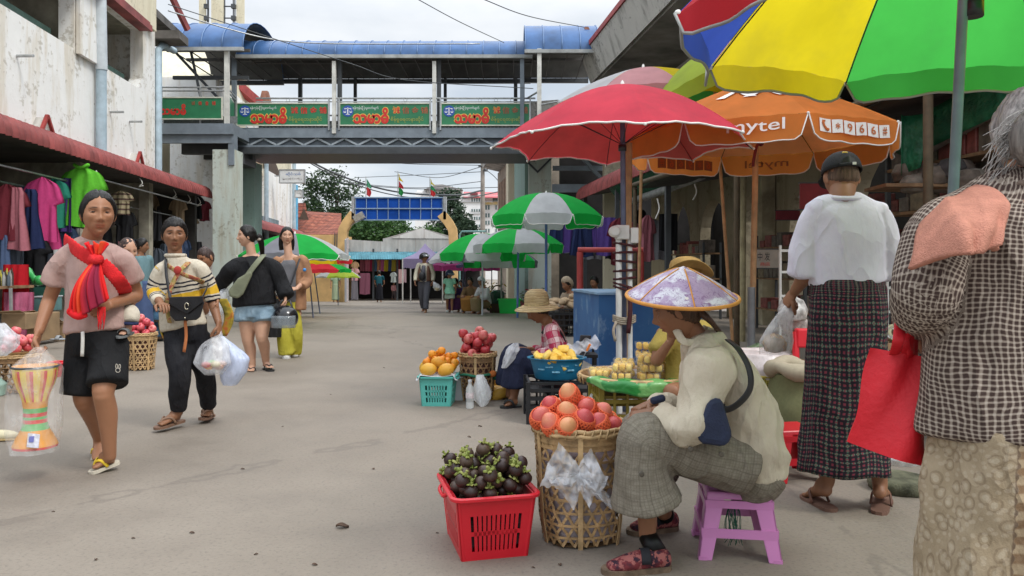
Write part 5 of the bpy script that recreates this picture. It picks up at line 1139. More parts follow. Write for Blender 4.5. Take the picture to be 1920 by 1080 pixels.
def m_leafprint():
 s=NT('printed_green_plastic'); v=s.coord(); n=s.noise(v,7,3); c=s.mix(s.step(n,.48,.55),(.02,.19,.035),(.14,.34,.10)); w=s.step(s.vor(v,13),.25,.18); c=s.mix(s.math('MULTIPLY',w,s.step(s.noise(v,3,2),.5,.55)),c,(.75,.78,.72)); s.bump(s.noise(v,18,4),.6,.015); return s.fin(c,.3,.5)
b=MB(); b.M=Matrix.Translation(TY);
b.grid(lambda u,v:(lambda a,rad,z:Vector((cos(a)*rad,sin(a)*rad,z)))(R(-150)+R(130)*u,.30+.085*min(v*2,1),.055-.14*max(0,v-.35)*(.35+.65*abs(sin(u*PI*1.0)))-.0*u+.006*sin(u*25)),40,10)
tag(b.build('plastic_cloth',m_leafprint(),None,True,thick=.003),'green leaf-printed plastic cloth hanging over the front of the bamboo tray','cloth')
b=MB(); b.lathe([(0,.012),(.26,.012),(.29,.04),(.285,.042),(.25,.02),(0,.02)],32,TY); tag(b.build('metal_platter',M_GALV,None,True,sharp=40),'wide steel platter under the packed pineapple on the bamboo tray','platter')
CLAM=NT('clamshell_plastic'); CLAM.fin((.9,.91,.9),.1,.6); CLAM.b.inputs['Alpha'].default_value=.10; CLAM=CLAM.m
def fruit_box(p,rz,label):
 t=thing('fruit_box',label,'fruit box',p,rz,'packed boxes of pineapple on the bamboo tray')
 for k,(x,y) in enumerate([(-.042,-.026),(0,-.028),(.042,-.025),(-.04,.026),(.002,.027),(.043,.026)]):
  o=chunkmesh(.019,.026,.021,k+3).build('pineapple_piece',M_PINE,t,True); o.location=(x,y,.024)
 b=MB(); b.hexa([(-.064,-.052,0),(.064,-.052,0),(.064,.052,0),(-.064,.052,0),(-.07,-.058,.05),(.07,-.058,.05),(.07,.058,.05),(-.07,.058,.05)]); b.build('clear_lid',CLAM,t,bevel=.006); return t
fb=fruit_box((TY[0],TY[1],TY[2]+.02),0,'clear box of yellow pineapple pieces stacked on the bamboo tray')
k=0
for (x,y,n) in [(-.23,-.05,1),(-.21,.09,1),(-.10,-.17,2),(-.07,-.04,2),(-.06,.11,2),(.06,-.19,3),(.08,-.05,3),(.09,.1,4),(.21,-.10,3),(.22,.05,4),(-.16,.02,1)]:
 for j in range(n):
  o=fb if k==0 else copy_tree(fb); k+=1; o.location=(TY[0]+x+rr.uniform(-.012,.012),TY[1]+y+rr.uniform(-.01,.01),TY[2]+.035+j*.053); o.rotation_euler=(0,0,rr.uniform(-.35,.35))
b=MB(); b.grid(lambda u,v:Vector((TY[0]-.26+.10*u,TY[1]-.10+.05*v+.1*u,TY[2]+.05+.02*sin(u*PI)*(1-v))),12,6); tag(b.build('banana_leaf',mat('banana_leaf_green',(.04,.16,.03),.5),None,True,thick=.002),'strip of green leaf on the left side of the bamboo tray','leaf')
crumple_bag('plastic_bag','white crumpled plastic bag on the ground between the black crate and the mustard crate',[P(1118,800,5.2),P(1119,760,5.2),P(1122,728,5.25)],[(.05,.05),(.075,.06),(.06,.05),(.03,.03)],FILMW,seed=7)
def m_bluepaint():
 s=NT('chipped_blue_paint'); v=s.coord(); n=s.noise(s.mapv(v,(1,1,.5)),5,6,.65); m_=s.noise(v,1.6,4); c=s.ramp(m_,[(.3,(.018,.075,.22)),(.7,(.04,.15,.34))]); c=s.mix(s.math('MULTIPLY',s.step(n,.54,.66),.6),c,(.22,.34,.48)); s.bump(n,.2,.01); return s.fin(c,.55,.35)
t=thing('market_counter','chipped blue painted counter behind the white umbrella pipes','counter',(1.5,8.6,0),world=True)
BP=m_bluepaint(); b=MB(); b.M=Matrix(((1,-.127,0,8.5*.127),(0,1,0,0),(0,0,1,0),(0,0,0,1))); b.box(.96,2.1,8.5,9.85,0,.82); b.build('counter_body',BP,t); b=MB(); b.M=Matrix(((1,-.127,0,8.5*.127),(0,1,0,0),(0,0,1,0),(0,0,0,1))); b.box(.94,2.12,8.48,9.87,.82,.845); b.build('counter_top',mat('pale_blue_top',(.20,.33,.48),.5,.2,4),t)
t=thing('steel_frame','oxide red tubular frame standing behind the blue counter','frame',(1.35,10.5,0),world=True)
for x in (.93,1.76):
 b=MB(); b.tube([(x,10.5,0),(x,10.5,1.33)],.045,10); b.build('upright',M_RED,t,True,sharp=50)
b=MB(); b.tube([(.90,10.5,1.36),(1.79,10.5,1.36)],.035,10); b.build('crossbar',M_RED,t,True,sharp=50)
t=thing('folding_chair','black plastic chair back showing above the fruit beside the blue counter','chair',(1.0,7.3,0),world=True)
b=MB(); b.hexa([P(1083,660,7.3),P(1104,660,7.3),P(1104,660,7.36),P(1083,660,7.36),P(1088,628,7.36),P(1109,629,7.36),P(1109,629,7.42),P(1088,628,7.42)]); b.build('backrest',M_BLKPL,t,bevel=.01)
b=MB(); b.box(.62,.80,7.15,7.4,.28,.31); b.build('seat',M_BLKPL,t)
for x,y in ((.63,7.17),(.78,7.17),(.63,7.38),(.78,7.38)): pipe('leg',[(x,y,0),(x,y,.3 if y<7.3 else .34)],.012,M_BLKPL,t,6)
def stool(name,label,c,rz,m,s=.27,h=.262,group=None):
 t=thing(name,label,'stool',c,rz,group); b=MB(); a=s*.42; z=h
 b.hexa([(-a,-a,z-.028),(a,-a,z-.028),(a,a,z-.028),(-a,a,z-.028),(-a*.94,-a*.94,z),(a*.94,-a*.94,z),(a*.94,a*.94,z),(-a*.94,a*.94,z)]); b.build('seat',m,t,bevel=.008)
 B=s*.52
 for sx in (-1,1):
  for sy in (-1,1):
   b=MB(); q=lambda f,zz,w: (lerp(B,a*.93,zz/h),w)
   for (ox,oy) in ((1,0),(0,1)):
    w=.062; t0=.008
    def c4(zz,wd):
     r_=lerp(B,a*.96,zz/h)
     p=[(r_,r_),(r_-wd*ox-t0*oy,r_-wd*oy-t0*ox)]
     x0,y0=p[0];x1,y1=p[1]
     return [(sx*x0,sy*y0,zz),(sx*x1,sy*y0,zz),(sx*x1,sy*y1,zz),(sx*x0,sy*y1,zz)]
    b.hexa(c4(0,.05)+c4(h-.02,.07))
   b.build('leg',m,t,bevel=.003)
 for zz,hh in ((h-.045,.03),(h*.40,.035)):
  r_=lerp(B,a*.96,zz/h)
  b=MB()
  for sg in (-1,1): b.box(-r_,r_,sg*r_-.0035-.0005*sg,sg*r_+.0035-.0005*sg,zz-hh/2,zz+hh/2); b.box(sg*r_-.0035,sg*r_+.0035,-r_+.004,r_-.004,zz-hh/2,zz+hh/2)
  b.build('apron' if zz>h*.6 else 'brace',m,t)
 for sx in (-1,1):
  for sy in (-1,1): b=MB(); b.box(sx*B-.032*(sx>0),sx*B+.032*(sx<0),sy*B-.032*(sy>0),sy*B+.032*(sy<0),0,.014); b.build('foot',m,t)
 return t
stool('plastic_stool','lilac pink plastic stool under the woman in the conical hat',(.895,3.09,0),R(-8),M_PINKPL,.30,.255)
stool('plastic_stool','red plastic stool behind the cream-shirted woman and the plaid longyi',(1.50,4.15,0),R(10),mat('deep_red_plastic',(.48,.01,.02),.35,.06,3),.28,.27)
t=thing('plastic_twine','tangle of green plastic twine hanging under the lilac stool','twine',(.88,3.05,.1),world=True)
rr=random.Random(8); b=MB()
for k in range(26):
 x=.875+rr.uniform(-.025,.03); b.tube(smoothpath([(.88,3.06,.215),(x,3.04,.16),(x+rr.uniform(-.02,.02),3.03,.10),(x+rr.uniform(-.03,.03),3.02,rr.uniform(.03,.09))],6),.0014,3)
b.build('twine',mat('green_twine',(.02,.12,.07),.6),t,True)
t=thing('grain_sack','olive woven sack with a rolled beige mouth beside the red stool','sack',(1.72,4.5,0),world=True)
def lump(c,prof,n=22,seed=0,amp=.03):
 b=MB(); c=Vector(c); pz=[p[1] for p in prof];
 def f(u,v):
  i=v*(len(prof)-1); k=min(int(i),len(prof)-2); fr=i-k; r_=lerp(prof[k][0],prof[k+1][0],fr); z=lerp(prof[k][1],prof[k+1][1],fr); a=2*PI*u
  nn=mnoise.noise(Vector((cos(a)*1.5,sin(a)*1.5,z*6+seed)))*amp; return c+Vector((cos(a)*(r_+nn),sin(a)*(r_+nn),z))
 b.grid(f,n,30,wrap=True); return b
lump((1.72,4.55,0),[(.001,.0),(.17,.0),(.20,.08),(.21,.3),(.19,.47),(.185,.5),(.001,.5)],26,2).build('sack_body',fabric('olive_sack',(.15,.155,.075),0,.9,60),t,True)
b=MB(); b.tube([(1.72+cos(a)*(.165+.01*sin(a*5)),4.55+sin(a)*.165,.53+.012*sin(a*4)) for a in [2*PI*i/30 for i in range(31)]],[(.045+.01*sin(i),.05) for i in range(31)],10); b.build('rolled_mouth',fabric('beige_sack_lining',(.36,.31,.22),0,.9,40),t,True)
lump((1.72,4.55,0),[(.001,.52),(.1,.54),(.14,.50)],16,4).build('contents',mat('brown_grain',(.22,.13,.06),.9,.4,90,.5),t,True)
def m_mesh():
 s=NT('yellow_mesh_basket_plastic'); v=s.coord(); o=s.sep(v); a=s.math('MULTIPLY',s.math('ARCTAN2',s.math('SUBTRACT',o[1],4.95),s.math('SUBTRACT',o[0],1.60)),.2)
 w=s.math('MAXIMUM',s.band(a,.012,.45,.15),s.band(o[2],.012,.45,.15)); c=s.mix(w,(.10,.085,.02),(.48,.40,.07)); s.bump(w,.6,.004); return s.fin(c,.5,.4)
t=thing('mesh_basket','yellow mesh plastic basket lined with milky plastic beside the olive sack','basket',(1.60,4.95,0),world=True)
b=MB(); b.lathe([(.0,.0),(.16,0),(.225,.44),(.215,.44),(.15,.01),(0,.01)],28,(1.60,4.95,0)); b.build('body',m_mesh(),t,True,sharp=40)
b=MB(); b.tube([(1.60+cos(a)*.222,4.95+sin(a)*.222,.44+.012*sin(a*3)) for a in [2*PI*i/30 for i in range(31)]],.011,6); b.build('rim',mat('mustard_rim',(.45,.35,.06),.5),t,True)
lump((1.60,4.95,0),[(.20,.40),(.215,.50),(.20,.58),(.12,.60),(.001,.55)],26,9,.05).build('liner_bag',plastic_film('pinkish_liner_film',(.66,.58,.56),.8),t,True)
b=MB();
t=thing('plastic_chair','red plastic chair frame half hidden behind the olive sack','chair',(1.9,4.9,0),world=True)
for x,z1 in ((1.79,.72),(2.1,.72)): pipe('leg',[(x,4.8,0),(x,4.85,z1)],.022,M_REDPL,t,6)
b=MB(); b.box(1.79,2.12,4.82,4.88,.62,.74); b.build('backrest',M_REDPL,t,bevel=.01); b=MB(); b.box(1.78,2.12,4.85,5.2,.38,.41); b.build('seat',M_REDPL,t)
t=thing('stall_table','low stall table loaded with packets and tape behind the man in plaid','table',(2.55,4.9,0),world=True)
b=MB(); b.box(2.0,3.6,4.7,5.7,.62,.66); b.build('tabletop',M_WOOD,t)
for x in (2.05,3.5):
 for y in (4.75,5.6): pipe('leg',[(x,y,0),(x,y,.62)],.025,M_WOOD,t,6)
rr=random.Random(17); PK=[(.6,.6,.58),(.12,.35,.12),(.55,.45,.08),(.5,.05,.05),(.1,.2,.4),(.45,.3,.2),(.65,.35,.4)]
for k in range(26):
 c=rr.choice(PK); x=rr.uniform(2.05,3.4); y=rr.uniform(4.75,5.5); w=rr.uniform(.05,.1)
 b=MB(); b.sphere((0,0,0),1,10,7); b.v=[(math.copysign(abs(p[0])**.5,p[0])*w,math.copysign(abs(p[1])**.6,p[1])*w*.7,p[2]*.035) for p in b.v]
 o=b.build('goods_packet',mat('packet_%d'%PK.index(c),c,.3,.25,30),None,True); o.location=(x,y,.695+rr.choice((0,0,.05))); o.rotation_euler=(rr.uniform(-.2,.2),rr.uniform(-.2,.2),rr.uniform(0,3)); tag(o,'plastic-wrapped goods packet heaped on the stall table behind the man','packet','packets on the stall table')
for px,py,r_,c,lab in ((1676,612,.055,(.36,.33,.20),'roll of pale tape standing on the stall table edge'),(1668,583,.04,(.5,.5,.48),'small white cup on the stall table by the shirt sleeve')):
 q=P(px,py,4.75); b=MB(); b.lathe([(r_*.55,-.03),(r_,-.03),(r_,.03),(r_*.55,.03),(r_*.55,-.03)],20,(q.x,q.y,.72),ax=Matrix.Rotation(R(78),3,'X'),caps=False); tag(b.build('tape_roll' if r_>.05 else 'cup',mat('tape_%d'%int(r_*1000),c,.4),None,True,sharp=40),lab,'tape roll' if r_>.05 else 'cup')
t=thing('stepping_stone','mossy round stone slab on the ground behind the man\'s sandals','stone',(1.98,3.9,0))
b=MB(); b.lathe([(0,0),(.15,0),(.16,.03),(.15,.06),(.12,.065),(0,.065)],20); b.v=[(x*(1+.1*mnoise.noise(Vector((x*9,y*9,0)))),y,z+.006*mnoise.noise(Vector((x*12,y*12,z)))) for x,y,z in b.v]; b.build('slab',mat('mossy_stone',(.11,.11,.07),.95,.4,12,.6),t,True)
crumple_bag('plastic_bag','white plastic bag of goods on the ground under the stall table',[P(1690,880,4.4),P(1692,850,4.4),P(1694,820,4.45)],[(.06,.06),(.09,.08),(.07,.06),(.03,.03)],FILMW,seed=17)
for k,(px,py,d,r_,c,lab) in enumerate([(1420,675,5.4,.12,(.2,.3,.16),'heap of green vegetables in a clear bag behind the seated woman\'s back'),(1448,668,5.6,.10,(.5,.52,.5),'white bag of goods beside the green vegetable heap'),(1487,580,5.2,.09,(.5,.48,.45),'clear bag of white crackers hanging by the plaid longyi'),(1487,600,5.3,.08,(.55,.5,.48),'second cracker bag just below the first')]):
 q=P(px,py,d); lump(tuple(q-Vector((0,0,r_))),[(.001,0),(r_,.02),(r_*1.1,r_),(r_*.7,r_*1.7),(.001,r_*2)],18,k*3,.03); b=lump(tuple(q-Vector((0,0,r_))),[(.001,0),(r_,.02),(r_*1.1,r_),(r_*.7,r_*1.7),(.001,r_*2)],18,k*3,.03); tag(b.build('goods_bag',mat('bag_goods_%d'%k,c,.3,.4,25,.5),None,True),lab,'bag')
t=thing('goods_shelf','low wooden shelf carrying bags behind the cream-shirted woman','shelf',(2.0,5.6,0),world=True)
b=MB(); b.box(1.55,2.2,5.25,5.95,.40,.43); b.build('board',M_WOOD,t)
for x in (1.6,2.15):
 for y in (5.3,5.9): pipe('leg',[(x,y,0),(x,y,.40)],.02,M_WOOD,t,6)
bamboo_basket('bamboo_basket','bamboo basket of pink apples on the left beside the pink-shirted woman',(-4.08,8.45,0),[(.125,0),(.135,.15),(.15,.30),(.158,.40)],18,7,M_CANEL,liner=(mat('brown_paper_liner',(.12,.05,.04)),.8))
pa=apple_proto(.043,F_PINKA,'pink apple heaped on the basket beside the pink-shirted woman','apples on the left basket'); rr=random.Random(5)
ins=disc(-4.08,8.45,.13); place(pa,heap(19,.043,ins,.36,6,40,None,.6),rr,1.4)
bamboo_basket('bamboo_basket','dark bamboo basket of pink apples at the left edge of the street',(-4.50,6.95,0),[(.165,0),(.18,.12),(.19,.26),(.2,.34)],18,6,M_CANED)
t=thing('bamboo_tray','flat orange bamboo tray lying on the dark basket at the left edge','tray',(-4.50,6.95,.35)); b=MB(); b.lathe([(0,0),(.19,0),(.215,.022),(.205,.022),(.185,.008),(0,.008)],28); b.build('tray_floor',M_CANEL,t,True,sharp=40)
pb=copy_tree(pa); pb['label']='pink apple on the flat tray at the left edge of the street'; pb['group']='apples on the left edge tray'
ins=disc(-4.47,6.93,.14); place(pb,heap(16,.043,ins,.36,16,40,None,.6),rr,1.4)
crumple_bag('plastic_bag','bulging white plastic bag at the left edge beside the apple tray',[P(-5,668,6.5),P(2,640,6.5),P(-6,606,6.5)],[(.06,.06),(.14,.12),(.13,.12),(.05,.05)],FILMW,seed=27)
lump((-4.55,6.72,0),[(.001,0),(.1,0),(.11,.1),(.06,.16),(.001,.17)],16,3,.03).build('goods_bag',mat('pale_green_bag',(.35,.5,.42),.4,.1,9),None,True)
tag(bpy.data.objects['goods_bag.004'] if 'goods_bag.004' in bpy.data.objects else COL.objects[-1],'pale green bag on the ground against the dark basket','bag')
t=thing('shoe','cream slip-on shoe at the very left edge of the street','shoe',tuple(G(2,826)))
b=MB(); b.sphere((0,0,.035),(.12,.04,.035),14,8); b.build('upper',mat('cream_leather',(.62,.55,.36),.5),t,True); b=MB(); b.sphere((0,0,.01),(.125,.043,.012),14,6); b.build('sole',mat('tan_sole',(.4,.28,.12),.7),t,True)
b=MB(); b.box(-.06,.06,-.06,.06,0,.22)
q=G(110,705); plastic_basket('plastic_bucket','small bright red plastic bucket half hidden behind the pink-shirted woman\'s leg',(q.x,q.y,0),0,.16,.16,.14,M_REDPL,.8,slots=False,cat='bucket')
q=G(955,588); t=plastic_basket('plastic_tub','bright green plastic tub on the ground among the flower sellers',(q.x,q.y+.2,gz(q.y)),0,.58,.42,.37,M_LIMEP,.86,slots=False,cat='tub')
t=thing('wheelie_bin','dark green wheeled rubbish bin against the teal pillar','bin',tuple(G(983,572)),world=True); q=G(983,572); z=q.z
b=MB(); b.hexa([(q.x-.3,q.y-.3,z),(q.x+.3,q.y-.3,z),(q.x+.3,q.y+.3,z),(q.x-.3,q.y+.3,z),(q.x-.36,q.y-.36,z+.9),(q.x+.36,q.y-.36,z+.9),(q.x+.36,q.y+.36,z+.9),(q.x-.36,q.y+.36,z+.9)]); DG=mat('dark_green_bin',(.03,.05,.035),.5,.15,4); b.build('body',DG,t,bevel=.02)
b=MB(); b.box(q.x-.42,q.x+.42,q.y-.42,q.y+.4,z+.9,z+.95); b.box(q.x-.2,q.x+.2,q.y-.45,q.y-.42,z+.88,z+.95); b.build('lid',DG,t,bevel=.015)
for sx in (-1,1): b=MB(); b.lathe([(0,-.03),(.09,-.03),(.09,.03),(0,.03)],12,(q.x+sx*.28,q.y-.3,z+.09),ax=Matrix.Rotation(R(90),3,'Y')); b.build('wheel',M_BLKPL,t,True,sharp=40)
q=G(906,578); t=thing('paint_bucket','blue and white bucket weighting the foot of a green umbrella','bucket',tuple(q)); b=MB(); b.lathe([(0,0),(.14,0),(.16,.10),(.155,.10),(.15,.11),(.17,.28),(.16,.28),(.14,.02),(0,.02)],18); b.mi=[1 if 2<=i//18<5 else 0 for i in range(len(b.f))]; b.build('body',[mat('blue_bucket',(.08,.16,.3),.5),M_GREYPL],t,True,sharp=40)
q=G(877,577); t=thing('jerrycan','yellow plastic jerrycan with its top cut off on the ground by the umbrella bucket','jerrycan',tuple(q)); b=MB(); b.box(-.14,.14,-.1,.1,0,.36); b.build('body',mat('yellow_jerrycan',(.48,.30,.03),.5,.15,5),t,bevel=.03)
q=G(925,575); t=thing('glass_case','small green glass display jar on a stand behind the green tub','jar',(-.40,20.9,gz(20.9))); b=MB(); b.box(-.2,.2,-.2,.2,0,.25); b.build('stand',mat('brown_stand',(.1,.05,.04),.8),t); b=MB(); b.lathe([(0,.25),(.18,.25),(.2,.3),(.2,.55),(.14,.6),(.1,.62),(0,.62)],16); b.build('jar_body',mat('green_glass',(.05,.12,.09),.15,.2,3),t,True,sharp=40)
b=MB(); b.tube([(.13*cos(a),0,.62+.12*sin(a)) for a in [PI*i/8 for i in range(9)]],.02,6); b.build('jar_handle',mat('tan_handle',(.35,.22,.15),.7),t,True)
def foliage_heap(label,c,w,h,cols,seed,n=180,cat='flowers',name='flower_bunch'):
 r_=random.Random(seed); t=thing(name,label,cat,c)
 for k,col in enumerate(cols):
  b=MB()
  for _ in range(n//len(cols)):
   p=Vector((r_.gauss(0,.45)*w,r_.gauss(0,.4)*w,abs(r_.gauss(0,.5))*h+.03)); a=Vector((r_.gauss(0,1),r_.gauss(0,1),r_.gauss(0,1))).normalized(); e=a.cross(Vector((r_.gauss(0,1),1,r_.gauss(0,1)))).normalized(); s_=r_.uniform(.04,.10)
   b.add([p-a*s_,p+e*s_*.4,p+a*s_,p-e*s_*.4],[(0,1,2,3)])
  b.build('leaf' if k==0 else 'blossom',mat('bunch_%s_%d'%(label[:12].replace(' ','_'),k),col,.6,.3,20),t)
 return t
FH='flower and vegetable bunches by the green tub'
for k,(px,py,w,h,cols,lab) in enumerate([(924,586,.3,.5,[(.03,.08,.02),(.5,.33,.03)],'green bunch with yellow blossoms right of the umbrella bucket'),(935,578,.25,.6,[(.04,.10,.02),(.55,.38,.04)],'taller yellow-flowered bunch just left of the green tub'),(858,578,.35,.35,[(.03,.06,.02),(.10,.12,.02)],'dark leafy bunch lying left of the yellow jerrycan'),(912,572,.3,.7,[(.10,.09,.02),(.35,.25,.03)],'olive bunch standing behind the umbrella bucket'),(985,580,.35,.45,[(.1,.16,.06),(.3,.05,.07)],'pink and green vegetable bundle behind the straw hat'),(1012,580,.3,.5,[(.35,.38,.25),(.15,.22,.1)],'pale cabbage bundle right of the wheeled bin')]):
 q=G(px,py); foliage_heap(lab,tuple(q),w,h,cols,k,160)
for k,(px,d,lab) in enumerate([(1068,12.6,'bundle of brown paper packets on a dark crate left of the red frame')]):
 q=P(px,620,d); crate('plastic_crate','black crate under paper packets left of the blue counter',(q.x-.1,d,0),0,.5,.4,.45,M_BLKPL);
 for j in range(7):
  b=MB(); b.sphere((0,0,0),(.12,.08,.05),10,7); o=b.build('paper_packet',mat('tan_paper',(.42,.30,.18),.8,.3,9),None,True); o.location=(q.x-.1+rr.uniform(-.18,.18),d+rr.uniform(-.15,.1),.50+.07*(j//3)); o.rotation_euler=(rr.uniform(-.5,.5),rr.uniform(-.5,.5),rr.uniform(0,3)); tag(o,'tan paper packet heaped on the black crate left of the blue counter','packet','paper packets on the crate')
lf=MB(); lf.grid(lambda u,v:Vector(((u-.5)*.05*sin(PI*(v*.9+.05)),(v-.5)*.07,.006+.012*(2*u-1)**2+.006*sin(v*5))),5,7); lf=lf.build('dry_leaf',mat('dry_leaf_brown',(.10,.06,.04),.9,.4,9),None,True); tag(lf,'small dry leaf scrap lying on the concrete street','leaf','dry leaf scraps on the street')
rr=random.Random(77); spots=[(642,990),(480,1040),(100,960),(500,655),(555,700),(700,880),(820,1000),(620,740),(455,880),(250,1010),(530,800),(720,690),(780,640),(690,610),(1050,1060),(1000,1065),(900,800),(880,820),(845,600),(610,640),(360,1000),(180,1050),(590,1060)]
for k,(px,py) in enumerate(spots):
 o=lf if k==0 else copy_tree(lf); q=G(px,py); o.location=q; o.rotation_euler=(0,0,rr.uniform(0,6)); s_=rr.uniform(.18,.42) if k else .8; o.scale=(s_,s_,s_)
lf.data.materials.clear(); lf.data.materials.append(mat('dry_leaf_brown',(.10,.06,.04)))
# ================================================================ people: helpers
def ev_mesh(verts,faces,voxel,smooth=4,adapt=0):
 me=bpy.data.meshes.new('tmp'); me.from_pydata([tuple(v) for v in verts],[],faces); o=bpy.data.objects.new('tmp',me); COL.objects.link(o)
 r=o.modifiers.new('r','REMESH'); r.mode='VOXEL'; r.voxel_size=voxel; r.adaptivity=adapt
 if smooth: s=o.modifiers.new('s','SMOOTH'); s.factor=.5; s.iterations=smooth
 bpy.context.view_layer.update(); dg=bpy.context.evaluated_depsgraph_get(); m=bpy.data.meshes.new_from_object(o.evaluated_get(dg))
 bpy.data.objects.remove(o); bpy.data.meshes.remove(me)
 n=len(m.vertices); co=np.empty(n*3); m.vertices.foreach_get('co',co); nn=np.empty(n*3); m.vertices.foreach_get('normal',nn)
 fs=[tuple(p.vertices) for p in m.polygons]; bpy.data.meshes.remove(m); return co.reshape(-1,3),nn.reshape(-1,3),fs
def rtube(path,rad,n=20,roll=(1,0,0),cap=.6):
 path=[Vector(p) for p in path]; rad=[(r,r) if isinstance(r,(int,float)) else r for r in rad]
 m=max(10,(len(path)-1)*6); sp=smoothpath(path,m); k=[i/(len(path)-1) for i in range(len(path))]
 rr=[(interp(k,[a[0] for a in rad],i/m),interp(k,[a[1] for a in rad],i/m)) for i in range(m+1)]
 for _ in range(2): rr=[rr[0]]+[tuple((rr[i-1][j]+2*rr[i][j]+rr[i+1][j])/4 for j in (0,1)) for i in range(1,m)]+[rr[m]]
 t0=(sp[0]-sp[1]).normalized(); t1=(sp[-1]-sp[-2]).normalized(); P_=[];Q=[]
 for f in (1,.8,.5): P_.append(sp[0]+t0*min(rr[0])*cap*f); s_=math.sqrt(max(0,1-f*f)); s_=max(s_,.05); Q.append((rr[0][0]*s_,rr[0][1]*s_))
 P_+=sp; Q+=rr
 for f in (.5,.8,1): P_.append(sp[-1]+t1*min(rr[-1])*cap*f); s_=max(math.sqrt(max(0,1-f*f)),.05); Q.append((rr[-1][0]*s_,rr[-1][1]*s_))
 return tube_arr(P_,Q,n,True,roll)
def joinparts(parts):
 vs=[];fs=[]
 for v,f in parts:
  b=len(vs); vs+=[tuple(p) for p in v]; fs+=[tuple(b+i for i in q) for q in f]
 return vs,fs
def wrinkle(co,nn,amp,seed,scale=(7,7,3.2),dirs=None):
 out=co.copy(); sx,sy,sz=scale
 for i in range(len(co)):
  x,y,z=co[i]; v=Vector((x*sx,y*sy,z*sz+seed)); w=mnoise.noise(v)+.5*mnoise.noise(v*2.1+Vector((3.1,seed,0))); r=1-abs(mnoise.noise(v*.8+Vector((seed,9,1))))*2.2
  out[i]+=nn[i]*amp*(w+.7*r)
 return out
def uvparts(co,parts):
 best=None
 for path,rad,roll in parts:
  sp=smoothpath(path,60); A=np.array([tuple(p) for p in sp]); rr=np.mean([r if isinstance(r,(int,float)) else (r[0]+r[1])/2 for r in rad])
  d=np.linalg.norm(co[:,None,:]-A[None],axis=2); k=d.argmin(1); dm=d.min(1)/rr
  L=np.concatenate([[0],np.cumsum(np.linalg.norm(np.diff(A,axis=0),axis=1))]); T=np.gradient(A,axis=0); T/=np.linalg.norm(T,axis=1)[:,None]
  ref=np.array(roll,float); off=co-A[k]; tk=T[k]; al=(off*tk).sum(1); x=ref-tk*(tk@ref)[:,None]; x/=np.linalg.norm(x,axis=1)[:,None]+1e-9; y=np.cross(tk,x)
  u=np.arctan2((off*y).sum(1),(off*x).sum(1))*rr; v=L[k]+al; per=2*PI*rr
  if best is None: best=[dm,u,v,np.full(len(co),per)]
  else:
   w=dm<best[0]
   for q,a in zip(best,(dm,u,v,np.full(len(co),per))): q[w]=a[w]
 return best[1],best[2],best[3]
def mesh_obj(name,co,fs,m,parent=None,uv=None,smooth=True,colors=None):
 me=bpy.data.meshes.new(name); me.from_pydata([tuple(c) for c in co],[],fs); me.materials.append(m); me.polygons.foreach_set('use_smooth',[smooth]*len(me.polygons))
 if uv is not None:
  u,v,per=uv; ul=me.uv_layers.new(name='UVMap').data
  for p in me.polygons:
   vi=p.vertices; us=[u[i] for i in vi]; pe=per[vi[0]]
   if max(us)-min(us)>pe*.5: us=[a+pe if a<0 else a for a in us]
   for li,a,i in zip(p.loop_indices,us,vi): ul[li].uv=(a,v[i])
 if colors is not None:
  ca=me.color_attributes.new('tint','FLOAT_COLOR','POINT'); ca.data.foreach_set('color',np.asarray(colors,float).ravel())
 me.update(); o=bpy.data.objects.new(name,me); COL.objects.link(o)
 if parent: o.parent=parent
 return o
def yoke(J,r=.052,m=.058,dz=.2):
 f=(0,1,0) if abs((J['sl']-J['sr']).x)>.12 else (1,0,0); return [(J['sl'],J['n'].lerp(J['ch'],dz),J['sr']),[r,m,r],f]
def garm(name,parts,m,parent,voxel=.012,smooth=4,wr=.006,seed=1,scale=(7,7,3.2),cap=.10):
 vs,fs=joinparts([rtube(p,r,22,ro,cap) for p,r,ro in parts]); co,nn,ff=ev_mesh(vs,fs,voxel,smooth)
 if wr: co=wrinkle(co,nn,wr,seed,scale)
 return mesh_obj(name,co,ff,m,parent,uvparts(co,parts))
def m_skin(name,col):
 if name in _MC: return _MC[name]
 s=NT(name); v=s.coord(); a=s.attr('tint'); f=s.noise(v,26,4); f2=s.noise(v,5,3)
 c=s.mix(1.0,col,a,'MULTIPLY'); c=s.mix(.22,c,s.ramp(f2,[(.35,tuple(x*.82 for x in col)),(.65,tuple(min(1,x*1.15) for x in col))])); c=s.mix(.10,c,s.ramp(f,[(.35,tuple(x*.7 for x in col)),(.65,tuple(min(1,x*1.2) for x in col))]))
 c=s.mix(s.step(s.math('ADD',s.sep(a)[0],s.sep(a)[1]),1.0,.6),c,s.mix(1.0,col,a,'MULTIPLY'))
 s.bump(s.noise(v,120,3),.10,.003); m=s.fin(c,.5,.35); s.b.inputs['Subsurface Weight'].default_value=.06; s.b.inputs['Subsurface Radius'].default_value=(.01,.004,.002); _MC[name]=m; return m
def m_hair(name,col,rough=.42):
 if name in _MC: return _MC[name]
 s=NT(name); v=s.coord(); n=s.noise(s.mapv(v,(90,90,9)),1.0,5,.6); c=s.ramp(n,[(.3,tuple(x*.4 for x in col)),(.7,tuple(x*1.5 for x in col))]); s.bump(n,.8,.008); m=s.fin(c,rough,.28); _MC[name]=m; return m
SK_A=m_skin('tan_skin',(.33,.155,.083)); SK_B=m_skin('brown_skin',(.25,.118,.063)); SK_C=m_skin('light_skin',(.52,.30,.20)); SK_D=m_skin('deep_tan_skin',(.25,.115,.06))
HAIR=m_hair('black_hair',(.009,.007,.006),.36); HAIRG=m_hair('grey_hair',(.33,.31,.29),.6); HAIRB=m_hair('brown_hair',(.07,.035,.02))
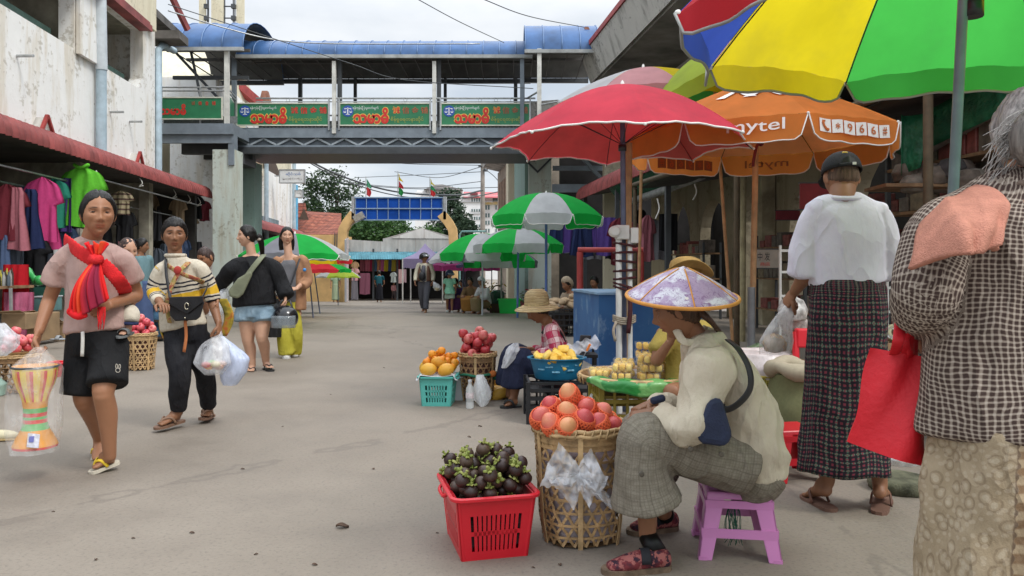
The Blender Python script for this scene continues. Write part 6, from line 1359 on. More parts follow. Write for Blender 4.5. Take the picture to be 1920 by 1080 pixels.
def gss(a,s): return np.exp(-(a/s)**2)
def headmesh(look,up,c,s=1.0,nu=72,nv=60,male=0,child=0,mouth=0.0):
 th=np.linspace(0,2*PI,nu,endpoint=False); ph=np.linspace(.02,PI-.02,nv); TH,PH=np.meshgrid(th,ph)
 TH=TH-.35*np.sin(TH); x=np.sin(PH)*np.sin(TH); y=np.sin(PH)*np.cos(TH); z=np.cos(PH)
 X=x*.074; Y=y*.094; Z=z*.115
 lo=np.clip(-Z/.115,0,1); up_=np.clip(Z/.115,0,1)
 jaw=1-(.30-.05*male+(-.06)*child)*lo**1.6; X*=jaw; X*=1-.05*up_**2
 back=np.clip(-y,0,1); Y+=back*lo**1.3*.045; Y+=np.clip(y,0,1)*lo*.004
 fr=np.clip(y,0,1); X=np.sign(X)*np.abs(X)
 Y-=fr**3*.010*(1-lo*.6)                      # flatter face plane
 fm=np.clip((y-.05)*3,0,1); d=np.zeros_like(Y)
 g=lambda cx,cz,sx,sz: np.exp(-((X-cx)/sx)**2-((Z-cz)/sz)**2)
 d+= .017*g(0,-.024,.0125,.015)+.0085*g(0,.0,.009,.022)+.004*g(0,.022,.010,.016)
 for sg in (-1,1):
  d+= .0075*g(sg*.0145,-.030,.008,.009)-.0085*g(sg*.031,.010,.017,.011)+.0045*g(sg*.030,.031,.02,.008)+.0065*g(sg*.046,-.014,.017,.018)+.003*g(sg*.03,-.004,.014,.006)
  d-= .003*g(sg*.036,-.045,.010,.016)
 d+= .0065*g(0,-.053,.021,.0052)+.0072*g(0,-.0645,.018,.0056)-.0035*g(0,-.0588,.022,.0028)-.004*g(0,-.076,.02,.006)+.010*g(0,-.098,.018,.016)+.003*g(0,.055,.045,.03)
 Y+=d*fm*1.3
 for sg in (-1,1): pass
 col=np.ones((nv,nu,3));
 def paint(mask,c_):
  nonlocal col
  m_=np.clip(mask*fm,0,1)[...,None]; col=col*(1-m_)+np.array(c_)*m_
 lip=np.clip(1.6*(np.exp(-((X)/.020)**4)*np.exp(-((Z+.0587+.0012*np.cos(X*120))/.0098)**4)),0,1); paint(lip*.9,(.85,.42,.42)); paint(np.exp(-(X/.021)**6)*np.exp(-((Z+.0588)/.0024)**2)*.85,(.28,.13,.12))
 for sg in (-1,1):
  xx=X*sg; bz=.0325-.22*np.abs(xx-.030)*(xx>.030)-.05*np.abs(xx-.03); paint(np.exp(-((xx-.030)/.0195)**6)*np.exp(-((Z-bz)/.0042)**2)*(1.0 if not child else .5),(.05,.04,.04))
  paint(np.exp(-((xx-.0075)/.0045)**2)*np.exp(-((Z+.0365)/.003)**2)*.7,(.25,.15,.13))          # nostrils
  paint(np.exp(-((xx-.031)/.019)**4)*np.exp(-((Z-.0175)/.0026)**2)*1.0,(.06,.045,.045))           # upper lash line
  paint(np.exp(-((xx-.031)/.016)**4)*np.exp(-((Z-.0005)/.004)**2)*.25,(.55,.45,.42))
 V=np.stack([X,Y,Z],-1).reshape(-1,3)
 F=[]
 for j in range(nv-1):
  for i in range(nu): F.append((j*nu+i,j*nu+(i+1)%nu,(j+1)*nu+(i+1)%nu,(j+1)*nu+i)[::-1])
 C=col.reshape(-1,3)
 F.append(tuple(range(nu))); F.append(tuple((nv-1)*nu+i for i in range(nu))[::-1])
 parts=[(V,F,C)]
 def ball(c_,r,n=10,m=8,tint=(1,1,1),rot=None,fn=None):
  b=MB(); b.sphere(c_,r,n,m,M3=rot); v=np.array(b.v); cc=np.tile(np.array(tint,float),(len(v),1));
  if fn: cc=np.array([fn(p) for p in v])
  parts.append((v,b.f,cc))
 for sg in (-1,1):
  ball((sg*.0725,-.008,-.004),(.010,.021,.033),12,10,rot=Matrix.Rotation(sg*R(-22),3,'Z')); ball((sg*.079,-.004,.0),(.004,.011,.018),8,6,(.72,.62,.6),rot=Matrix.Rotation(sg*R(-22),3,'Z'))
  ey=np.array([sg*.031,.0640,.0095]); i0=ey+np.array([sg*.0-.000,.011,.0])
  def ec(p,ey=ey):
   r_=math.hypot(p[0]-ey[0],p[2]-ey[2]-.0008)
   return (.05,.035,.03) if r_<.0066 and p[1]>ey[1] else (1.05,1.35,1.75)
  ball(tuple(ey),(.0155,.0115,.0068),16,12,fn=ec)
  ball((sg*.031,.0635,.0162),(.0175,.0122,.0050),12,6,(.85,.8,.78))      # upper lid
  ball((sg*.031,.0630,.0018),(.0160,.0112,.0038),12,6,(.93,.9,.88))      # lower lid
 vs=[];fs=[];cs=[]
 for v,f,cc in parts:
  b=sum(len(q) for q in vs); vs.append(v); fs+=[tuple(b+i for i in q) for q in f]; cs.append(cc)
 V=np.concatenate(vs)*s; C=np.concatenate(cs)
 M=head_frame(look,up); V=V@np.array(M).T+np.array(c); return V,fs,C
def head_frame(look,up=(0,0,1)):
 y=Vector(look).normalized(); u=Vector(up); x=y.cross(u).normalized(); z=x.cross(y); return Matrix((x,y,z)).transposed()
def hairmesh(name,look,up,c,s,m,parent,thick=.012,front=.070,line=None,part=0,nu=48,nv=40,low=-.075,seed=0,rough=.002,cover=0):
 th=np.linspace(0,2*PI,nu,endpoint=False); ph=np.linspace(.02,PI-.02,nv); V=[]
 hl=line or ([0,25,50,68,85,105,140,180],[front-.004,front-.007,front-.030,-.002,-.036,-.055,low,low])
 for p in ph:
  for t in th:
   x=sin(p)*sin(t); y=sin(p)*cos(t); z=cos(p); lo=max(0,-z); X=x*.074*(1-.24*lo**1.6); Y=y*.094+max(0,-y)*lo**1.3*.030; Z=z*.115
   if y>0: Y-=y**3*.010*(1-lo*.6)
   ang=abs(math.degrees(math.atan2(math.sin(t),math.cos(t)))); h=interp(hl[0],hl[1],ang)+.006*mnoise.noise(Vector((sin(t)*5,cos(t)*5,seed))); e=(Z-h)/.011; k=max(0,min(1,e+.5)); k=k*k*(3-2*k)
   n=mnoise.noise(Vector((x*3,y*3,z*3+seed)))*.004+mnoise.noise(Vector((x*14,y*14,z*5+seed)))*rough
   k2=max(0,min(1,(Z-h-.004)/.05)); off=lerp(-.014,lerp(.0035,thick,k2**.7)+n*(.3+.7*k2),k)
   if part and y>-.2 and z>.2: off-=k*.006*math.exp(-((x-part)/.05)**2)
   q=Vector((X,Y,Z)); d=Vector((X/.074,Y/.094,Z/.115)).normalized(); V.append(tuple(q+d*off))
 F=[]
 for j in range(nv-1):
  for i in range(nu): F.append((j*nu+i,(j+1)*nu+i,(j+1)*nu+(i+1)%nu,j*nu+(i+1)%nu))
 F.append(tuple(range(nu))[::-1]); F.append(tuple((nv-1)*nu+i for i in range(nu)))
 A=np.array(V)*s@np.array(head_frame(look,up)).T+np.array(c); return mesh_obj(name,A,F,m,parent)
def headpt(look,c,s,p,up=(0,0,1)): return Vector(c)+head_frame(look,up)@(Vector(p)*s)
def handparts(w,d,palm,side,curl=.5,s=1.0,spread=.10,thumb=.6):
 d=Vector(d).normalized(); palm=(Vector(palm)-d*Vector(palm).dot(d)).normalized(); lat=d.cross(palm).normalized()*side; out=[]
 w=Vector(w); L=.082*s
 out.append(rtube([w-d*.015*s,w+d*.03*s,w+d*L],[(.024*s,.018*s),(.037*s,.0155*s),(.039*s,.0125*s)],14,tuple(lat)))
 for i,(o,ln,r_) in enumerate([(.029,.070,.0085),(.0105,.080,.0090),(-.0085,.074,.0085),(-.027,.056,.0074)]):
  b=w+d*(L-.006*s*(1+abs(i-1.2)*.5))+lat*o*s; dd=(d+lat*o*spread*18*.35).normalized(); pts=[b-dd*.012*s,b]; a=0; c_=curl*(.92+.07*i)
  for k,f in enumerate((.43,.32,.25)):
   a+=c_*(1.0 if k==0 else 1.15); v=dd*cos(a)+palm*sin(a); b=b+v*ln*f*s; pts.append(b)
  out.append(rtube(pts,[r_*s*1.02,r_*s*1.05,r_*s,r_*s*.95,r_*s*.78],10,tuple(lat)))
 b=w+d*.026*s+lat*.026*s; td=(d*.72+lat*.62+palm*.35).normalized(); t2=(d*(.85)+lat*.05+palm*thumb).normalized()
 out.append(rtube([b-lat*.012*s,b+td*.034*s,b+td*.034*s+t2*.030*s,b+td*.034*s+t2*.052*s],[.0145*s,.0115*s,.010*s,.008*s],10,tuple(palm)))
 return out
def footparts(heel,toe,s=1.0,ank=None,lift=0):
 heel=Vector(heel); toe=Vector(toe); d=(toe-heel).normalized(); L=(toe-heel).length; lat=d.cross(Vector((0,0,1))).normalized(); up=lat.cross(d).normalized(); out=[]
 out.append(rtube([heel+d*.02*s+up*.03*s,heel+d*L*.35+up*.035*s,heel+d*L*.62+up*.024*s,heel+d*L*.82+up*.014*s],[(.030*s,.028*s),(.033*s,.033*s),(.041*s,.022*s),(.040*s,.013*s)],16,tuple(lat)))
 for i in range(5):
  o=(-.030+.015*i)*s; b=heel+d*(L*(.80-.012*abs(i-1.0)))+lat*o+up*.012*s; r_=(.0115 if i==0 else .0085)*s; l_=(.2-.018*i)*L
  out.append(rtube([b,b+d*l_*.5+up*.004*s,b+d*l_],[r_,r_,r_*.8],8,tuple(lat)))
 if ank is not None: out.append(rtube([Vector(ank),heel+d*.055*s+up*.055*s,heel+d*.06*s+up*.03*s],[.034*s,.034*s,.03*s],14,tuple(lat)))
 return out
def body(label,J,look,fwd,skin,s=1.0,voxel=.009,head=1.0,hu=72,hv=60,hands=None,feet=None,girth=1.0,cat='person',group=None,male=0,child=0,up=(0,0,1),limb=1.0,headc=None,neckr=.050):
 J={k:Vector(v) for k,v in J.items()}; f=Vector(fwd).normalized(); lat=(J['sl']-J['sr']); lat=(lat-f*lat.dot(f)*.3).normalized(); g=girth*s; P_=[]
 latp=(J['hl']-J['hr']).normalized()
 P_.append(rtube([J['pe'],J['wa'],J['ch'],J['n']-(J['n']-J['ch'])*.18],[(.150*g,.105*g),(.125*g,.092*g),(.145*g,.10*g),(.07*g,.055*g)],20,tuple(lat)))
 P_.append(rtube([J['sl'],J['ch'].lerp(J['n'],.55),J['sr']],[(.034*g,.034*g),(.07*g,.06*g),(.034*g,.034*g)],16,tuple(f))); P_.append(rtube([J['sl'],J['n'].lerp(J['ch'],.12),J['sr']],[.030*g,.042*g,.030*g],14,tuple(f)))
 hb=J['h']-Vector(look).normalized()*.02*s*head
 P_.append(rtube([J['n']-(J['n']-J['ch']).normalized()*.05*s,J['n'],hb+Vector((0,0,-.04*s))],[neckr*1.25*s,neckr*s,neckr*s],16,tuple(lat)))
 l_=s*limb
 for k in 'lr':
  if 'e'+k in J: P_.append(rtube([J['s'+k],J['s'+k].lerp(J['e'+k],.55),J['e'+k],J['e'+k].lerp(J['w'+k],.3),J['w'+k]],[.040*l_,.041*l_,.037*l_,.038*l_,(.027*l_,.024*l_)],14,tuple(f)))
  if 'k'+k in J:
   P_.append(rtube([J['h'+k],J['h'+k].lerp(J['k'+k],.5),J['k'+k]],[.088*l_,.076*l_,.056*l_],16,tuple(latp)))
   if 'a'+k in J: kk=J['k'+k];aa=J['a'+k]; bk=-f*.018*l_; P_.append(rtube([kk,kk.lerp(aa,.3)+bk,kk.lerp(aa,.62)+bk*.6,aa],[.054*l_,.056*l_,.043*l_,.034*l_],16,tuple(latp)))
 for q in (feet or []): P_+=footparts(*q)
 vs,fs=joinparts(P_); co,nn,ff=ev_mesh(vs,fs,voxel,3)
 V=[co];F=list(ff);C=[np.ones((len(co),3))]
 def add(v,f_,c_=None):
  b=sum(len(q) for q in V); v=np.array([tuple(p) for p in v]); V.append(v); F.extend(tuple(b+i for i in q) for q in f_); C.append(np.ones((len(v),3)) if c_ is None else c_)
 for hnd in (hands or []):
  for v,f_ in handparts(*hnd[0],**hnd[1]): add(v,f_)
 hv_,hf,hc=headmesh(look,up,J['h'],s*head,hu,hv,male,child); add(hv_,hf,hc)
 C=np.concatenate(C); C=np.concatenate([C,np.ones((len(C),1))],1)
 o=mesh_obj('person',np.concatenate(V),F,skin,None,None,True,C); tag(o,label,cat,group); return o
def sandal(heel,toe,parent,msole,mstrap,s=1.0,name='sandal',strap='thong',tilt=None):
 heel=Vector(heel);toe=Vector(toe); d=(toe-heel).normalized(); L=(toe-heel).length+.03*s; lat=d.cross(Vector((0,0,1))).normalized(); up=lat.cross(d); h0=heel-d*.012*s
 b=MB(); n=18; out=[]
 for sg in (1,-1):
  for i in range(n+1):
   t=i/n if sg>0 else 1-i/n; w=interp([0,.06,.25,.5,.75,.93,1],[.012,.032,.037,.036,.046,.034,.008],t)*s; out.append(h0+d*L*t+lat*w*sg)
 k=len(out); b.add([p-up*.016*s for p in out]+[p+up*.001*s for p in out],[tuple(range(k-1,-1,-1)),tuple(range(k,2*k))]+[(i,(i+1)%k,k+(i+1)%k,k+i) for i in range(k)]); so=b.build(name,msole,parent)
 def st(pts,w,hh):
  b=MB(); b.tube(smoothpath(pts,12),[(w,hh)]*13,8,roll=tuple(d)); return b.build('strap',mstrap,so,True)
 if strap=='thong':
  tp=h0+d*L*.80+lat*.012*s
  for sg in (1,-1): st([h0+d*L*.42+lat*.042*s*sg,h0+d*L*.56+lat*.034*s*sg+up*.045*s,h0+d*L*.70+lat*.018*s*sg*.4+up*.042*s+lat*.006*s,tp+up*.016*s],.009*s,.005*s)
 elif strap=='slide':
  st([h0+d*L*.62+lat*.046*s,h0+d*L*.62+lat*.038*s+up*.04*s,h0+d*L*.62+up*.055*s,h0+d*L*.62-lat*.038*s+up*.04*s,h0+d*L*.62-lat*.046*s],.035*s,.006*s)
 return so
def shoe(heel,toe,parent,mu,ms,s=1.0,name='shoe'):
 heel=Vector(heel);toe=Vector(toe); d=(toe-heel).normalized(); L=(toe-heel).length; lat=d.cross(Vector((0,0,1))).normalized(); up=lat.cross(d)
 v,f=rtube([heel+up*.04*s,heel+d*L*.35+up*.042*s,heel+d*L*.68+up*.032*s,heel+d*L*.96+up*.022*s],[(.036*s,.036*s),(.040*s,.038*s),(.046*s,.030*s),(.034*s,.020*s)],18,tuple(lat)); o=mesh_obj(name,np.array([tuple(p) for p in v]),f,mu,parent)
 b=MB(); n=16; out=[]
 for sg in (1,-1):
  for i in range(n+1):
   t=i/n if sg>0 else 1-i/n; w=interp([0,.06,.25,.5,.75,.93,1],[.015,.036,.042,.042,.05,.036,.01],t)*s; out.append(heel-d*.02*s+d*(L+.045*s)*t+lat*w*sg)
 k=len(out); b.add([p-up*.0*s for p in out]+[p+up*.020*s for p in out],[tuple(range(k-1,-1,-1)),tuple(range(k,2*k))]+[(i,(i+1)%k,k+(i+1)%k,k+i) for i in range(k)]); b.build('sole',ms,o); return o
def skirt(name,rings,m,parent,fold=.006,nf=9,seed=0,n=72,nz=40,lean=None,close=False):
 b=MB(); K=len(rings); zs=[i/(K-1) for i in range(K)]; R0=sum(r[1]+r[2] for r in rings)/(2*K); H=sum((Vector(rings[i+1][0])-Vector(rings[i][0])).length for i in range(K-1))
 cs=smoothpath([r[0] for r in rings],nz)
 def f(u,v):
  c=cs[min(nz,int(round(v*nz)))]; rx=interp(zs,[r[1] for r in rings],v); ry=interp(zs,[r[2] for r in rings],v); a=2*PI*u
  w=fold*(sin(a*nf+seed+1.5*sin(v*3+seed))*(.3+.7*v)+.8*mnoise.noise(Vector((cos(a)*2.2,sin(a)*2.2,v*5+seed)))*1.6+.7*mnoise.noise(Vector((cos(a)*4.5,sin(a)*4.5,v*11+seed))))
  return c+Vector((cos(a)*(rx+w),sin(a)*(ry+w),.006*sin(a*5+seed)*v))
 b.grid(f,n,nz+1,wrap=True,uv=lambda u,v:(u*2*PI*R0,v*H)); return b.build(name,m,parent,True,thick=.004)
def crease(s,v):
 out=None
 for sc,rt,a in ((5,(.5,.3,.6),1),(8,(-.6,.4,-.5),.6)):
  n=s.noise(s.mapv(v,(1,1,.42),rot=rt),sc,2,.4); r=s.math('POWER',s.math('SUBTRACT',1,s.math('ABSOLUTE',s.math('MULTIPLY',s.math('SUBTRACT',n,.5),4))),5); r=s.math('MULTIPLY',s.math('MAXIMUM',r,0),a); out=r if out is None else s.math('ADD',out,r)
 return out
def m_cloth(name,fn,rough=.85,wr=.35,weave=900,trans=0):
 if name in _MC: return _MC[name]
 s=NT(name); v=s.coord(); wb=s.n('ShaderNodeVectorMath',operation='MULTIPLY_ADD'); s.l(s.noise(v,5,4,.55,1),wb.inputs[0]); wb.inputs[1].default_value=(.045,.045,0); s.l(s.coord('UV'),wb.inputs[2]); o=s.sep(wb.outputs[0]); c=fn(s,o[0],o[1],v)
 n=s.math('ADD',s.noise(s.mapv(v,(1,1,.5)),9,5,.55),s.math('MULTIPLY',s.noise(s.mapv(v,(1.3,1.3,.6),rot=(.3,.5,.2)),26,3,.5),.14)); s.bump(s.math('ADD',n,s.math('MULTIPLY',s.noise(v,300,2),.04)),wr,.04,crease(s,v)); m=s.fin(c,rough,.2)
 if trans: translucent(s,c,trans)
 _MC[name]=m; return m
def worn(s,c,v,k=.25,sc=6): return s.mix(s.math('MULTIPLY',s.step(s.noise(v,sc,5),.45,.7),k),c,s.mix(1.0,c,(.62,.6,.6),'MULTIPLY'))
def check_white(s,u,v,o):
 a=s.band(u,.0108,.62,.12); b=s.band(v,.0108,.62,.12); c=s.mix(a,(.42,.36,.30),(.10,.062,.045)); c2=s.mix(b,(.42,.36,.30),(.10,.062,.045)); c=s.mix(.5,c,c2); f=s.math('MULTIPLY',a,b); c=s.mix(f,c,(.055,.035,.03)); return worn(s,c,o,.25)
def check_man(s,u,v,o):
 dark=(.020,.016,.022); c=s.mix(s.math('MULTIPLY',s.band(u,.018,.5,.12),s.band(v,.018,.5,.12)),dark,(.19,.035,.055));
 g=s.math('MAXIMUM',s.math('MULTIPLY',s.band(s.math('ADD',u,.009),.036,.13,.06),s.band(v,.009,.6,.1)),s.math('MULTIPLY',s.band(s.math('ADD',v,.009),.036,.13,.06),s.band(u,.009,.6,.1))); c=s.mix(s.math('MULTIPLY',g,.7),c,(.09,.22,.15)); return worn(s,c,o,.35,4)
def check_red(s,u,v,o):
 a=s.band(u,.085,.5,.05); b=s.band(v,.085,.5,.05); c=s.mix(a,(.66,.50,.50),(.42,.035,.085)); d=s.mix(b,(.66,.50,.50),(.42,.035,.085)); c=s.mix(.5,c,d); c=s.mix(s.math('MAXIMUM',s.band(u,.0425,.08,.03),s.band(v,.0425,.08,.03)),c,(.30,.02,.06)); return worn(s,c,o,.2)
def check_taupe(s,u,v,o):
 c=s.ramp(s.noise(o,40,3),[(.3,(.19,.165,.125)),(.7,(.26,.23,.18))]); l=s.math('MAXIMUM',s.band(u,.011,.16,.08),s.band(v,.011,.16,.08)); c=s.mix(s.math('MULTIPLY',l,.4),c,(.09,.08,.065)); l2=s.math('MAXIMUM',s.band(u,.034,.11,.05),s.band(v,.034,.11,.05)); c=s.mix(s.math('MULTIPLY',l2,.28),c,(.045,.035,.03)); return worn(s,c,o,.2)
def paisley(s,u,v,o):
 c=s.ramp(s.noise(o,16,4),[(.3,(.28,.215,.135)),(.7,(.37,.295,.20))]); uv=s.comb(u,v); w_=s.mapv(uv,(27,20,1),rot=(0,0,.5)); d=s.vor(w_,1.0,dim='2D'); ring=s.math('MULTIPLY',s.step(d,.24,.28),s.step(d,.40,.35)); c=s.mix(s.math('MULTIPLY',ring,.45),c,(.17,.12,.075)); c=s.mix(s.math('MULTIPLY',s.step(d,.20,.12),.6),c,(.44,.37,.27)); dot=s.step(s.vor(s.mapv(uv,(46,46,1)),1.0,dim='2D'),.3,.2); c=s.mix(s.math('MULTIPLY',dot,.35),c,(.48,.40,.30))
 st=s.band(s.math('ADD',u,s.math('MULTIPLY',s.band(v,.03,.5,.2),.004)),.30,.13,.005); edge=s.band(u,.30,.17,.006); c=s.mix(s.math('MULTIPLY',s.math('SUBTRACT',edge,st),.75),c,(.10,.06,.04)); cc=s.mix(s.band(v,.045,.5,.08),(.20,.115,.06),(.40,.30,.19)); c=s.mix(s.math('MULTIPLY',st,.8),c,cc); return c
def stripes_sweater(s,u,v,o):
 base=s.ramp(s.noise(o,60,3),[(.3,(.52,.47,.36)),(.7,(.60,.55,.44))]); z=s.sep(o)[2]
 def at(lo,hi): return s.math('MULTIPLY',s.step(v,lo-.003,lo+.003),s.step(v,hi+.003,hi-.003))
 c=base
 for lo,hi,col in ((.115,.128,(.02,.02,.03)),(.145,.158,(.02,.02,.03)),(.175,.188,(.02,.02,.03)),(.196,.262,(.60,.36,.035)),(.270,.283,(.02,.02,.03)),(.298,.311,(.02,.02,.03))): c=s.mix(at(lo,hi),c,col)
 return c
# ================================================================ woman with the red sling (left foreground)
UPV=(0,0,1)
def ribbonstrap(name,pts,w,t,m,parent,roll=(0,0,1),n=40,wave=0):
 b=MB(); sp=smoothpath(pts,n); b.tube(sp,[(w*(1+wave*sin(i*1.7)),t) for i in range(n+1)],10,roll=roll); return b.build(name,m,parent,True)
def toworld(o,parent): return o
d=4.22
J=dict(h=P(184,402,d-.02),n=P(170,452,d+.02),ch=P(174,512,d+.02),wa=P(178,580,d+.03),pe=P(182,632,d+.04),sl=P(230,484,d+.04),sr=P(122,484,d),
el=P(256,553,d+.16),wl=P(203,572,d-.13),er=P(93,560,d+.04),wr=P(72,624,d-.08),hl=P(208,645,d+.03),hr=P(157,645,d+.05),kl=P(193,738,d-.10),kr=P(158,752,d+.02),al=P(206,858,d+.0),ar=P(186,822,d+.34))
LK1=(.58,-.82,-.03)
p1=body('person in a dusty pink t-shirt and black shorts wearing a red sling, walking at left',J,LK1,(-.12,-1,0),SK_A,.97,.0075,1.10,
hands=[((J['wr'],(-.08,-.25,-1),(.85,.1,-.1),1),dict(curl=.75,s=.97)),((J['wl'],(-.80,-.12,-.28),(-.15,.9,-.25),-1),dict(curl=.55,s=.97))],
feet=[(P(219,868,d+.06),P(172,884,d-.02)+Vector((0,0,.012)),.97,J['al']),(P(186,832,d+.40),P(185,868,d+.24),.97,J['ar'])],neckr=.053)
SHIRT1=m_cloth('dusty_pink_jersey',lambda s,u,v,o: worn(s,s.ramp(s.noise(o,9,4),[(.3,(.36,.235,.205)),(.7,(.44,.30,.265))]),o,.2),.9,.5)
tp=[(P(171,455,d+.03),P(171,464,d+.03),P(172,481,d+.03),P(174,515,d+.03),P(178,575,d+.035),P(181,619,d+.03)),[(.072,.058),(.095,.068),(.140,.090),(.150,.112),(.152,.122),(.165,.132)],(1,0,0)]
sl=[(P(205,478,d+.03),P(229,487,d+.04),P(241,505,d+.07),P(247,524,d+.10)),[.05,.055,.058,.062],(0,1,0)]; sr=[(P(143,478,d+.01),P(122,488,d),P(108,508,d+.01),P(100,530,d+.02)),[.05,.055,.058,.062],(0,1,0)]
garm('tshirt',[tp,sl,sr,yoke(J,.050,.060,.16)],SHIRT1,p1,.009,3,.012,3,(8,8,5))
SH_BLK=m_cloth('black_jersey',lambda s,u,v,o:s.ramp(s.noise(o,7,4),[(.3,(.009,.009,.010)),(.7,(.018,.018,.019))]),.92,.6)
sh=[[(P(181,612,d+.03),P(181,640,d+.04),P(182,662,d+.04)),[(.150,.122),(.162,.130),(.150,.12)],(1,0,0)],[(P(206,640,d+.03),P(204,690,d-.03),P(202,720,d-.07)),[.098,.100,.106],(1,0,0)],[(P(158,640,d+.05),P(154,695,d+.03),P(149,738,d+.02)),[.094,.095,.098],(1,0,0)]]
so=garm('shorts',sh,SH_BLK,p1,.010,3,.005,7)
b=MB(); b.tube(smoothpath([P(155,622,d-.115),P(155,640,d-.125),P(154,668,d-.12)],8),[(.010,.004)]*9,6); b.build('drawstring',mat('white_cord',(.65,.63,.58),.8),so,True)
b=MB(); q=P(221,690,d-.175)
for dx,dz,rx,rz in ((0,-.012,.012,.011),(-.007,.009,.005,.012),(.009,.008,.005,.011)):
 b.tube([q+Vector((dx+rx*cos(a),.0,dz+rz*sin(a))) for a in [2*PI*i/14 for i in range(15)]],.0018,5)
b.build('animal_patch',mat('pale_patch_thread',(.55,.5,.42),.8),so,True)
ha=p1; HC=J['h']; LK=LK1
hairmesh('hair',LK,UPV,HC,1.05,HAIR,p1,.015,.080,None,.012,rough=.002)
b=MB(); q=headpt(LK,HC,1.03,(-.062,-.105,-.03)); b.sphere(q,(.036,.036,.042),14,10); b.v=[tuple(Vector(v)+Vector((0,0,1))*.003*sin(v[0]*400)) for v in b.v]; b.build('hair_bun',HAIR,p1,True)
for hl_,tl_,an in ((P(219,870,d+.06),P(172,886,d-.02),0),(P(186,838,d+.42),P(185,872,d+.25),0)):
 sandal(hl_+Vector((0,0,.016)),tl_+Vector((0,0,.010)),p1,mat('cream_rubber',(.55,.50,.40),.6),mat('yellow_rubber',(.72,.50,.03),.5),.97,'flip_flop')
def m_sling():
 s=NT('red_striped_cotton'); o=s.coord(); u=s.sep(s.coord('UV')); c=s.ramp(u[0],[(0,(.70,.015,.02)),(.14,(.70,.02,.02)),(.16,(.16,.02,.06)),(.2,(.74,.03,.02)),(.42,(.78,.09,.03)),(.45,(.70,.02,.02)),(.60,(.10,.02,.05)),(.64,(.62,.02,.03)),(.66,(.32,.02,.05)),(.86,(.22,.02,.05)),(.9,(.70,.02,.02))],'LINEAR'); s.bump(s.noise(s.mapv(o,(1,1,.4)),26,4),.5,.01); m=s.fin(c,.85,.2); return m
MSL=m_sling(); SLR=mat('red_sling_cotton',(.66,.016,.02),.85,.12,20,.5)
sg=thing('baby_sling','bright red striped cotton sling knotted over the pink t-shirt','sling',tuple(P(178,490,d-.15)),world=True)
ribbonstrap('band',[P(122,452,d+.10),P(133,460,d-.05),P(148,472,d-.13),P(166,483,d-.155),P(176,490,d-.16)],.042,.008,SLR,sg,(0,0,1),wave=.06)
ribbonstrap('band',[P(190,494,d-.155),P(206,508,d-.145),P(222,526,d-.12),P(233,542,d-.03),P(236,556,d+.12)],.036,.008,SLR,sg,(0,0,1),wave=.06)
b=MB(); b.sphere(P(180,486,d-.17),(.042,.032,.030),14,10); b.tube(smoothpath([P(170,482,d-.18),P(180,489,d-.205),P(191,483,d-.18)],10),[(.02,.012)]*11,8); b.v=[tuple(Vector(v)+Vector((0,0,.004*sin(v[0]*260)))) for v in b.v]; b.build('knot',SLR,sg,True)
b=MB(); q=P(182,478,d-.17)
b.grid(lambda u,v:q+Vector(((u-.5)*(.05+.075*v)+.0,.02*sin(u*22)*(.3+v)-.01,.062*v+.010*sin(u*17)*v)),26,7,uv=lambda u,v:(u*.5,v)); b.build('knot_tail',MSL,sg,True,thick=.004)
b=MB(); a=P(180,492,d-.175); c0=P(130,584,d-.20); c1=P(184,552,d-.19)
def bun(u,v):
 top=a+Vector(((u-.5)*.045,0,0)); bot=c0.lerp(P(158,590,d-.24),min(1,u*2)) if u<.5 else P(158,590,d-.24).lerp(P(206,560,d-.17),(u-.5)*2)
 p=top.lerp(bot,v); bulge=.05*sin(PI*v**.8)*sin(PI*u); return p+Vector((-.028*sin(PI*v)*(1-u),-bulge-.012*sin(u*40)*(.2+.8*v),.0))
b.grid(bun,60,24,uv=lambda u,v:(u,v)); b.build('hanging_cloth',MSL,sg,True,thick=.008)
b=MB()
for k in range(9):
 x0=P(184+k*1.6,575,d-.17); b.tube(smoothpath([x0,x0+Vector((.004*sin(k),-.005,-.05)),x0+Vector((.008*cos(k*2),-.005,-.09-.015*(k%3)))],5),.0028,4)
b.build('fringe',SLR,sg,True)
b=MB(); b.tube(smoothpath([P(131,583,d-.19),P(145,592,d-.225),P(160,588,d-.23)],10),[(.022,.018)]*11,10); b.build('rolled_end',MSL,sg,True)
bd=d+.32
B=dict(h=P(238,470,bd),n=P(228,500,bd+.01),ch=P(212,528,bd+.02),wa=P(205,560,bd),pe=P(210,580,bd-.02),sl=P(228,512,bd-.03),sr=P(200,512,bd+.08),hl=P(222,580,bd-.06),hr=P(200,582,bd+.02),kl=P(243,588,bd-.24),al=P(241,615,bd-.27))
LB_=(.75,-.55,-.25)
bb=body('baby carried on the back of the woman in the dusty pink t-shirt',B,LB_,(.2,-1,0),SK_C,.50,.006,1.36,40,34,feet=[(P(244,622,bd-.22),P(226,630,bd-.36),.52,B['al'])],child=1,cat='baby',neckr=.06)
hairmesh('hair',LB_,UPV,B['h'],.66,m_hair('thin_dark_hair',(.05,.03,.025)),bb,.004,.06,nu=32,nv=26)
garm('trouser_leg',[[(P(222,580,bd-.06),P(243,588,bd-.23),P(243,604,bd-.26)),[.055,.052,.045],(1,0,0)]],mat('cream_baby_cotton',(.58,.52,.42),.9,.1,20,.4),bb,.007,3,.003,2)
b=MB(); b.tube([P(243,603,bd-.26),P(242.5,608,bd-.26)],.047,14); b.build('trouser_cuff',mat('navy_cuff',(.02,.03,.09),.9),bb,True)
garm('baby_top',[[(P(228,500,bd),P(210,540,bd),P(208,572,bd)),[(.07,.06),(.095,.08),(.09,.08)],(1,0,0)]],mat('grey_baby_top',(.3,.28,.27),.9,.1,20,.4),bb,.009,3,.004,4)
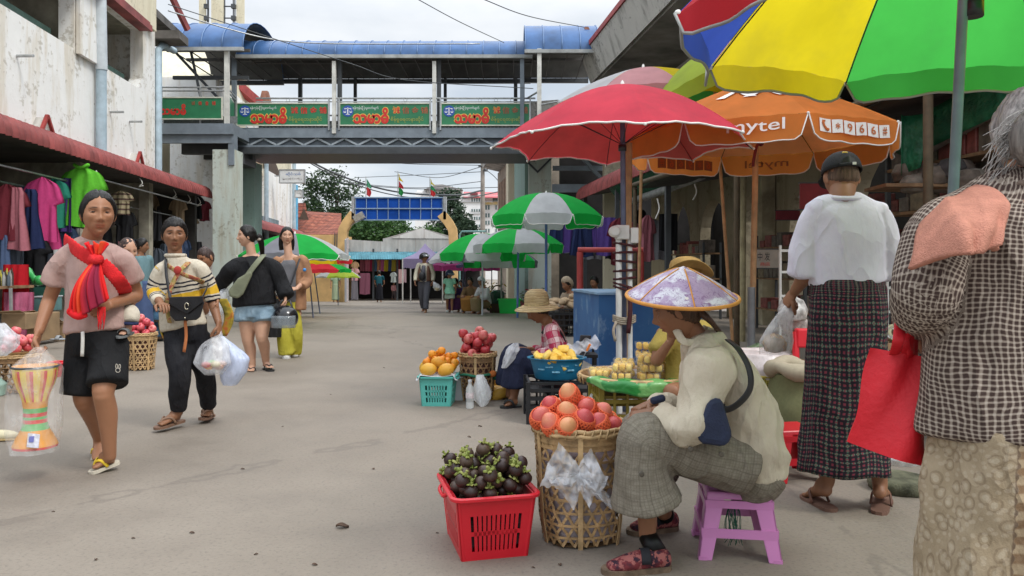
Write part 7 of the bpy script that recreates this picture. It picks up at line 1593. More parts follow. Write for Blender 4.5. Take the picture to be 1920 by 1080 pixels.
sandal(P(246,622,bd-.20),P(224,631,bd-.37),bb,mat('grey_rubber_clog',(.16,.17,.17),.6),mat('grey_rubber_clog',(.16,.17,.17),.6),.62,'clog','slide')
dd=4.05; q=P(66,838,dd)
t=thing('toy_drum','toy hourglass drum painted orange with red and yellow stripes inside a clear bag','drum',(q.x,q.y,q.z),world=False)
OR=mat('orange_enamel',(.72,.30,.02),.4,.06,4); RD=mat('red_enamel',(.62,.03,.02),.4,.05,4); GN=mat('green_enamel',(.10,.42,.10),.4,.05,4); YL=mat('yellow_enamel',(.78,.55,.03),.4,.05,4)
b=MB(); prof=[(.0,0),(.104,0),(.106,.012),(.103,.02),(.088,.055),(.066,.095),(.056,.13),(.055,.15),(.055,.165),(.055,.185),(.056,.21),(.06,.245),(.072,.285),(.09,.33),(.102,.375),(.106,.41),(.106,.43),(0,.432)]
N=40; b.lathe(prof,N,caps=False)
mi=[]
for i in range(len(prof)-1):
 for k in range(N):
  if i in (0,1): m_=1
  elif i==5: m_=2
  elif i==7: m_=2
  elif i==6: m_=1
  elif i==8: m_=1
  elif i==9: m_=2
  elif i in (11,12,13,14): m_=(1,3,3,0)[(k)%4]
  elif i==15: m_=3
  else: m_=0
  mi.append(m_)
b.mi=mi; b.build('drum_shell',[OR,RD,GN,YL],t,True,sharp=60)
b=MB(); b.tube([(.107*cos(a),.107*sin(a),.425) for a in [2*PI*i/30 for i in range(31)]],.006,6); b.build('drum_hoop',M_STEELD,t,True)
b=MB(); b.hexa([(.025,-.112,.025),(.085,-.112,.02),(.085,-.108,.02),(.025,-.108,.025),(.028,-.105,.095),(.088,-.105,.088),(.088,-.101,.088),(.028,-.101,.095)]); b.build('paper_tag',mat('white_tag',(.65,.65,.72),.5,.2,40),t)
b=MB(); b.hexa([(.035,-.1115,.05),(.06,-.1115,.05),(.06,-.1105,.05),(.035,-.1105,.05),(.036,-.1075,.08),(.062,-.1075,.08),(.062,-.1065,.08),(.036,-.1065,.08)]); b.build('tag_print',mat('tag_blue_print',(.15,.16,.4),.5),t)
crumple_bag('plastic_bag','tall clear plastic bag with the toy drum, held by the woman in pink',[P(64,846,dd),P(63,800,dd),P(64,740,dd),P(68,690,dd),P(72,662,dd-.01),P(73,650,dd-.02)],[(.115,.112),(.135,.12),(.135,.12),(.125,.115),(.05,.04),(.018,.015)],plastic_film('drum_bag_film',(.82,.80,.78),.17,.12,.9,12),seed=41,amp=.07)
# ================================================================ woman in the striped sweater
d=5.35
J=dict(h=P(327,441,d-.02),n=P(329,487,d),ch=P(334,528,d+.02),wa=P(338,585,d+.03),pe=P(348,622,d+.03),sl=P(376,506,d+.03),sr=P(303,508,d-.02),el=P(397,560,d+.08),wl=P(410,606,d-.0),er=P(287,548,d-.02),wr=P(302,570,d-.20),hl=P(366,632,d+.05),hr=P(334,632,d+.01),kl=P(383,695,d+.10),kr=P(338,702,d-.08),al=P(391,768,d+.30),ar=P(334,775,d+.02))
LK=(.42,-.90,-.03)
p2=body('person in a cream sweater with yellow and black stripes carrying a baby on the back',J,LK,(-.1,-1,0),SK_B,.95,.008,1.05,
hands=[((J['wl'],(.12,-.1,-1),(-.9,.1,0),-1),dict(curl=1.0,s=.95)),((J['wr'],(.6,-.75,-.05),(.1,-.2,-.9),-1),dict(curl=.4,s=.95))],
feet=[(P(338,787,d+.06),P(296,800,d-.12),.95,J['ar']),(P(394,778,d+.36),P(383,783,d+.18),.95,J['al'])])
SW=m_cloth('striped_cream_knit',lambda s,u,v,o:sw_pat(s,u,v,o),.95,.6)if False else None
def sw_pat(s,u,v,o):
 c=s.ramp(s.noise(o,60,3),[(.3,(.50,.44,.34)),(.7,(.58,.52,.42))])
 at=lambda lo,hi: s.math('MULTIPLY',s.step(v,lo-.002,lo+.002),s.step(v,hi+.002,hi-.002))
 for lo,hi,col in ((.190,.202,(.02,.02,.03)),(.220,.234,(.02,.02,.03)),(.258,.268,(.02,.02,.03)),(.275,.338,(.62,.37,.03)),(.346,.358,(.02,.02,.03)),(.374,.386,(.02,.02,.03))): c=s.mix(at(lo,hi),c,col)
 return c
SW=m_cloth('striped_cream_knit',sw_pat,.95,.6)
tp=[(P(329,482,d),P(330,489,d),P(331,502,d+.01),P(334,540,d+.02),P(340,585,d+.03),P(345,613,d+.03)),[(.06,.055),(.085,.062),(.132,.08),(.148,.108),(.145,.115),(.155,.122)],(1,0,0)]
sl=[(P(345,500,d+.02),P(376,505,d+.03),P(393,540,d+.07),P(399,563,d+.07)),[.05,.058,.054,.052],(0,1,0)]; sr=[(P(330,502,d+.02),P(303,508,d-.02),P(290,545,d-.02),P(298,566,d-.14)),[.05,.057,.052,.043],(0,1,0)]
garm('sweater',[tp,sl,sr,yoke(J,.048,.056,.2)],SW,p2,.009,3,.008,11)
b=MB(); b.tube([P(329,479,d-.0)+Vector((.062*cos(a),.055*sin(a),.012*sin(a*8)*0)) for a in [2*PI*i/24 for i in range(25)]],.014,8); b.build('collar',SW,p2,True)
JN=m_cloth('black_denim',lambda s,u,v,o:s.ramp(s.noise(o,9,5),[(.3,(.010,.010,.013)),(.7,(.026,.026,.030))]),.85,.7)
tr=[[(P(346,598,d+.03),P(348,625,d+.03),P(350,640,d+.03)),[(.142,.110),(.150,.116),(.14,.11)],(1,0,0)],[(P(366,630,d+.05),P(374,665,d+.07),P(383,695,d+.10),P(388,730,d+.20),P(391,760,d+.29)),[.098,.088,.066,.063,.055],(1,0,0)],[(P(334,630,d+.01),P(336,668,d-.04),P(338,702,d-.08),P(335,740,d-.02),P(334,768,d+.02)),[.098,.088,.068,.063,.055],(1,0,0)]]
garm('jeans',tr,JN,p2,.009,3,.006,5,(9,9,6))
hairmesh('hair',LK,UPV,J['h'],1.0,HAIR,p2,.014,.068,([0,25,50,68,85,105,140,180],[.046,.056,.038,.005,-.03,-.05,-.07,-.08]),0,rough=.006)
for a_,b_ in (((P(342,788,d+.08)),(P(294,803,d-.13))),((P(396,778,d+.38)),(P(381,786,d+.17)))): sandal(a_+Vector((0,0,.005)),b_+Vector((0,0,.008)),p2,mat('tan_rubber',(.20,.11,.07),.7),mat('brown_leather_strap',(.24,.14,.09),.6),1.0,'sandal','thong')
sg=thing('baby_carrier','patterned orange and olive baby carrier straps crossed over the striped sweater','baby carrier',tuple(P(340,540,d)),world=True)
MC=m_cloth('woven_band',lambda s,u,v,o:s.ramp(s.noise(o,30,2),[(.35,(.25,.20,.06)),(.5,(.45,.30,.12)),(.62,(.30,.08,.05))]),.9,.4)
ribbonstrap('strap',[P(356,488,d+.10),P(350,495,d-.06),P(336,510,d-.12),P(320,540,d-.135),P(313,575,d-.14),P(318,605,d-.10)],.020,.006,MC,sg,(1,0,0))
ribbonstrap('strap',[P(308,492,d+.0),P(322,503,d-.105),P(345,515,d-.125),P(372,525,d-.09),P(388,535,d+.1)],.016,.006,MC,sg,(0,0,1))
b=MB(); b.sphere(P(333,507,d-.13),(.028,.012,.03),10,8); b.build('cross_knot',mat('red_woven_knot',(.4,.04,.03),.8),sg,True)
CCM=m_cloth('carrier_cloth_weave',lambda s,u,v,o:s.ramp(s.noise(o,14,3),[(.3,(.16,.14,.03)),(.5,(.42,.30,.04)),(.65,(.5,.13,.04))]),.9,.4)
b=MB(); b.grid(lambda u,v:P(lerp(310,318,u),lerp(575,640,v),d+lerp(-.02,.12,u))+Vector((-.04*sin(v*PI),0,0)),8,14); b.build('carrier_cloth',CCM,sg,True,thick=.012); b=MB(); b.grid(lambda u,v:P(lerp(408,425,u),lerp(560,630,v),d+.18)+Vector((.05*sin(v*PI),0,0)),8,14); b.build('carrier_cloth',CCM,sg,True,thick=.012)
b=MB(); b.tube(smoothpath([P(347,600,d-.13),P(349,630,d-.135),P(345,660,d-.12)],8),[(.011,.003)]*9,6); b.build('orange_tape',mat('orange_webbing',(.65,.22,.08),.8),sg,True)
t=thing('shoulder_bag','black leather flap bag with a gold buckle worn across the striped sweater','handbag',tuple(P(348,577,d-.18)),world=True)
LTH=mat('black_leather',(.014,.014,.016),.38,.15,20,.2)
b=MB(); pts=[(318,558),(379,556),(383,568),(376,594),(368,600),(328,602),(319,592),(316,570)]; b.prism(pts,lambda p:P(p[0],p[1],d-.20),lambda p:P(p[0],p[1],d-.14)); b.build('bag_body',LTH,t,bevel=.008)
b=MB(); pts=[(317,557),(380,555),(381,566),(352,588),(346,588),(317,570)]; b.prism(pts,lambda p:P(p[0],p[1],d-.215),lambda p:P(p[0],p[1],d-.202)); b.build('bag_flap',LTH,t,bevel=.004)
b=MB(); q=P(350,574,d-.225); b.tube([q+Vector((.013*cos(a),0,.022*sin(a))) for a in [2*PI*i/16 for i in range(15)]],.0035,6); b.sphere(P(347,596,d-.21),.006,8,6); b.build('buckle',mat('pale_gold_metal',(.6,.55,.42),.25,.05,9,0,metal=.9),t,True)
ribbonstrap('bag_strap',[P(312,480,d+.03),P(311,490,d-.08),P(312,515,d-.115),P(317,545,d-.14),P(319,558,d-.17)],.010,.004,LTH,t,(1,0,0)); ribbonstrap('bag_strap',[P(379,558,d-.17),P(388,540,d-.05),P(392,520,d+.08)],.009,.004,LTH,t,(0,0,1))
bd=d+.17
B=dict(h=P(386,483,bd+.03),n=P(380,505,bd+.05),ch=P(376,530,bd+.06),wa=P(374,560,bd+.04),pe=P(374,585,bd+.02),sl=P(396,520,bd),sr=P(362,520,bd+.1),hl=P(385,590,bd),hr=P(365,590,bd+.05),el=P(404,545,bd-.06),wl=P(408,566,bd-.12))
LB_=(.35,.5,-.25)
bb=body('baby peeking over the shoulder of the woman in the striped sweater',B,(-.3,-.6,-.3),(.1,-1,0),SK_A,.52,.007,1.30,36,30,child=1,cat='baby',neckr=.06,hands=[((B['wl'],(.1,-.3,-1),(-.9,0,0),-1),dict(curl=.5,s=.5))])
hairmesh('hair',(-.3,-.6,-.3),UPV,B['h'],.68,m_hair('thin_dark_hair',(.05,.03,.025)),bb,.003,.06,nu=32,nv=26)
crumple_bag('plastic_bag','milky plastic bag of colourful snacks carried by the woman in the striped sweater',[P(400,702,d-.06),P(399,680,d-.06),P(402,650,d-.04),P(408,632,d-.02),P(411,618,d-.0)],[(.06,.05),(.125,.10),(.10,.08),(.035,.03),(.012,.012)],plastic_film('snack_bag_film',(.85,.86,.9),.33,.15),seed=51,amp=.13)
rr=random.Random(12)
for k,cc in enumerate([(.6,.08,.05),(.75,.35,.05),(.25,.55,.12),(.75,.6,.2),(.55,.3,.2),(.7,.5,.45)]):
 b=MB(); b.sphere(P(386+k*6,684+4*sin(k*2),d-.10+.02*(k%3)),(.035,.02,.022),8,6); tag(b.build('snack_packet',mat('snack_%d'%k,cc,.35),None,True),'small %s snack packet inside the milky plastic bag'%(['red','orange','green','yellow','brown','pink'][k]),'packet','snack packets in the milky bag')
crumple_bag('plastic_bag','bluish plastic bag hanging beside the bag of snacks',[P(431,722,d+.02),P(437,700,d+.02),P(442,672,d+.02),P(430,650,d+.02),P(415,630,d)],[(.04,.04),(.085,.07),(.095,.08),(.05,.04),(.012,.012)],plastic_film('bluish_bag_film',(.55,.62,.80),.62),seed=61,amp=.16)
# ================================================================ woman in black blouse and denim shorts
d=8.3
J=dict(h=P(463,443,d),n=P(472,478,d+.02),ch=P(474,515,d+.02),wa=P(477,558,d+.02),pe=P(478,585,d+.02),sl=P(509,497,d+.04),sr=P(440,498,d-.02),el=P(529,530,d+.05),wl=P(535,556,d-.02),er=P(408,530,d+.1),wr=P(402,555,d+.05),hl=P(492,592,d+.02),hr=P(464,592,d+.02),kl=P(491,634,d-.04),kr=P(465,640,d+.02),al=P(499,680,d+.12),ar=P(473,686,d+.05))
LK=(-.88,-.45,-.05)
p3=body('person in a loose black blouse and denim shorts looking left while holding a helmet',J,LK,(-.2,-1,0),SK_C,1.0,.010,1.0,48,44,girth=1.22,limb=1.12,hands=[((J['wl'],(.05,-.1,-1),(-.8,-.4,0),-1),dict(curl=.7))],feet=[(P(496,688,d+.18),P(508,692,d-.02),1.0,J['al']),(P(474,693,d+.12),P(469,698,d-.08),1.0,J['ar'])])
BLK=m_cloth('black_chiffon',lambda s,u,v,o:s.ramp(s.noise(o,8,4),[(.3,(.008,.008,.009)),(.7,(.016,.016,.018))]),.8,.7)
garm('blouse',[yoke(J,.068,.066,.3),[(P(473,481,d+.02),P(473,488,d+.02),P(474,503,d+.02),P(475,530,d+.02),P(478,571,d+.02)),[(.075,.065),(.11,.08),(.185,.11),(.205,.15),(.235,.175)],(1,0,0)],[(P(497,498,d+.03),P(512,503,d+.04),P(528,532,d+.05),P(537,556,d-.0)),[.07,.085,.075,.085],(0,1,0)],[(P(450,498,d),P(438,504,d-.02),P(414,530,d+.09),P(400,552,d+.05)),[.07,.085,.075,.08],(0,1,0)]],BLK,p3,.013,3,.011,21,(5,5,3))
b=MB(); b.grid(lambda u,v:P(lerp(452,506,u),lerp(484,500,v),d-.12)+Vector((0,.0,0)),2,2);
b=MB(); a0=P(461,482,d-.10);a1=P(484,480,d-.10);a2=P(471,504,d-.165); b.add([a0,a1,a2],[(0,1,2)]); b.build('neckline',SK_C,p3,thick=.004)
DN=m_cloth('washed_denim',lambda s,u,v,o:s.ramp(s.noise(o,8,5),[(.3,(.13,.20,.26)),(.5,(.21,.30,.37)),(.75,(.32,.42,.48))]),.9,.5)
garm('shorts',[[(P(478,556,d+.02),P(478,594,d+.02)),[(.19,.14),(.205,.145)],(1,0,0)],[(P(494,580,d+.02),P(496,602,d-.01)),[.115,.122],(1,0,0)],[(P(462,580,d+.02),P(461,602,d)),[.115,.122],(1,0,0)]],DN,p3,.013,2,.004,9)
hairmesh('hair',LK,UPV,J['h'],.99,HAIR,p3,.014,.07)
b=MB(); b.tube(smoothpath([headpt(LK,J['h'],1,(.0,-.10,.0)),headpt(LK,J['h'],1,(0,-.14,-.05)),P(492,478,d+.14),P(489,500,d+.17)],10),[(.045*(1-i/14),.035*(1-i/14)) for i in range(11)],10); b.build('ponytail',HAIR,p3,True)
b=MB(); b.lathe([(.03,-.02),(.036,0),(.03,.02)],10,headpt(LK,J['h'],1,(0,-.125,-.03))); b.build('hair_tie',mat('beige_hair_clip',(.5,.42,.35),.5),p3,True)
for a_,b_ in ((P(497,690,d+.19),P(509,694,d-.03)),(P(475,696,d+.13),P(469,700,d-.09))): sandal(a_,b_,p3,M_BLKPL,M_BLKPL,1.02,'sandal')
t=thing('sling_bag','sage green crossbody bag on a broad strap over the black blouse','bag',tuple(P(448,530,d-.2)),world=True)
SG=mat('sage_canvas',(.17,.18,.115),.8,.12,9,.3)
ribbonstrap('strap',[P(494,478,d+.02),P(487,486,d-.16),P(472,505,d-.21),P(458,525,d-.22)],.035,.008,SG,t,(1,0,0))
b=MB(); b.prism([(470,508),(474,514),(456,552),(446,560),(430,556),(428,545),(446,522)],lambda p:P(p[0],p[1],d-.25),lambda p:P(p[0],p[1],d-.17)); b.build('pouch',SG,t,bevel=.02)
t=thing('motorbike_helmet','black open-face helmet with clear visor held by the woman in the black blouse','helmet',tuple(P(535,600,d-.05)),world=True)
hc=P(535,596,d-.08); b=MB();
b.grid(lambda u,v:hc+Vector((.13*sin(PI*(.06+.62*v))*cos(2*PI*u)*1.0,.13*sin(PI*(.06+.62*v))*sin(2*PI*u),-.0+.13*cos(PI*(.06+.62*v)))),28,14,wrap=True); b.build('helmet_shell',mat('gloss_black',(.012,.012,.014),.18,.1,3,0,spec=.6),t,True,thick=.012)
b=MB(); b.grid(lambda u,v:hc+Vector((.15*cos(R(-150)+R(120)*u),.15*sin(R(-150)+R(120)*u),-.10+.13*v)),14,5); b.build('visor',plastic_film('smoked_visor',(.25,.28,.3),.55,.12,0),t,True,thick=.003)
b=MB(); b.tube(smoothpath([hc+Vector((-.09,-.02,.08)),hc+Vector((-.03,-.0,.19)),P(536,570,d-.04),hc+Vector((.05,.0,.18)),hc+Vector((.09,-.02,.06))],14),[(.012,.004)]*15,6); b.build('chin_strap',M_BLKPL,t,True)
# ================================================================ woman in yellow trousers
d=9.55
J=dict(h=P(538,443,d),n=P(541,478,d),ch=P(543,510,d+.02),wa=P(542,550,d+.02),pe=P(540,580,d+.02),sl=P(568,487,d+.04),sr=P(517,490,d),el=P(575,525,d+.05),wl=P(556,541,d-.2),er=P(512,530,d+.02),wr=P(522,553,d-.14),hl=P(552,585,d+.02),hr=P(530,585,d+.02),kl=P(552,628,d),kr=P(533,630,d-.06),al=P(550,662,d+.1),ar=P(536,664,d))
LK=(.35,-.93,.0)
p4=body('person in mustard yellow trousers and an open brown shirt over a grey top',J,LK,(-.1,-1,0),SK_C,1.0,.011,.96,48,44,hands=[((J['wl'],(-.9,-.2,-.1),(0,.5,-.8),-1),dict(curl=.7)),((J['wr'],(.6,-.4,-.5),(.3,.7,-.2),1),dict(curl=.7))])
garm('grey_top',[[(P(541,487,d),P(542,500,d+.01),P(542,548,d+.02),P(541,565,d+.02)),[(.085,.06),(.135,.09),(.145,.11),(.15,.115)],(1,0,0)]],mat('grey_jersey',(.14,.14,.15),.9,.12,9,.4),p4,.014,3,.005,3)
BRS=mat('brown_overshirt',(.33,.17,.09),.85,.15,9,.4)
garm('overshirt',[yoke(J,.05,.04,.3),[(P(560,485,d+.05),P(563,510,d+.05),P(563,580,d+.05)),[(.05,.075),(.06,.115),(.065,.12)],(1,0,0)],[(P(523,487,d+.03),P(520,510,d+.03),P(518,560,d+.04)),[(.045,.07),(.05,.11),(.055,.115)],(1,0,0)],[(P(560,485,d+.04),P(569,492,d+.04),P(577,524,d+.05),P(566,538,d-.10)),[.06,.068,.062,.058],(0,1,0)],[(P(524,487,d),P(517,493,d),P(511,530,d+.02),P(517,548,d-.08)),[.055,.06,.055,.05],(0,1,0)],[(P(541,485,d+.10),P(541,550,d+.14),P(541,575,d+.14)),[(.15,.05),(.17,.05),(.17,.05)],(1,0,0)]],BRS,p4,.013,3,.007,31)
YT=m_cloth('mustard_yellow_cotton',lambda s,u,v,o:s.ramp(s.noise(o,7,4),[(.3,(.36,.32,.03)),(.7,(.48,.43,.06))]),.9,.6)
garm('trousers',[[(P(541,558,d+.02),P(540,585,d+.02)),[(.14,.11),(.152,.12)],(1,0,0)],[(P(551,583,d+.02),P(553,625,d),P(551,660,d+.09)),[.092,.088,.098],(1,0,0)],[(P(530,583,d+.02),P(533,628,d-.05),P(538,662,d-.02)),[.092,.088,.10],(1,0,0)]],YT,p4,.014,3,.010,13,(8,8,2.5))
WS=mat('white_sports_shoe',(.62,.61,.58),.6,.1,9)
shoe(P(537,669,d+.06)+Vector((0,0,-.01)),P(537,674,d-.13),p4,WS,WS); shoe(P(553,664,d+.2),P(553,668,d+.02),p4,WS,WS)
hairmesh('hair',LK,UPV,J['h'],.96,HAIR,p4,.013,.068,None,.001)
b=MB();
for sg_ in (-1,1): b.tube(smoothpath([headpt(LK,J['h'],1,(sg_*.06,-.04,.02)),headpt(LK,J['h'],1,(sg_*.07,-.05,-.08)),headpt(LK,J['h'],1,(sg_*.06,-.06,-.17))],8),[(.028,.02)]*9,8)
b.build('long_hair',HAIR,p4,True)
t=thing('shoulder_bag','black and white patterned small bag held before the grey top','handbag',tuple(P(530,545,d-.2)),world=True)
b=MB(); b.prism([(514,536),(543,534),(545,548),(536,556),(517,556)],lambda p:P(p[0],p[1],d-.27),lambda p:P(p[0],p[1],d-.19)); b.build('bag_body',m_cloth('zigzag_weave',lambda s,u,v,o:s.mix(s.step(s.noise(o,55,2),.5,.54),(.02,.02,.02),(.4,.38,.34)),.8,.2),t,bevel=.015)
ribbonstrap('strap',[P(562,485,d-.04),P(557,500,d-.13),P(545,534,d-.2)],.012,.004,M_BLKPL,t,(1,0,0))
crumple_bag('carrier_bag','black plastic carrier bag hanging from the hand of the woman in yellow trousers',[P(513,632,d-.15),P(512,600,d-.15),P(517,575,d-.16),P(521,560,d-.15)],[(.09,.06),(.11,.08),(.08,.06),(.02,.02)],mat('black_bag_film',(.012,.012,.013),.35,.2,12,.6),seed=71,amp=.14,cat='carrier bag')
crumple_bag('carrier_bag','white bag behind the black blouse held by the unseen hand',[P(404,592,8.35),P(408,575,8.35),P(414,552,8.38),P(418,535,8.4)],[(.06,.05),(.11,.08),(.10,.08),(.03,.03)],FILMW,seed=81,amp=.14,cat='carrier bag')
b=MB(); b.sphere(P(571,506,d-.06),.022,10,8); tag(b.build('blue_bauble',mat('bright_blue_vinyl',(.04,.25,.6),.4),None,True),'bright blue round charm on the brown overshirt sleeve','charm')
# ================================================================ seated seller in the conical hat
def conehat(t,c,Rr,h,tilt,mat_,edge,seam,name='hat_cone'):
 Mt=Matrix.Translation(c)@tilt
 b=MB(); b.grid(lambda u,v:Mt@Vector((cos(2*PI*u)*Rr*v,sin(2*PI*u)*Rr*v,h*(1-v)-.018*sin(PI*v)*-.6)),48,12,wrap=True,uv=lambda u,v:(u*6*.3,v*.3)); o=b.build(name,mat_,t,True,thick=.005)
 b=MB(); b.tube([Mt@Vector((cos(a)*Rr,sin(a)*Rr,0)) for a in [2*PI*i/60 for i in range(61)]],.0075,8); b.build('hat_edge',edge,o,True)
 for k in range(6):
  a=2*PI*k/6-PI/2; b=MB(); b.tube([Mt@Vector((cos(a)*Rr*v,sin(a)*Rr*v,h*(1-v)+.011*sin(PI*v)+.003)) for v in [i/10 for i in range(1,11)]],.0032,5); b.build('hat_seam',seam,o,True)
 b=MB(); b.lathe([(.034,h-.030),(.030,h-.018),(.016,h-.004),(0,h+.003)],16); b.v=[tuple(Mt@Vector(v)) for v in b.v]; b.build('hat_tip',mat('white_cap_cloth',(.72,.70,.70),.7),o,True)
 return o
d=2.95
J=dict(h=P(1270,580,d+.02),n=P(1304,634,d+.06),ch=P(1352,700,d+.09),wa=P(1402,800,d+.12),pe=P(1404,858,d+.14),sl=P(1330,672,d-.08),sr=P(1316,668,d+.26),el=P(1302,796,d-.13),wl=P(1226,772,d-.02),er=P(1290,780,d+.30),wr=P(1222,756,d+.18),
hl=P(1395,878,d+.02),hr=P(1395,868,d+.26),kl=P(1198,822,d-.06),kr=P(1190,806,d+.25),al=P(1214,1004,d-.03),ar=P(1246,965,d+.30))
LK=(-.90,.22,-.30)
s1=body('person in a cream shirt and lilac conical hat seated on the lilac stool',J,LK,(-1,.05,0),SK_D,.98,.009,1.0,60,50,
hands=[((J['wl'],(-.85,.35,-.25),(-.1,.25,-.95),-1),dict(curl=.45,s=.98)),((J['wr'],(-.8,-.35,-.25),(-.1,-.2,-.95),1),dict(curl=.5,s=.98))],feet=None,girth=1.08)
CRM=m_cloth('cream_cotton_shirt',lambda s,u,v,o: worn(s,s.ramp(s.noise(o,5,5),[(.3,(.52,.45,.34)),(.7,(.64,.57,.44))]),o,.2,5),.85,.75)
tp=[(P(1302,634,d+.06),P(1318,652,d+.07),P(1345,690,d+.09),P(1382,760,d+.11),P(1400,835,d+.13),P(1402,872,d+.14)),[(.075,.065),(.135,.085),(.175,.115),(.190,.130),(.200,.135),(.195,.130)],(0,1,0)]
sl=[(P(1340,690,d+.0),P(1328,690,d-.09),P(1318,740,d-.12),P(1302,786,d-.14),P(1275,800,d-.11),P(1238,776,d-.03)),[.08,.088,.080,.078,.062,.046],(0,1,0)]; sr=[(P(1330,680,d+.15),P(1318,680,d+.25),P(1295,775,d+.29),P(1232,758,d+.19)),[.08,.08,.07,.045],(0,1,0)]
sh=garm('shirt',[tp,sl,sr,yoke(J,.06,.066,.25)],CRM,s1,.007,2,.016,17,(8,8,8))
b=MB(); b.tube(smoothpath([P(1268,618,d-.02),P(1282,640,d-.045),P(1310,640,d-.03),P(1330,622,d+.05),P(1322,615,d+.13)],16),[(.006,.016)]*17,8,roll=(0,1,0)); b.build('collar',CRM,sh,True)
TR=m_cloth('taupe_check_cotton',check_taupe,.9,.55)
pt=[[(P(1420,862,d+.14),P(1400,880,d+.14),P(1380,878,d+.14)),[(.13,.185),(.135,.195),(.12,.18)],(0,0,1)],
[(P(1395,872,d+.02),P(1300,848,d-.02),P(1215,824,d-.06),P(1204,850,d-.065),P(1206,900,d-.055),P(1213,938,d-.045)),[.115,.102,.092,.094,.112,.136],(0,1,0)],
[(P(1395,868,d+.25),P(1290,830,d+.25),P(1205,812,d+.25),P(1200,840,d+.26),P(1225,905,d+.28)),[.115,.10,.09,.095,.11],(0,1,0)]]
cu=garm('culottes',pt,TR,s1,.008,3,.008,23,(6,6,5))
for px,py in ((1203,889),(1295,842),(1353,852)):
 b=MB(); b.lathe([(0,-.004),(.010,-.004),(.010,.003),(.006,.004),(0,.003)],12,P(px,py,d-.185 if px>1250 else d-.185),ax=Matrix.Rotation(R(90),3,'X')); b.build('button',mat('horn_button',(.10,.085,.065),.4),cu,True)
hairmesh('hair',LK,UPV,J['h'],.98,HAIRB,s1,.012,.06)
b=MB()
for k in range(5): b.tube(smoothpath([headpt(LK,J['h'],1,(.02-.012*k,-.07,-.02)),headpt(LK,J['h'],1,(.03-.014*k,-.105,-.08)),P(1345+k*4,622+3*k,d+.0+.03*k)],8),[.016*(1-i/12) for i in range(9)],7)
b.build('loose_hair',HAIRB,s1,True)
SHU=m_cloth('patterned_canvas',lambda s,u,v,o:s.mix(s.step(s.noise(o,42,3),.5,.54),s.ramp(s.noise(o,28,2),[(.4,(.035,.018,.03)),(.6,(.16,.03,.035))]),(.30,.10,.09)),.85,.4); SOL=mat('worn_tan_sole',(.17,.115,.075),.85,.3,20,.3)
for hh,tt in ((P(1247,1050,d-.08),P(1140,1058,d-.12)),(P(1262,990,d+.36),P(1186,990,d+.30))):
 hh.z=.0; tt.z=.0; so=shoe(hh,tt,s1,SHU,SOL,1.0)
 dd_=(tt-hh).normalized(); b=MB(); b.grid(lambda u,v:hh.lerp(tt,lerp(.28,.44,u))+Vector((0,-.047*cos(PI*(v*.8+.1)),.02+.062*sin(PI*(v*.8+.1)))),6,10); b.build('elastic_gusset',mat('black_elastic',(.015,.015,.02),.8),so,True,thick=.004)
 b=MB(); b.tube([J['al' if hh.y<3 else 'ar'],Vector((hh.x-.03,hh.y,.06))],[.036,.038],14); b.build('ankle',SK_D,s1,True)
t=thing('conical_hat','lilac floral conical hat with orange rim worn by the seated woman','hat',tuple(P(1279,553,d+.05)),world=True)
def m_flor():
 s=NT('lilac_floral_cloth'); o=s.coord(); w=s.mix(.9,o,s.noise(o,9,3,.5,1),'LINEAR_LIGHT') ; n=s.noise(o,13,3,.5); n2=s.noise(w,9,4,.6); c=s.mix(s.step(n,.46,.56),(.60,.58,.64),(.36,.26,.40)); c=s.mix(s.step(s.noise(w,6,5,.6),.56,.62),c,(.24,.14,.27)); c=s.mix(s.math('MULTIPLY',s.step(s.math('ABSOLUTE',s.math('SUBTRACT',n2,.5)),.02,.008),.8),c,(.22,.12,.25)); c=s.mix(s.math('MULTIPLY',s.step(s.vor(o,13),.32,.2),s.step(s.noise(o,4,2),.52,.58)),c,(.36,.10,.30)); c=s.mix(s.math('MULTIPLY',s.step(s.vor(o,21),.22,.14),s.step(s.noise(o,5,2),.55,.6)),c,(.68,.62,.55)); return s.fin(c,.38,.45)
OE=mat('orange_piping',(.62,.27,.05),.6,.1,20,.1)
conehat(t,P(1279,556,d+.05),.215,.118,Matrix.Rotation(R(10),4,'X'),m_flor(),OE,OE)
t=thing('shoulder_pouch','navy cloth pouch on a black strap resting on the seated woman\'s lap','pouch',tuple(P(1325,800,d-.2)),world=True)
NV=mat('navy_canvas',(.022,.030,.065),.8,.15,15,.4)
b=MB(); b.prism([(1296,812),(1314,780),(1330,748),(1352,744),(1374,818),(1360,838),(1318,832)],lambda p:P(p[0],p[1],d-.225),lambda p:P(p[0],p[1],d-.13)); b.build('pouch_body',NV,t,bevel=.02)
ribbonstrap('strap',[P(1335,755,d-.15),P(1362,768,d-.13),P(1390,752,d-.14),P(1407,725,d-.135),P(1404,690,d-.125),P(1385,655,d-.09),P(1366,638,d-.02)],.018,.005,M_BLKPL,t,(1,0,0))
b=MB(); b.box(-.014,.014,-.005,.005,-.011,.011); o=b.build('buckle',M_BLKPL,t); o.matrix_parent_inverse=_WP[t.name]; o.location=P(1352,763,d-.15)
b=MB(); b.prism([(1217,746),(1245,738),(1250,752),(1222,760)],lambda p:P(p[0],p[1],d-.01),lambda p:P(p[0],p[1],d+.08)); b.build('pouch_top',NV,t,bevel=.012)
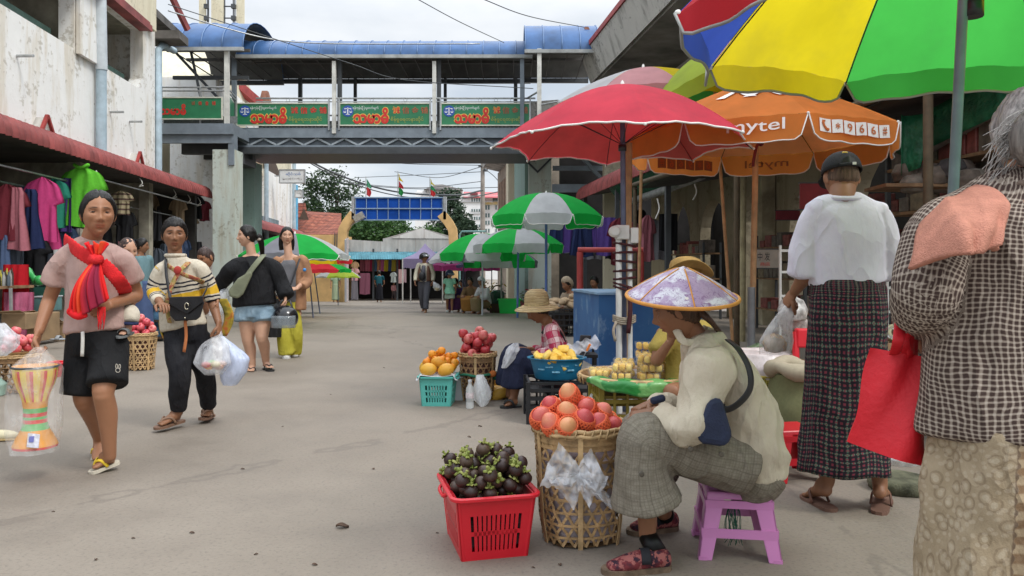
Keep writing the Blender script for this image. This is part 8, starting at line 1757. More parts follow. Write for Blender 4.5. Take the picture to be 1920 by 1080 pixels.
# ================================================================ man in the white shirt, from behind
d=3.58
J=dict(h=P(1578,333,d+.05),n=P(1579,372,d),ch=P(1585,425,d),wa=P(1588,505,d),pe=P(1588,560,d),sl=P(1520,402,d),sr=P(1652,402,d),el=P(1515,510,d+.03),wl=P(1489,548,d+.20),er=P(1676,512,d+.03),wr=P(1716,505,d+.26),hl=P(1562,575,d),hr=P(1614,575,d),kl=P(1553,745,d+.02),kr=P(1630,745,d+.0),al=P(1551,905,d+.03),ar=P(1650,908,d))
LK=(.05,.93,-.30)
m1=body('person in a white short-sleeved shirt and plaid longyi, seen from behind holding a bag',J,LK,(0,1,0),SK_B,1.0,.009,1.0,56,46,male=1,hands=[((J['wl'],(-.25,.55,-.65),(.9,.1,-.1),1),dict(curl=1.1,s=1.0))],feet=[(P(1556,940,d-.02)+Vector((0,0,.018)),P(1515,935,d+.17)+Vector((0,0,.005)),1.0,J['al']),(P(1648,945,d-.06)+Vector((0,0,.018)),P(1655,930,d+.13)+Vector((0,0,.0)),1.0,J['ar'])],neckr=.058)
WSH=m_cloth('white_poplin',lambda s,u,v,o: s.ramp(s.noise(o,4,5),[(.3,(.60,.57,.65)),(.7,(.70,.68,.75))]),.8,.4,trans=.08)
tp=[(P(1579,374,d+.0),P(1581,384,d-.005),P(1584,402,d-.01),P(1586,440,d-.01),P(1588,500,d),P(1590,530,d)),[(.062,.055),(.10,.068),(.158,.088),(.172,.112),(.172,.120),(.172,.122)],(1,0,0)]
sl=[(P(1542,402,d),P(1524,408,d),P(1513,455,d+.01),P(1508,514,d+.03)),[.045,.052,.06,.072],(0,1,0)]; sr=[(P(1628,402,d),P(1647,408,d),P(1662,457,d+.01),P(1675,517,d+.04)),[.045,.052,.06,.072],(0,1,0)]
wsh=garm('shirt',[tp,sl,sr,yoke(J,.05,.058,.22)],WSH,m1,.008,2,.012,29,(7,7,4))
b=MB(); b.tube([P(1579,370,d+.01)+Vector((.068*cos(a),.062*sin(a),.010*sin(a))) for a in [2*PI*i/24 for i in range(25)]],[(.012,.026)]*25,8,roll=(0,0,1)); b.build('collar',WSH,wsh,True)
LG=m_cloth('dark_plaid_longyi',check_man,.9,.5)
skirt('longyi',[(P(1588,524,d),.162,.122),(P(1588,560,d),.172,.135),(P(1588,680,d),.180,.140),(P(1586,790,d),.192,.142),(P(1584,882,d),.205,.15)],LG,m1,.008,7,2)
for px,py,s_ in ((1600,700,1),(1570,620,-1)):
 pass
hairmesh('hair',LK,UPV,J['h'],1.0,m_hair('cropped_grey_hair',(.10,.062,.042),.8),m1,.0015,.06,([0,40,85,105,140,180],[.06,.05,.0,-.03,-.05,-.055]))
SLB=mat('brown_leather',(.13,.055,.035),.5,.2,12,.2)
for a_,b_ in ((P(1560,943,d-.04),P(1511,938,d+.19)),(P(1648,948,d-.08),P(1656,932,d+.16))): a_.z=.014; b_.z=.012; sandal(a_,b_,m1,mat('tan_brown_sole',(.16,.085,.06),.8),SLB,1.06,'sandal')
t=thing('baseball_cap','black baseball cap worn by the man in the white shirt','cap',tuple(J['h']),world=True)
def capf(u,v):
 a=2*PI*u; return headpt(LK,J['h'],1.0,(.087*math.sin(PI/2*v)*sin(a),.102*math.sin(PI/2*v)*cos(a)-.008,.030+.088*cos(PI/2*v)**.8-(.018*(1-cos(a))/2*v**3)))
BC=mat('black_cap_cloth',(.012,.012,.013),.85,.15,30,.3)
b=MB(); b.grid(capf,36,14,wrap=True); o=b.build('crown',BC,t,True,thick=.004)
b=MB(); b.grid(lambda u,v:headpt(LK,J['h'],1.0,(.085*sin(R(-60)+R(120)*u)*(1+.1*v),(.095*cos(R(-60)+R(120)*u))+.075*v*cos((u-.5)*2.2),.028-.012*v)),12,5); b.build('peak',BC,t,True,thick=.004)
b=MB(); b.grid(lambda u,v:headpt(LK,J['h'],1.0,(lerp(-.034,.034,u),-.1135-.0-.002+.010*abs(u-.5)*2,.022+.035*v*(1-(2*u-1)**2)**.5)),10,6); b.build('adjuster_gap',SK_B,o,True)
b=MB(); b.tube([headpt(LK,J['h'],1.0,(.045*math.sin(a),-.113+.012*abs(math.sin(a)),.018)) for a in [R(-70+14*i) for i in range(11)]],[(.008,.003)]*11,6,roll=(0,0,1)); b.build('adjuster_strap',BC,o,True)
b=MB(); q=headpt(LK,J['h'],1.0,(.018,-.118,.018)); b.box(q.x-.008,q.x+.008,q.y-.004,q.y+.002,q.z-.006,q.z+.006); b.build('clasp',mat('white_clasp',(.6,.6,.55),.4),o)
b=MB(); q=headpt(LK,J['h'],1.0,(-.012,-.098,.082))
for k in range(5): b.sphere(q+Vector((-.010+.005*k,-.004,.002*(k%2))),.0032,6,5)
b.build('embroidery',M_YTEXT,o,True)
crumple_bag('plastic_bag','clear plastic bag of cooked food held by the man in the white shirt',[P(1452,664,d+.22),P(1455,640,d+.22),P(1466,605,d+.23),P(1479,575,d+.24),P(1484,562,d+.25)],[(.075,.05),(.085,.055),(.055,.04),(.03,.02),(.012,.012)],plastic_film('food_bag_film',(.70,.68,.66),.30,.15),seed=91,amp=.08)
b=lump(tuple(P(1452,662,d+.22)),[(.001,0),(.055,.01),(.065,.05),(.045,.085),(.001,.10)],20,5,.02); b.v=[(x,lerp(d+.22,y,.6),z) for x,y,z in b.v]; tag(b.build('cooked_food',mat('fried_food',(.36,.21,.07),.6,.4,40,.6),None,True),'brown lump of cooked food at the bottom of the clear bag','food')
# ================================================================ grey-haired woman at the right edge, from behind
d=1.78
cx=1912
J=dict(h=P(1938,262,d+.05),n=P(1922,342,d+.02),ch=P(1918,430,d),wa=P(1908,610,d),pe=P(1905,720,d),sl=P(1775,425,d),sr=P(2060,425,d),el=P(1738,568,d-.02),wl=P(1722,606,d+.22),er=P(2100,600,d),wr=P(2100,650,d+.2),hl=P(1860,760,d),hr=P(1950,760,d),kl=P(1860,1080,d),kr=P(1950,1080,d),al=P(1860,1400,d),ar=P(1950,1400,d))
LK=(.25,.95,-.1)
o1=body('person with grey hair in a brown gingham shirt, back turned at the right edge',J,LK,(0,1,0),SK_B,1.0,.010,1.0,56,46,hands=[((J['wl'],(.1,.7,-.6),(.9,0,0),1),dict(curl=1.2))],girth=1.1,feet=[(P(1860,1420,d)+Vector((0,-.03,.0)),P(1860,1400,d+.2),1.0,J['al']),(P(1950,1420,d)+Vector((0,-.03,.0)),P(1950,1400,d+.2),1.0,J['ar'])])
GH=m_cloth('brown_gingham',check_white,.9,.6)
tp=[(P(1930,350,d+.01),P(1927,366,d),P(1922,400,d),P(1916,460,d),P(1910,600,d),P(1912,720,d),P(1918,800,d)),[(.07,.06),(.11,.075),(.165,.10),(.195,.125),(.200,.135),(.215,.150),(.232,.16)],(1,0,0)]
sl=[(P(1830,415,d),P(1780,430,d),P(1748,490,d-.01),P(1733,555,d-.03),P(1727,583,d+.06),P(1722,598,d+.19)),[.07,.076,.069,.064,.060,.046],(0,1,0)]; sr=[(P(2000,415,d),P(2050,430,d),P(2095,570,d),P(2100,640,d+.18)),[.07,.08,.07,.05],(0,1,0)]
gsh=garm('shirt',[tp,sl,sr,yoke(J,.065,.07,.3)],GH,o1,.008,3,.010,37,(6,6,4))
b=MB(); b.tube([P(1930,345,d+.01)+Vector((.078*cos(a),.068*sin(a),.008*sin(a))) for a in [2*PI*i/24 for i in range(25)]],[(.014,.030)]*25,8,roll=(0,0,1)); b.grid(lambda u,v:Vector((0,0,0)),2,2); b.build('collar',mat('brown_collar',(.16,.115,.09),.9,.3,70,.3),gsh,True)
skirt('longyi',[(P(1908,740,d),.165,.13),(P(1908,800,d),.178,.145),(P(1903,930,d),.190,.15),(P(1895,1080,d),.198,.15),(P(1892,1380,d),.20,.155)],m_cloth('tan_printed_longyi',paisley,.9,.5),o1,.010,6,4,96,50)
hairmesh('hair',LK,UPV,J['h'],1.0,HAIRG,o1,.016,.07,None,rough=.006)
b=MB();
for k in range(60):
 r_=random.Random(k); a=headpt(LK,J['h'],1,(r_.uniform(-.06,.06),-.10,r_.uniform(-.02,.06))); e=P(1855+r_.uniform(-15,40),285+r_.uniform(-40,70),d-.03); b.tube(smoothpath([a,a.lerp(e,.5)+Vector((r_.uniform(-.03,.01),r_.uniform(-.02,.02),r_.uniform(-.01,.03))),e],8),.0011,3)
b.build('stray_hair',HAIRG,o1,True)
b=MB(); q=headpt(LK,J['h'],1,(-.035,-.125,-.03)); b.sphere(q,(.062,.05,.07),18,14); b.v=[tuple(Vector(v)+Vector((mnoise.noise(Vector(v)*60),mnoise.noise(Vector(v)*55),0))*.006) for v in b.v]; b.build('hair_knot',m_hair('dark_grey_hair',(.16,.145,.13),.6),o1,True)
t=MB();
PC=mat('peach_towel',(.50,.215,.15),.95,.10,30,.6)
def towel(u,v):
 top=[P(1852,352,d+.02),P(1818,356,d-.02),P(1775,372,d-.02),P(1728,420,d+.0)]; bot=[P(1866,466,d-.175),P(1820,470,d-.185),P(1762,488,d-.17),P(1698,500,d-.10)]
 def at(L,u):
  f=u*3; k=min(int(f),2); return L[k].lerp(L[k+1],f-k)
 p=at(top,u).lerp(at(bot,u),v); bul=sin(PI*v)*.055+.02*v;
 return p+Vector((-.012*sin(PI*v)*u,-bul*(.6+.4*sin(PI*min(1,u*1.1)))-.024*max(0,sin(u*9+v*3.2))**3*(.35+v)-.005*sin(u*19-v*5)*v,.006*sin(u*9+2*v)+.012*sin(PI*v)))
b=MB(); b.grid(towel,44,26); b.v=[tuple(Vector(v)+Vector((0,1,0))*.006*mnoise.noise(Vector(v)*22)) for v in b.v]; tw=b.build('shoulder_cloth',PC,None,True,thick=.012); tag(tw,'folded peach towel draped over the gingham shoulder','cloth')
b=MB(); b.tube(smoothpath([P(1848,351,d-.0),P(1852,400,d-.10),P(1860,440,d-.16),P(1866,468,d-.178)],16),[(.010,.008)]*17,8); b.build('cloth_hem',PC,tw,True)
t=thing('tote_bag','bright red cloth tote bag hanging from the arm of the gingham-shirted woman','tote bag',tuple(P(1665,860,d+.16)),world=True)
RT=mat('red_tote_cloth',(.60,.012,.022),.6,.08,7,.35)
c_=[P(1632,652,d+.16),P(1738,670,d+.10),P(1736,874,d+.10),P(1590,829,d+.18)]
def tote(u,v,s_):
 p=c_[0].lerp(c_[1],u).lerp(c_[3].lerp(c_[2],u),v); e=sin(PI*u)**.6*(.25+.75*sin(PI*min(1,v*.62))); return p+Vector((0,s_*.065*e*(.3+.7*v)+.010*sin(u*9+v*7),0))
b=MB(); b.grid(lambda u,v:tote(u,v,-1),18,20); b.grid(lambda u,v:tote(1-u,v,1),18,20)
def edge(us,vs_):
 b.grid(lambda u,v:tote(*us(u),-1).lerp(tote(*us(u),1),v),12,2)
edge(lambda u:(0,u),0); edge(lambda u:(1,u),0); edge(lambda u:(u,1),0)
b.build('bag_body',RT,t,True,sharp=50)
for k,(dy,x0) in enumerate(((-.02,0),(.03,.3))):
 ribbonstrap('handle',[tote(.40+x0,.02,-1+2*k),P(1684+12*k,640,d+.06+dy),P(1690+12*k,600,d+.10+dy),P(1706+10*k,602,d+.10+dy),tote(.72+x0*.4,.02,-1+2*k)],.013,.003,RT,t,(1,0,0),30)
# ================================================================ straw-hatted seller
d=6.25
J=dict(h=P(1008,580,d),n=P(1026,604,d+.02),ch=P(1038,632,d+.04),wa=P(1050,672,d+.06),pe=P(1052,700,d+.06),sl=P(1034,620,d-.14),sr=P(1030,618,d+.20),el=P(1040,662,d-.17),wl=P(997,664,d-.10),er=P(1022,660,d+.2),wr=P(990,655,d+.08),hl=P(1045,705,d-.05),hr=P(1045,702,d+.16),kl=P(972,668,d-.10),kr=P(958,660,d+.16),al=P(962,750,d-.06),ar=P(955,742,d+.2))
LK=(-.85,-.05,-.52)
s2=body('person in a red checked shirt and wide straw hat seated behind the apples',J,LK,(-1,0,0),SK_D,.96,.010,1.0,44,38,hands=[((J['wl'],(-.9,.2,.1),(.1,.2,-.95),-1),dict(curl=.6)),((J['wr'],(-.9,-.2,.1),(0,-.3,-.9),1),dict(curl=.6))],feet=[(P(972,760,d-.06),P(944,763,d-.10)-Vector((0,0,0)),.96,J['al'])])
for v in ():pass
garm('shirt',[[(P(1026,606,d+.02),P(1031,617,d+.03),P(1038,640,d+.04),P(1050,685,d+.06),P(1052,706,d+.06)),[(.06,.055),(.12,.075),(.155,.105),(.160,.12),(.16,.125)],(0,1,0)],[(P(1036,622,d-.06),P(1034,624,d-.13),P(1040,658,d-.17),P(1010,664,d-.12)),[.06,.062,.058,.045],(0,1,0)],[(P(1033,622,d+.12),P(1030,624,d+.19),P(1022,658,d+.2),P(1002,657,d+.1)),[.06,.06,.055,.045],(0,1,0)]],m_cloth('red_check_cotton',check_red,.9,.5),s2,.011,3,.007,41)
NVT=m_cloth('navy_cotton',lambda s,u,v,o:s.ramp(s.noise(o,8,4),[(.3,(.012,.015,.035)),(.7,(.022,.027,.055))]),.9,.6)
garm('trousers',[[(P(1060,702,d+.06),P(1045,706,d+.06)),[(.12,.17),(.13,.18)],(0,0,1)],[(P(1045,704,d-.05),P(990,680,d-.08),P(972,672,d-.10),P(966,700,d-.09),P(966,722,d-.08)),[.10,.09,.085,.10,.115],(0,1,0)],[(P(1045,702,d+.16),P(985,672,d+.16),P(960,664,d+.16),P(955,695,d+.17),P(955,718,d+.18)),[.10,.09,.085,.10,.11],(0,1,0)]],NVT,s2,.011,3,.007,43)
hairmesh('hair',LK,UPV,J['h'],1.0,HAIR,s2,.012,.06)
a_,b_=P(975,762,d-.06),P(942,765,d-.12); a_.z=b_.z=.014; sandal(a_,b_,s2,M_BLKPL,M_BLKPL,1.05)
ribbonstrap('bag_strap',[P(1016,625,d-.10),P(1026,614,d-.13),P(1042,612,d-.10),P(1056,630,d-.06),P(1064,655,d-.02)],.012,.004,M_BLKPL,s2,(0,0,1))
def strawhat(label,c,Rr,h,tilt,m,crown=.095,droop=.03,wave=.0,ph=0):
 t=thing('straw_hat',label,'hat',tuple(c),world=True); Mt=Matrix.Translation(c)@tilt
 b=MB(); b.lathe([(crown*1.02,0),(crown*1.0,h*.45),(crown*.9,h*.75),(crown*.6,h*.95),(.0,h)],32,caps=False); b.v=[tuple(Mt@Vector(v)) for v in b.v]; o=b.build('crown',m,t,True)
 b=MB(); b.grid(lambda u,v:Mt@Vector((cos(2*PI*u)*lerp(crown,Rr,v),sin(2*PI*u)*lerp(crown,Rr,v),-droop*v**1.4+wave*cos(4*PI*u+ph)*v)),48,8,wrap=True); b.build('brim',m,t,True,thick=.004)
 b=MB(); b.lathe([(crown*1.03,.004),(crown*1.03,.02)],32,caps=False); b.v=[tuple(Mt@Vector(v)) for v in b.v]; b.build('hat_band',mat('straw_band',(.45,.34,.17),.8,.2,30),t,True); return t
def m_straw(name,c0,c1):
 s=NT(name); o=s.coord(); z=s.sep(o); n=s.noise(o,22,4); w=s.band(s.math('ADD',z[2],s.math('MULTIPLY',n,.012)),.012,.35,.2); c=s.mix(w,s.ramp(n,[(.3,c0),(.7,c1)]),tuple(x*.45 for x in c0)); s.bump(w,.7,.006); return s.fin(c,.8,.25)
strawhat('wide woven straw hat with ridged crown worn by the seller in red check',headpt(LK,J['h'],1,(0,-.015,.035)),.185,.13,Matrix.Rotation(R(5),4,'X')@Matrix.Rotation(R(-4),4,'Y'),m_straw('natural_straw',(.46,.33,.16),(.58,.45,.25)),.10,.035)
t=crumple_bag('plastic_bag','clear plastic bag on the knee of the straw-hatted seller',[P(945,690,d-.18),P(955,672,d-.18),P(962,655,d-.17),P(967,643,d-.16)],[(.02,.02),(.045,.04),(.05,.04),(.02,.02)],FILMW,seed=93,amp=.25)
stool('plastic_stool','low dark stool under the straw-hatted seller',(P(1052,700,d).x,d+.06,0),.1,M_BLKPL,.27,.20)
d=4.75
J=dict(h=P(1288,565,d),n=P(1290,602,d+.03),ch=P(1294,640,d+.05),wa=P(1296,700,d+.06),pe=P(1296,735,d+.06),sl=P(1331,622,d+.05),sr=P(1242,622,d+.03),el=P(1344,680,d),wl=P(1296,690,d-.12),er=P(1230,678,d-.06),wr=P(1257,640,d-.14),hl=P(1311,740,d+.05),hr=P(1281,740,d+.05),kl=P(1326,735,d-.2),kr=P(1259,735,d-.2))
s3=body('person in a yellow top and brown sun hat sitting behind the packed pineapple',J,(.1,-.95,-.3),(0,-1,0),SK_D,.95,.012,1.0,40,34,hands=[((J['wr'],(.1,-.25,.95),(.75,.4,0),-1),dict(curl=1.1))])
garm('top',[[(P(1290,606,d+.03),P(1293,625,d+.04),P(1296,690,d+.06),P(1296,730,d+.06)),[(.08,.06),(.15,.09),(.165,.12),(.17,.13)],(1,0,0)],[(P(1316,622,d+.05),P(1344,668,d+.02)),[.065,.065],(0,1,0)],[(P(1256,622,d+.03),P(1232,662,d-.03)),[.065,.065],(0,1,0)]],mat('mustard_top',(.36,.27,.06),.9,.12,9,.4),s3,.014,3,.006,47)
hairmesh('hair',(.1,-.95,-.3),UPV,J['h'],1.0,HAIR,s3,.012,.06)
strawhat('mustard brown sun hat with a curled brim behind the lilac conical hat',P(1286,508,d),.165,.085,Matrix.Rotation(R(-12),4,'X'),mat('brown_felt_straw',(.33,.20,.06),.85,.15,14,.3),.10,.0,.035,PI)
stool('plastic_stool','blue stool under the seller in the yellow top',(P(1270,740,d).x,d+.06,0),.2,M_BLUPL,.28,.30)
# ================================================================ walkers and sellers far off
def walker(label,px,ground,h,face,cols,look=None,kind='trousers',hair=True,stride=.18,arm=(.12,.05),d=None,skin=None,voxel=.016,cat='person',arms_fwd=0,sleeve='long'):
 q=G(px,ground);
 if d: q=Vector(((px-960)/FPX*d,d,gz(d)))
 s_=h/1.6; f=Vector((*face,0)).normalized(); l=Vector((-f.y,f.x,0)); U=Vector((0,0,1)); k=lambda fw,la,z:q+f*(fw*s_)+l*(la*s_)+U*(z*s_)
 J=dict(h=k(.02,0,1.48),n=k(0,0,1.335),ch=k(0,0,1.18),wa=k(0,0,.98),pe=k(0,0,.86),sl=k(0,.165,1.28),sr=k(0,-.165,1.28),el=k(-.03+arms_fwd*.1,.23,1.04),wl=k(.05+arms_fwd*.25,.24,.84+arms_fwd*.15),er=k(.02+arms_fwd*.1,-.23,1.04),wr=k(.12+arms_fwd*.25,-.23,.84+arms_fwd*.15),hl=k(0,.085,.83),hr=k(0,-.085,.83),kl=k(stride*.7,.09,.46),kr=k(-stride*.2,-.09,.45),al=k(stride,.09,.08),ar=k(-stride*1.1,-.09,.10))
 sk=skin or SK_B
 p=body(label,J,look or (*face,-.05),f,sk,s_,voxel*max(.7,s_),1.0 if h>1.3 else 1.25,30,26,cat=cat,hands=[((J['wl'],tuple(-U+f*.2),tuple(-l),-1),dict(curl=.5,s=s_)),((J['wr'],tuple(-U+f*.2),tuple(l),1),dict(curl=.5,s=s_))],feet=[(J['al']-f*.06*s_-U*.075*s_,J['al']+f*.14*s_-U*.078*s_,s_,J['al']),(J['ar']-f*.06*s_-U*.085*s_,J['ar']+f*.14*s_-U*.09*s_,s_,J['ar'])])
 top=fabric('%s_top'%label[:40],cols[0]); bot=fabric('%s_bottom'%label[:40],cols[1]); lt=tuple(l)
 el=.62 if sleeve=='short' else 1.0
 def slv(a,e,w):
  P_=[a.lerp(J['ch'],.3),a,a.lerp(e,el)] if sleeve=='short' else [a.lerp(J['ch'],.3),a,e,e.lerp(w,.9)]
  return [tuple(P_),[.06*s_,.066*s_,.064*s_] if sleeve=='short' else [.06*s_,.064*s_,.058*s_,.048*s_],(0,0,1)]
 garm('top',[[(k(0,0,1.33),k(0,0,1.27),k(0,0,1.15),k(0,0,.95),k(0,0,.83)),[(.075*s_,.06*s_),(.13*s_,.085*s_),(.15*s_,.11*s_),(.15*s_,.115*s_),(.165*s_,.125*s_)],lt],slv(J['sl'],J['el'],J['wl']),slv(J['sr'],J['er'],J['wr'])],top,p,.02*s_,3,.005,len(label))
 if kind=='trousers': garm('trousers',[[(k(0,0,.92),k(0,0,.82)),[(.14*s_,.11*s_),(.155*s_,.12*s_)],lt],[(J['hl'],J['kl'],J['al']+U*.03),[.10*s_,.08*s_,.078*s_],lt],[(J['hr'],J['kr'],J['ar']+U*.03),[.10*s_,.08*s_,.078*s_],lt]],bot,p,.02*s_,3,.004,3)
 elif kind=='shorts': garm('shorts',[[(k(0,0,.92),k(0,0,.82)),[(.15*s_,.12*s_),(.165*s_,.13*s_)],lt],[(J['hl'],J['hl'].lerp(J['kl'],.75)),[.11*s_,.12*s_],lt],[(J['hr'],J['hr'].lerp(J['kr'],.75)),[.11*s_,.12*s_],lt]],bot,p,.02*s_,3,.004,3)
 else: skirt('longyi',[(k(0,0,.95),.15*s_,.12*s_),(k(0,0,.6),.17*s_,.15*s_),(k(0,0,.12),.19*s_,.17*s_)],bot,p,.008,7,1,36,14)
 if hair: hairmesh('hair',look or (*face,-.05),UPV,J['h'],s_*(1.0 if h>1.3 else 1.25),HAIR,p,.014,.068,nu=28,nv=22)
 return p,J,k,s_,f,l
def helmet(label,J,look,s_,m):
 t=thing('motorbike_helmet',label,'helmet',tuple(J['h']),world=True)
 b=MB(); b.grid(lambda u,v:headpt(look,J['h'],s_,(.125*sin(PI*.62*v)*sin(2*PI*u),.14*sin(PI*.62*v)*cos(2*PI*u)-.01,.01+.135*cos(PI*.62*v)+(.07*max(0,cos(2*PI*u))*v**3))),24,10,wrap=True); o=b.build('shell',m,t,True,thick=.012)
 b=MB(); b.grid(lambda u,v:headpt(look,J['h'],s_,(.13*sin(R(-60)+R(120)*u),.145*cos(R(-60)+R(120)*u)+.03*v,.085-.05*v)),10,4); b.build('visor',plastic_film('smoked_visor',(.25,.28,.3),.55),o,True,thick=.004); return t
p,J,k,s_,f,l=walker('person in a black helmet, brown and cream jacket and grey trousers walking up the street',796,586,1.62,(-.15,-1),[(.50,.46,.36),(.085,.085,.10)],(.75,-.65,.0),stride=.20)
garm('waistcoat',[[(k(-.02,.10,1.27),k(-.01,.11,1.1),k(-.0,.12,.85)),[(.055,.085),(.065,.125),(.07,.14)],tuple(l)],[(k(-.02,-.10,1.27),k(-.01,-.11,1.1),k(0,-.12,.85)),[(.055,.085),(.065,.125),(.07,.14)],tuple(l)]],mat('brown_leather_jacket',(.13,.06,.035),.5,.2,9,.2),p,.02,2,.004,3)
garm('grey_bodice',[[(k(.06,0,1.27),k(.075,0,1.1),k(.075,0,.85)),[(.06,.06),(.07,.07),(.08,.075)],tuple(l)]],fabric('grey_bodice_cloth',(.11,.11,.13)),p,.02,2,.003,5)
helmet('black motorbike helmet with raised visor on the walker in the brown jacket',J,(.75,-.65,0),1.0,mat('gloss_black',(.012,.012,.014),.18))
t=thing('waist_bag','black bag hung at the chest of the walker in the brown jacket','bag',tuple(k(.17,-.02,.98)),world=True); b=MB(); q=k(.18,-.02,.98); b.sphere(q,(.10,.06,.12),10,8); b.build('pouch',M_BLKPL,t,True); ribbonstrap('strap',[k(.0,-.13,1.33),k(.14,-.08,1.2),k(.17,-.02,1.05)],.012,.004,M_BLKPL,t,(1,0,0),8)
crumple_bag('plastic_bag','small clear bag of yellow fruit carried by the walker in the brown jacket',[k(.12,.38,.60),k(.12,.38,.68),k(.12,.34,.78),k(.12,.28,.84)],[(.06,.05),(.11,.09),(.07,.05),(.015,.015)],plastic_film('milky_bag_film2',(.82,.84,.88),.45),seed=95)
b=MB(); b.sphere(k(.12,.38,.64),(.07,.06,.05),10,8); tag(b.build('fruit_bundle',mat('yellow_fruit_mix',(.6,.42,.06),.5,.4,30),None,True),'yellow fruit inside the small clear bag of the walker in brown','fruit')
p,J,k,s_,f,l=walker('child in a mint green dress and blue helmet walking beside the helmeted woman',843,586,1.12,(.1,-1),[(.34,.75,.54),(.45,.56,.47)],(.5,-.8,-.3),'shorts',stride=.08,skin=SK_A,cat='child',sleeve='short')
for m_ in p.children:
 if m_.name.startswith('top'): pass
skirt('dress_skirt',[(k(0,0,1.0),.15*s_,.13*s_),(k(0,0,.74),.24*s_,.20*s_)],fabric('mint_dress',(.34,.75,.54)),p,.01,8,2,36,8)
helmet('dark blue motorbike helmet on the child in the mint green dress',J,(.5,-.8,-.3),.9,mat('gloss_navy',(.03,.06,.12),.18))
for a_,b_ in ((J['al']-f*.05,J['al']+f*.12),(J['ar']-f*.05,J['ar']+f*.12)): a_.z-=.055;b_.z-=.055; shoe(a_,b_,p,WS,WS,.75)
walker('person in light green clothes standing by the left gate post',629,567,1.58,(.1,-1),[(.30,.40,.26),(.33,.40,.26)],None,'longyi',stride=.03,skin=SK_A,sleeve='short')
p,J,k,s_,f,l=walker('person in a dark teal t-shirt with back turned at the far stalls',711,567,1.62,(-.1,1),[(.012,.075,.095),(.010,.010,.014)],None,'longyi',stride=.05,arms_fwd=1,skin=SK_A,sleeve='short')
walker('child in a pink top sitting on a bicycle by the far stall',738,563,1.05,(.6,-.8),[(.62,.30,.30),(.12,.09,.09)],None,'trousers',stride=.12,skin=SK_A,cat='child')
def sitter(label,px,ground,d,face,cols,h=1.55,look=None,skin=None,scarf=None,voxel=.018):
 q=Vector(((px-960)/FPX*d,d,gz(d))); s_=h/1.6; f=Vector((*face,0)).normalized(); l=Vector((-f.y,f.x,0)); U=Vector((0,0,1)); k=lambda fw,la,z:q+f*(fw*s_)+l*(la*s_)+U*(z*s_)
 J=dict(h=k(.10,0,.86),n=k(.05,0,.73),ch=k(.0,0,.58),wa=k(-.06,0,.40),pe=k(-.08,0,.27),sl=k(.02,.16,.68),sr=k(.02,-.16,.68),el=k(.12,.22,.45),wl=k(.32,.14,.45),er=k(.12,-.22,.45),wr=k(.32,-.14,.45),hl=k(-.05,.09,.26),hr=k(-.05,-.09,.26),kl=k(.30,.14,.46),kr=k(.30,-.14,.46),al=k(.22,.13,.08),ar=k(.22,-.13,.08))
 lk=look or (*face,-.3); p=body(label,J,lk,f,skin or SK_B,s_,voxel,1.0,28,24,feet=[(J['al']-f*.05-U*.07,J['al']+f*.15-U*.07,s_,J['al']),(J['ar']-f*.05-U*.07,J['ar']+f*.15-U*.07,s_,J['ar'])])
 garm('top',[[(k(.05,0,.72),k(.02,0,.66),k(-.03,0,.5),k(-.07,0,.26)),[(.07,.06),(.135,.085),(.15,.115),(.16,.13)],tuple(l)],[(J['sl'],J['el'],J['wl'].lerp(J['el'],.2)),[.065,.06,.05],(0,0,1)],[(J['sr'],J['er'],J['wr'].lerp(J['er'],.2)),[.065,.06,.05],(0,0,1)]],fabric('%s_top'%label[:40],cols[0]),p,.02,3,.006,5)
 garm('longyi',[[(k(-.06,0,.24),k(.12,0,.30),k(.30,0,.42)),[(.18,.12),(.19,.12),(.20,.09)],tuple(l)],[(k(.30,0,.42),k(.27,0,.2),k(.25,0,.1)),[(.20,.09),(.19,.11),(.19,.12)],tuple(l)]],fabric('%s_bottom'%label[:40],cols[1]),p,.022,3,.006,7)
 hairmesh('hair',lk,UPV,J['h'],1.0,HAIR,p,.014,.068,nu=28,nv=22)
 if scarf: hairmesh('head_scarf',lk,UPV,J['h'],1.04,fabric('scarf_%s'%label[:20],scarf),p,.02,.06,([0,40,85,105,140,180],[.06,.05,.02,-.05,-.10,-.12]),nu=28,nv=22)
 return p
sitter('person in a white head wrap bending over the yellow flowers',908,575,19.8,(-.6,-.5),[(.55,.55,.58),(.2,.15,.08)],scarf=(.62,.62,.66))
sitter('person in an olive top seated among bunches near the yellow jerrycan',884,575,20.2,(-.3,-1),[(.16,.10,.05),(.25,.12,.03)])
sitter('person in dark purple seated at the foot of the green umbrellas',856,577,21.5,(-.2,-1),[(.07,.04,.12),(.10,.03,.10)])
sitter('person in a beige headscarf bent over behind the black crate',1072,610,13.0,(-.7,-.4),[(.28,.22,.16),(.12,.10,.09)],scarf=(.30,.24,.17))
sitter('person in a dusty pink top seated inside the dark right-hand shop',1118,600,14.5,(-.6,-1),[(.35,.22,.24),(.1,.08,.1)])
sitter('person in pink seated under the magenta umbrella',868,570,25,(-.5,-1),[(.5,.18,.25),(.2,.1,.15)])
walker('person in a blue patterned blouse standing inside the left shop',264,632,1.55,(.9,-.3),[(.13,.22,.24),(.06,.09,.18)],(.8,.2,-.1),'longyi',stride=.03,d=11.3,skin=SK_B)
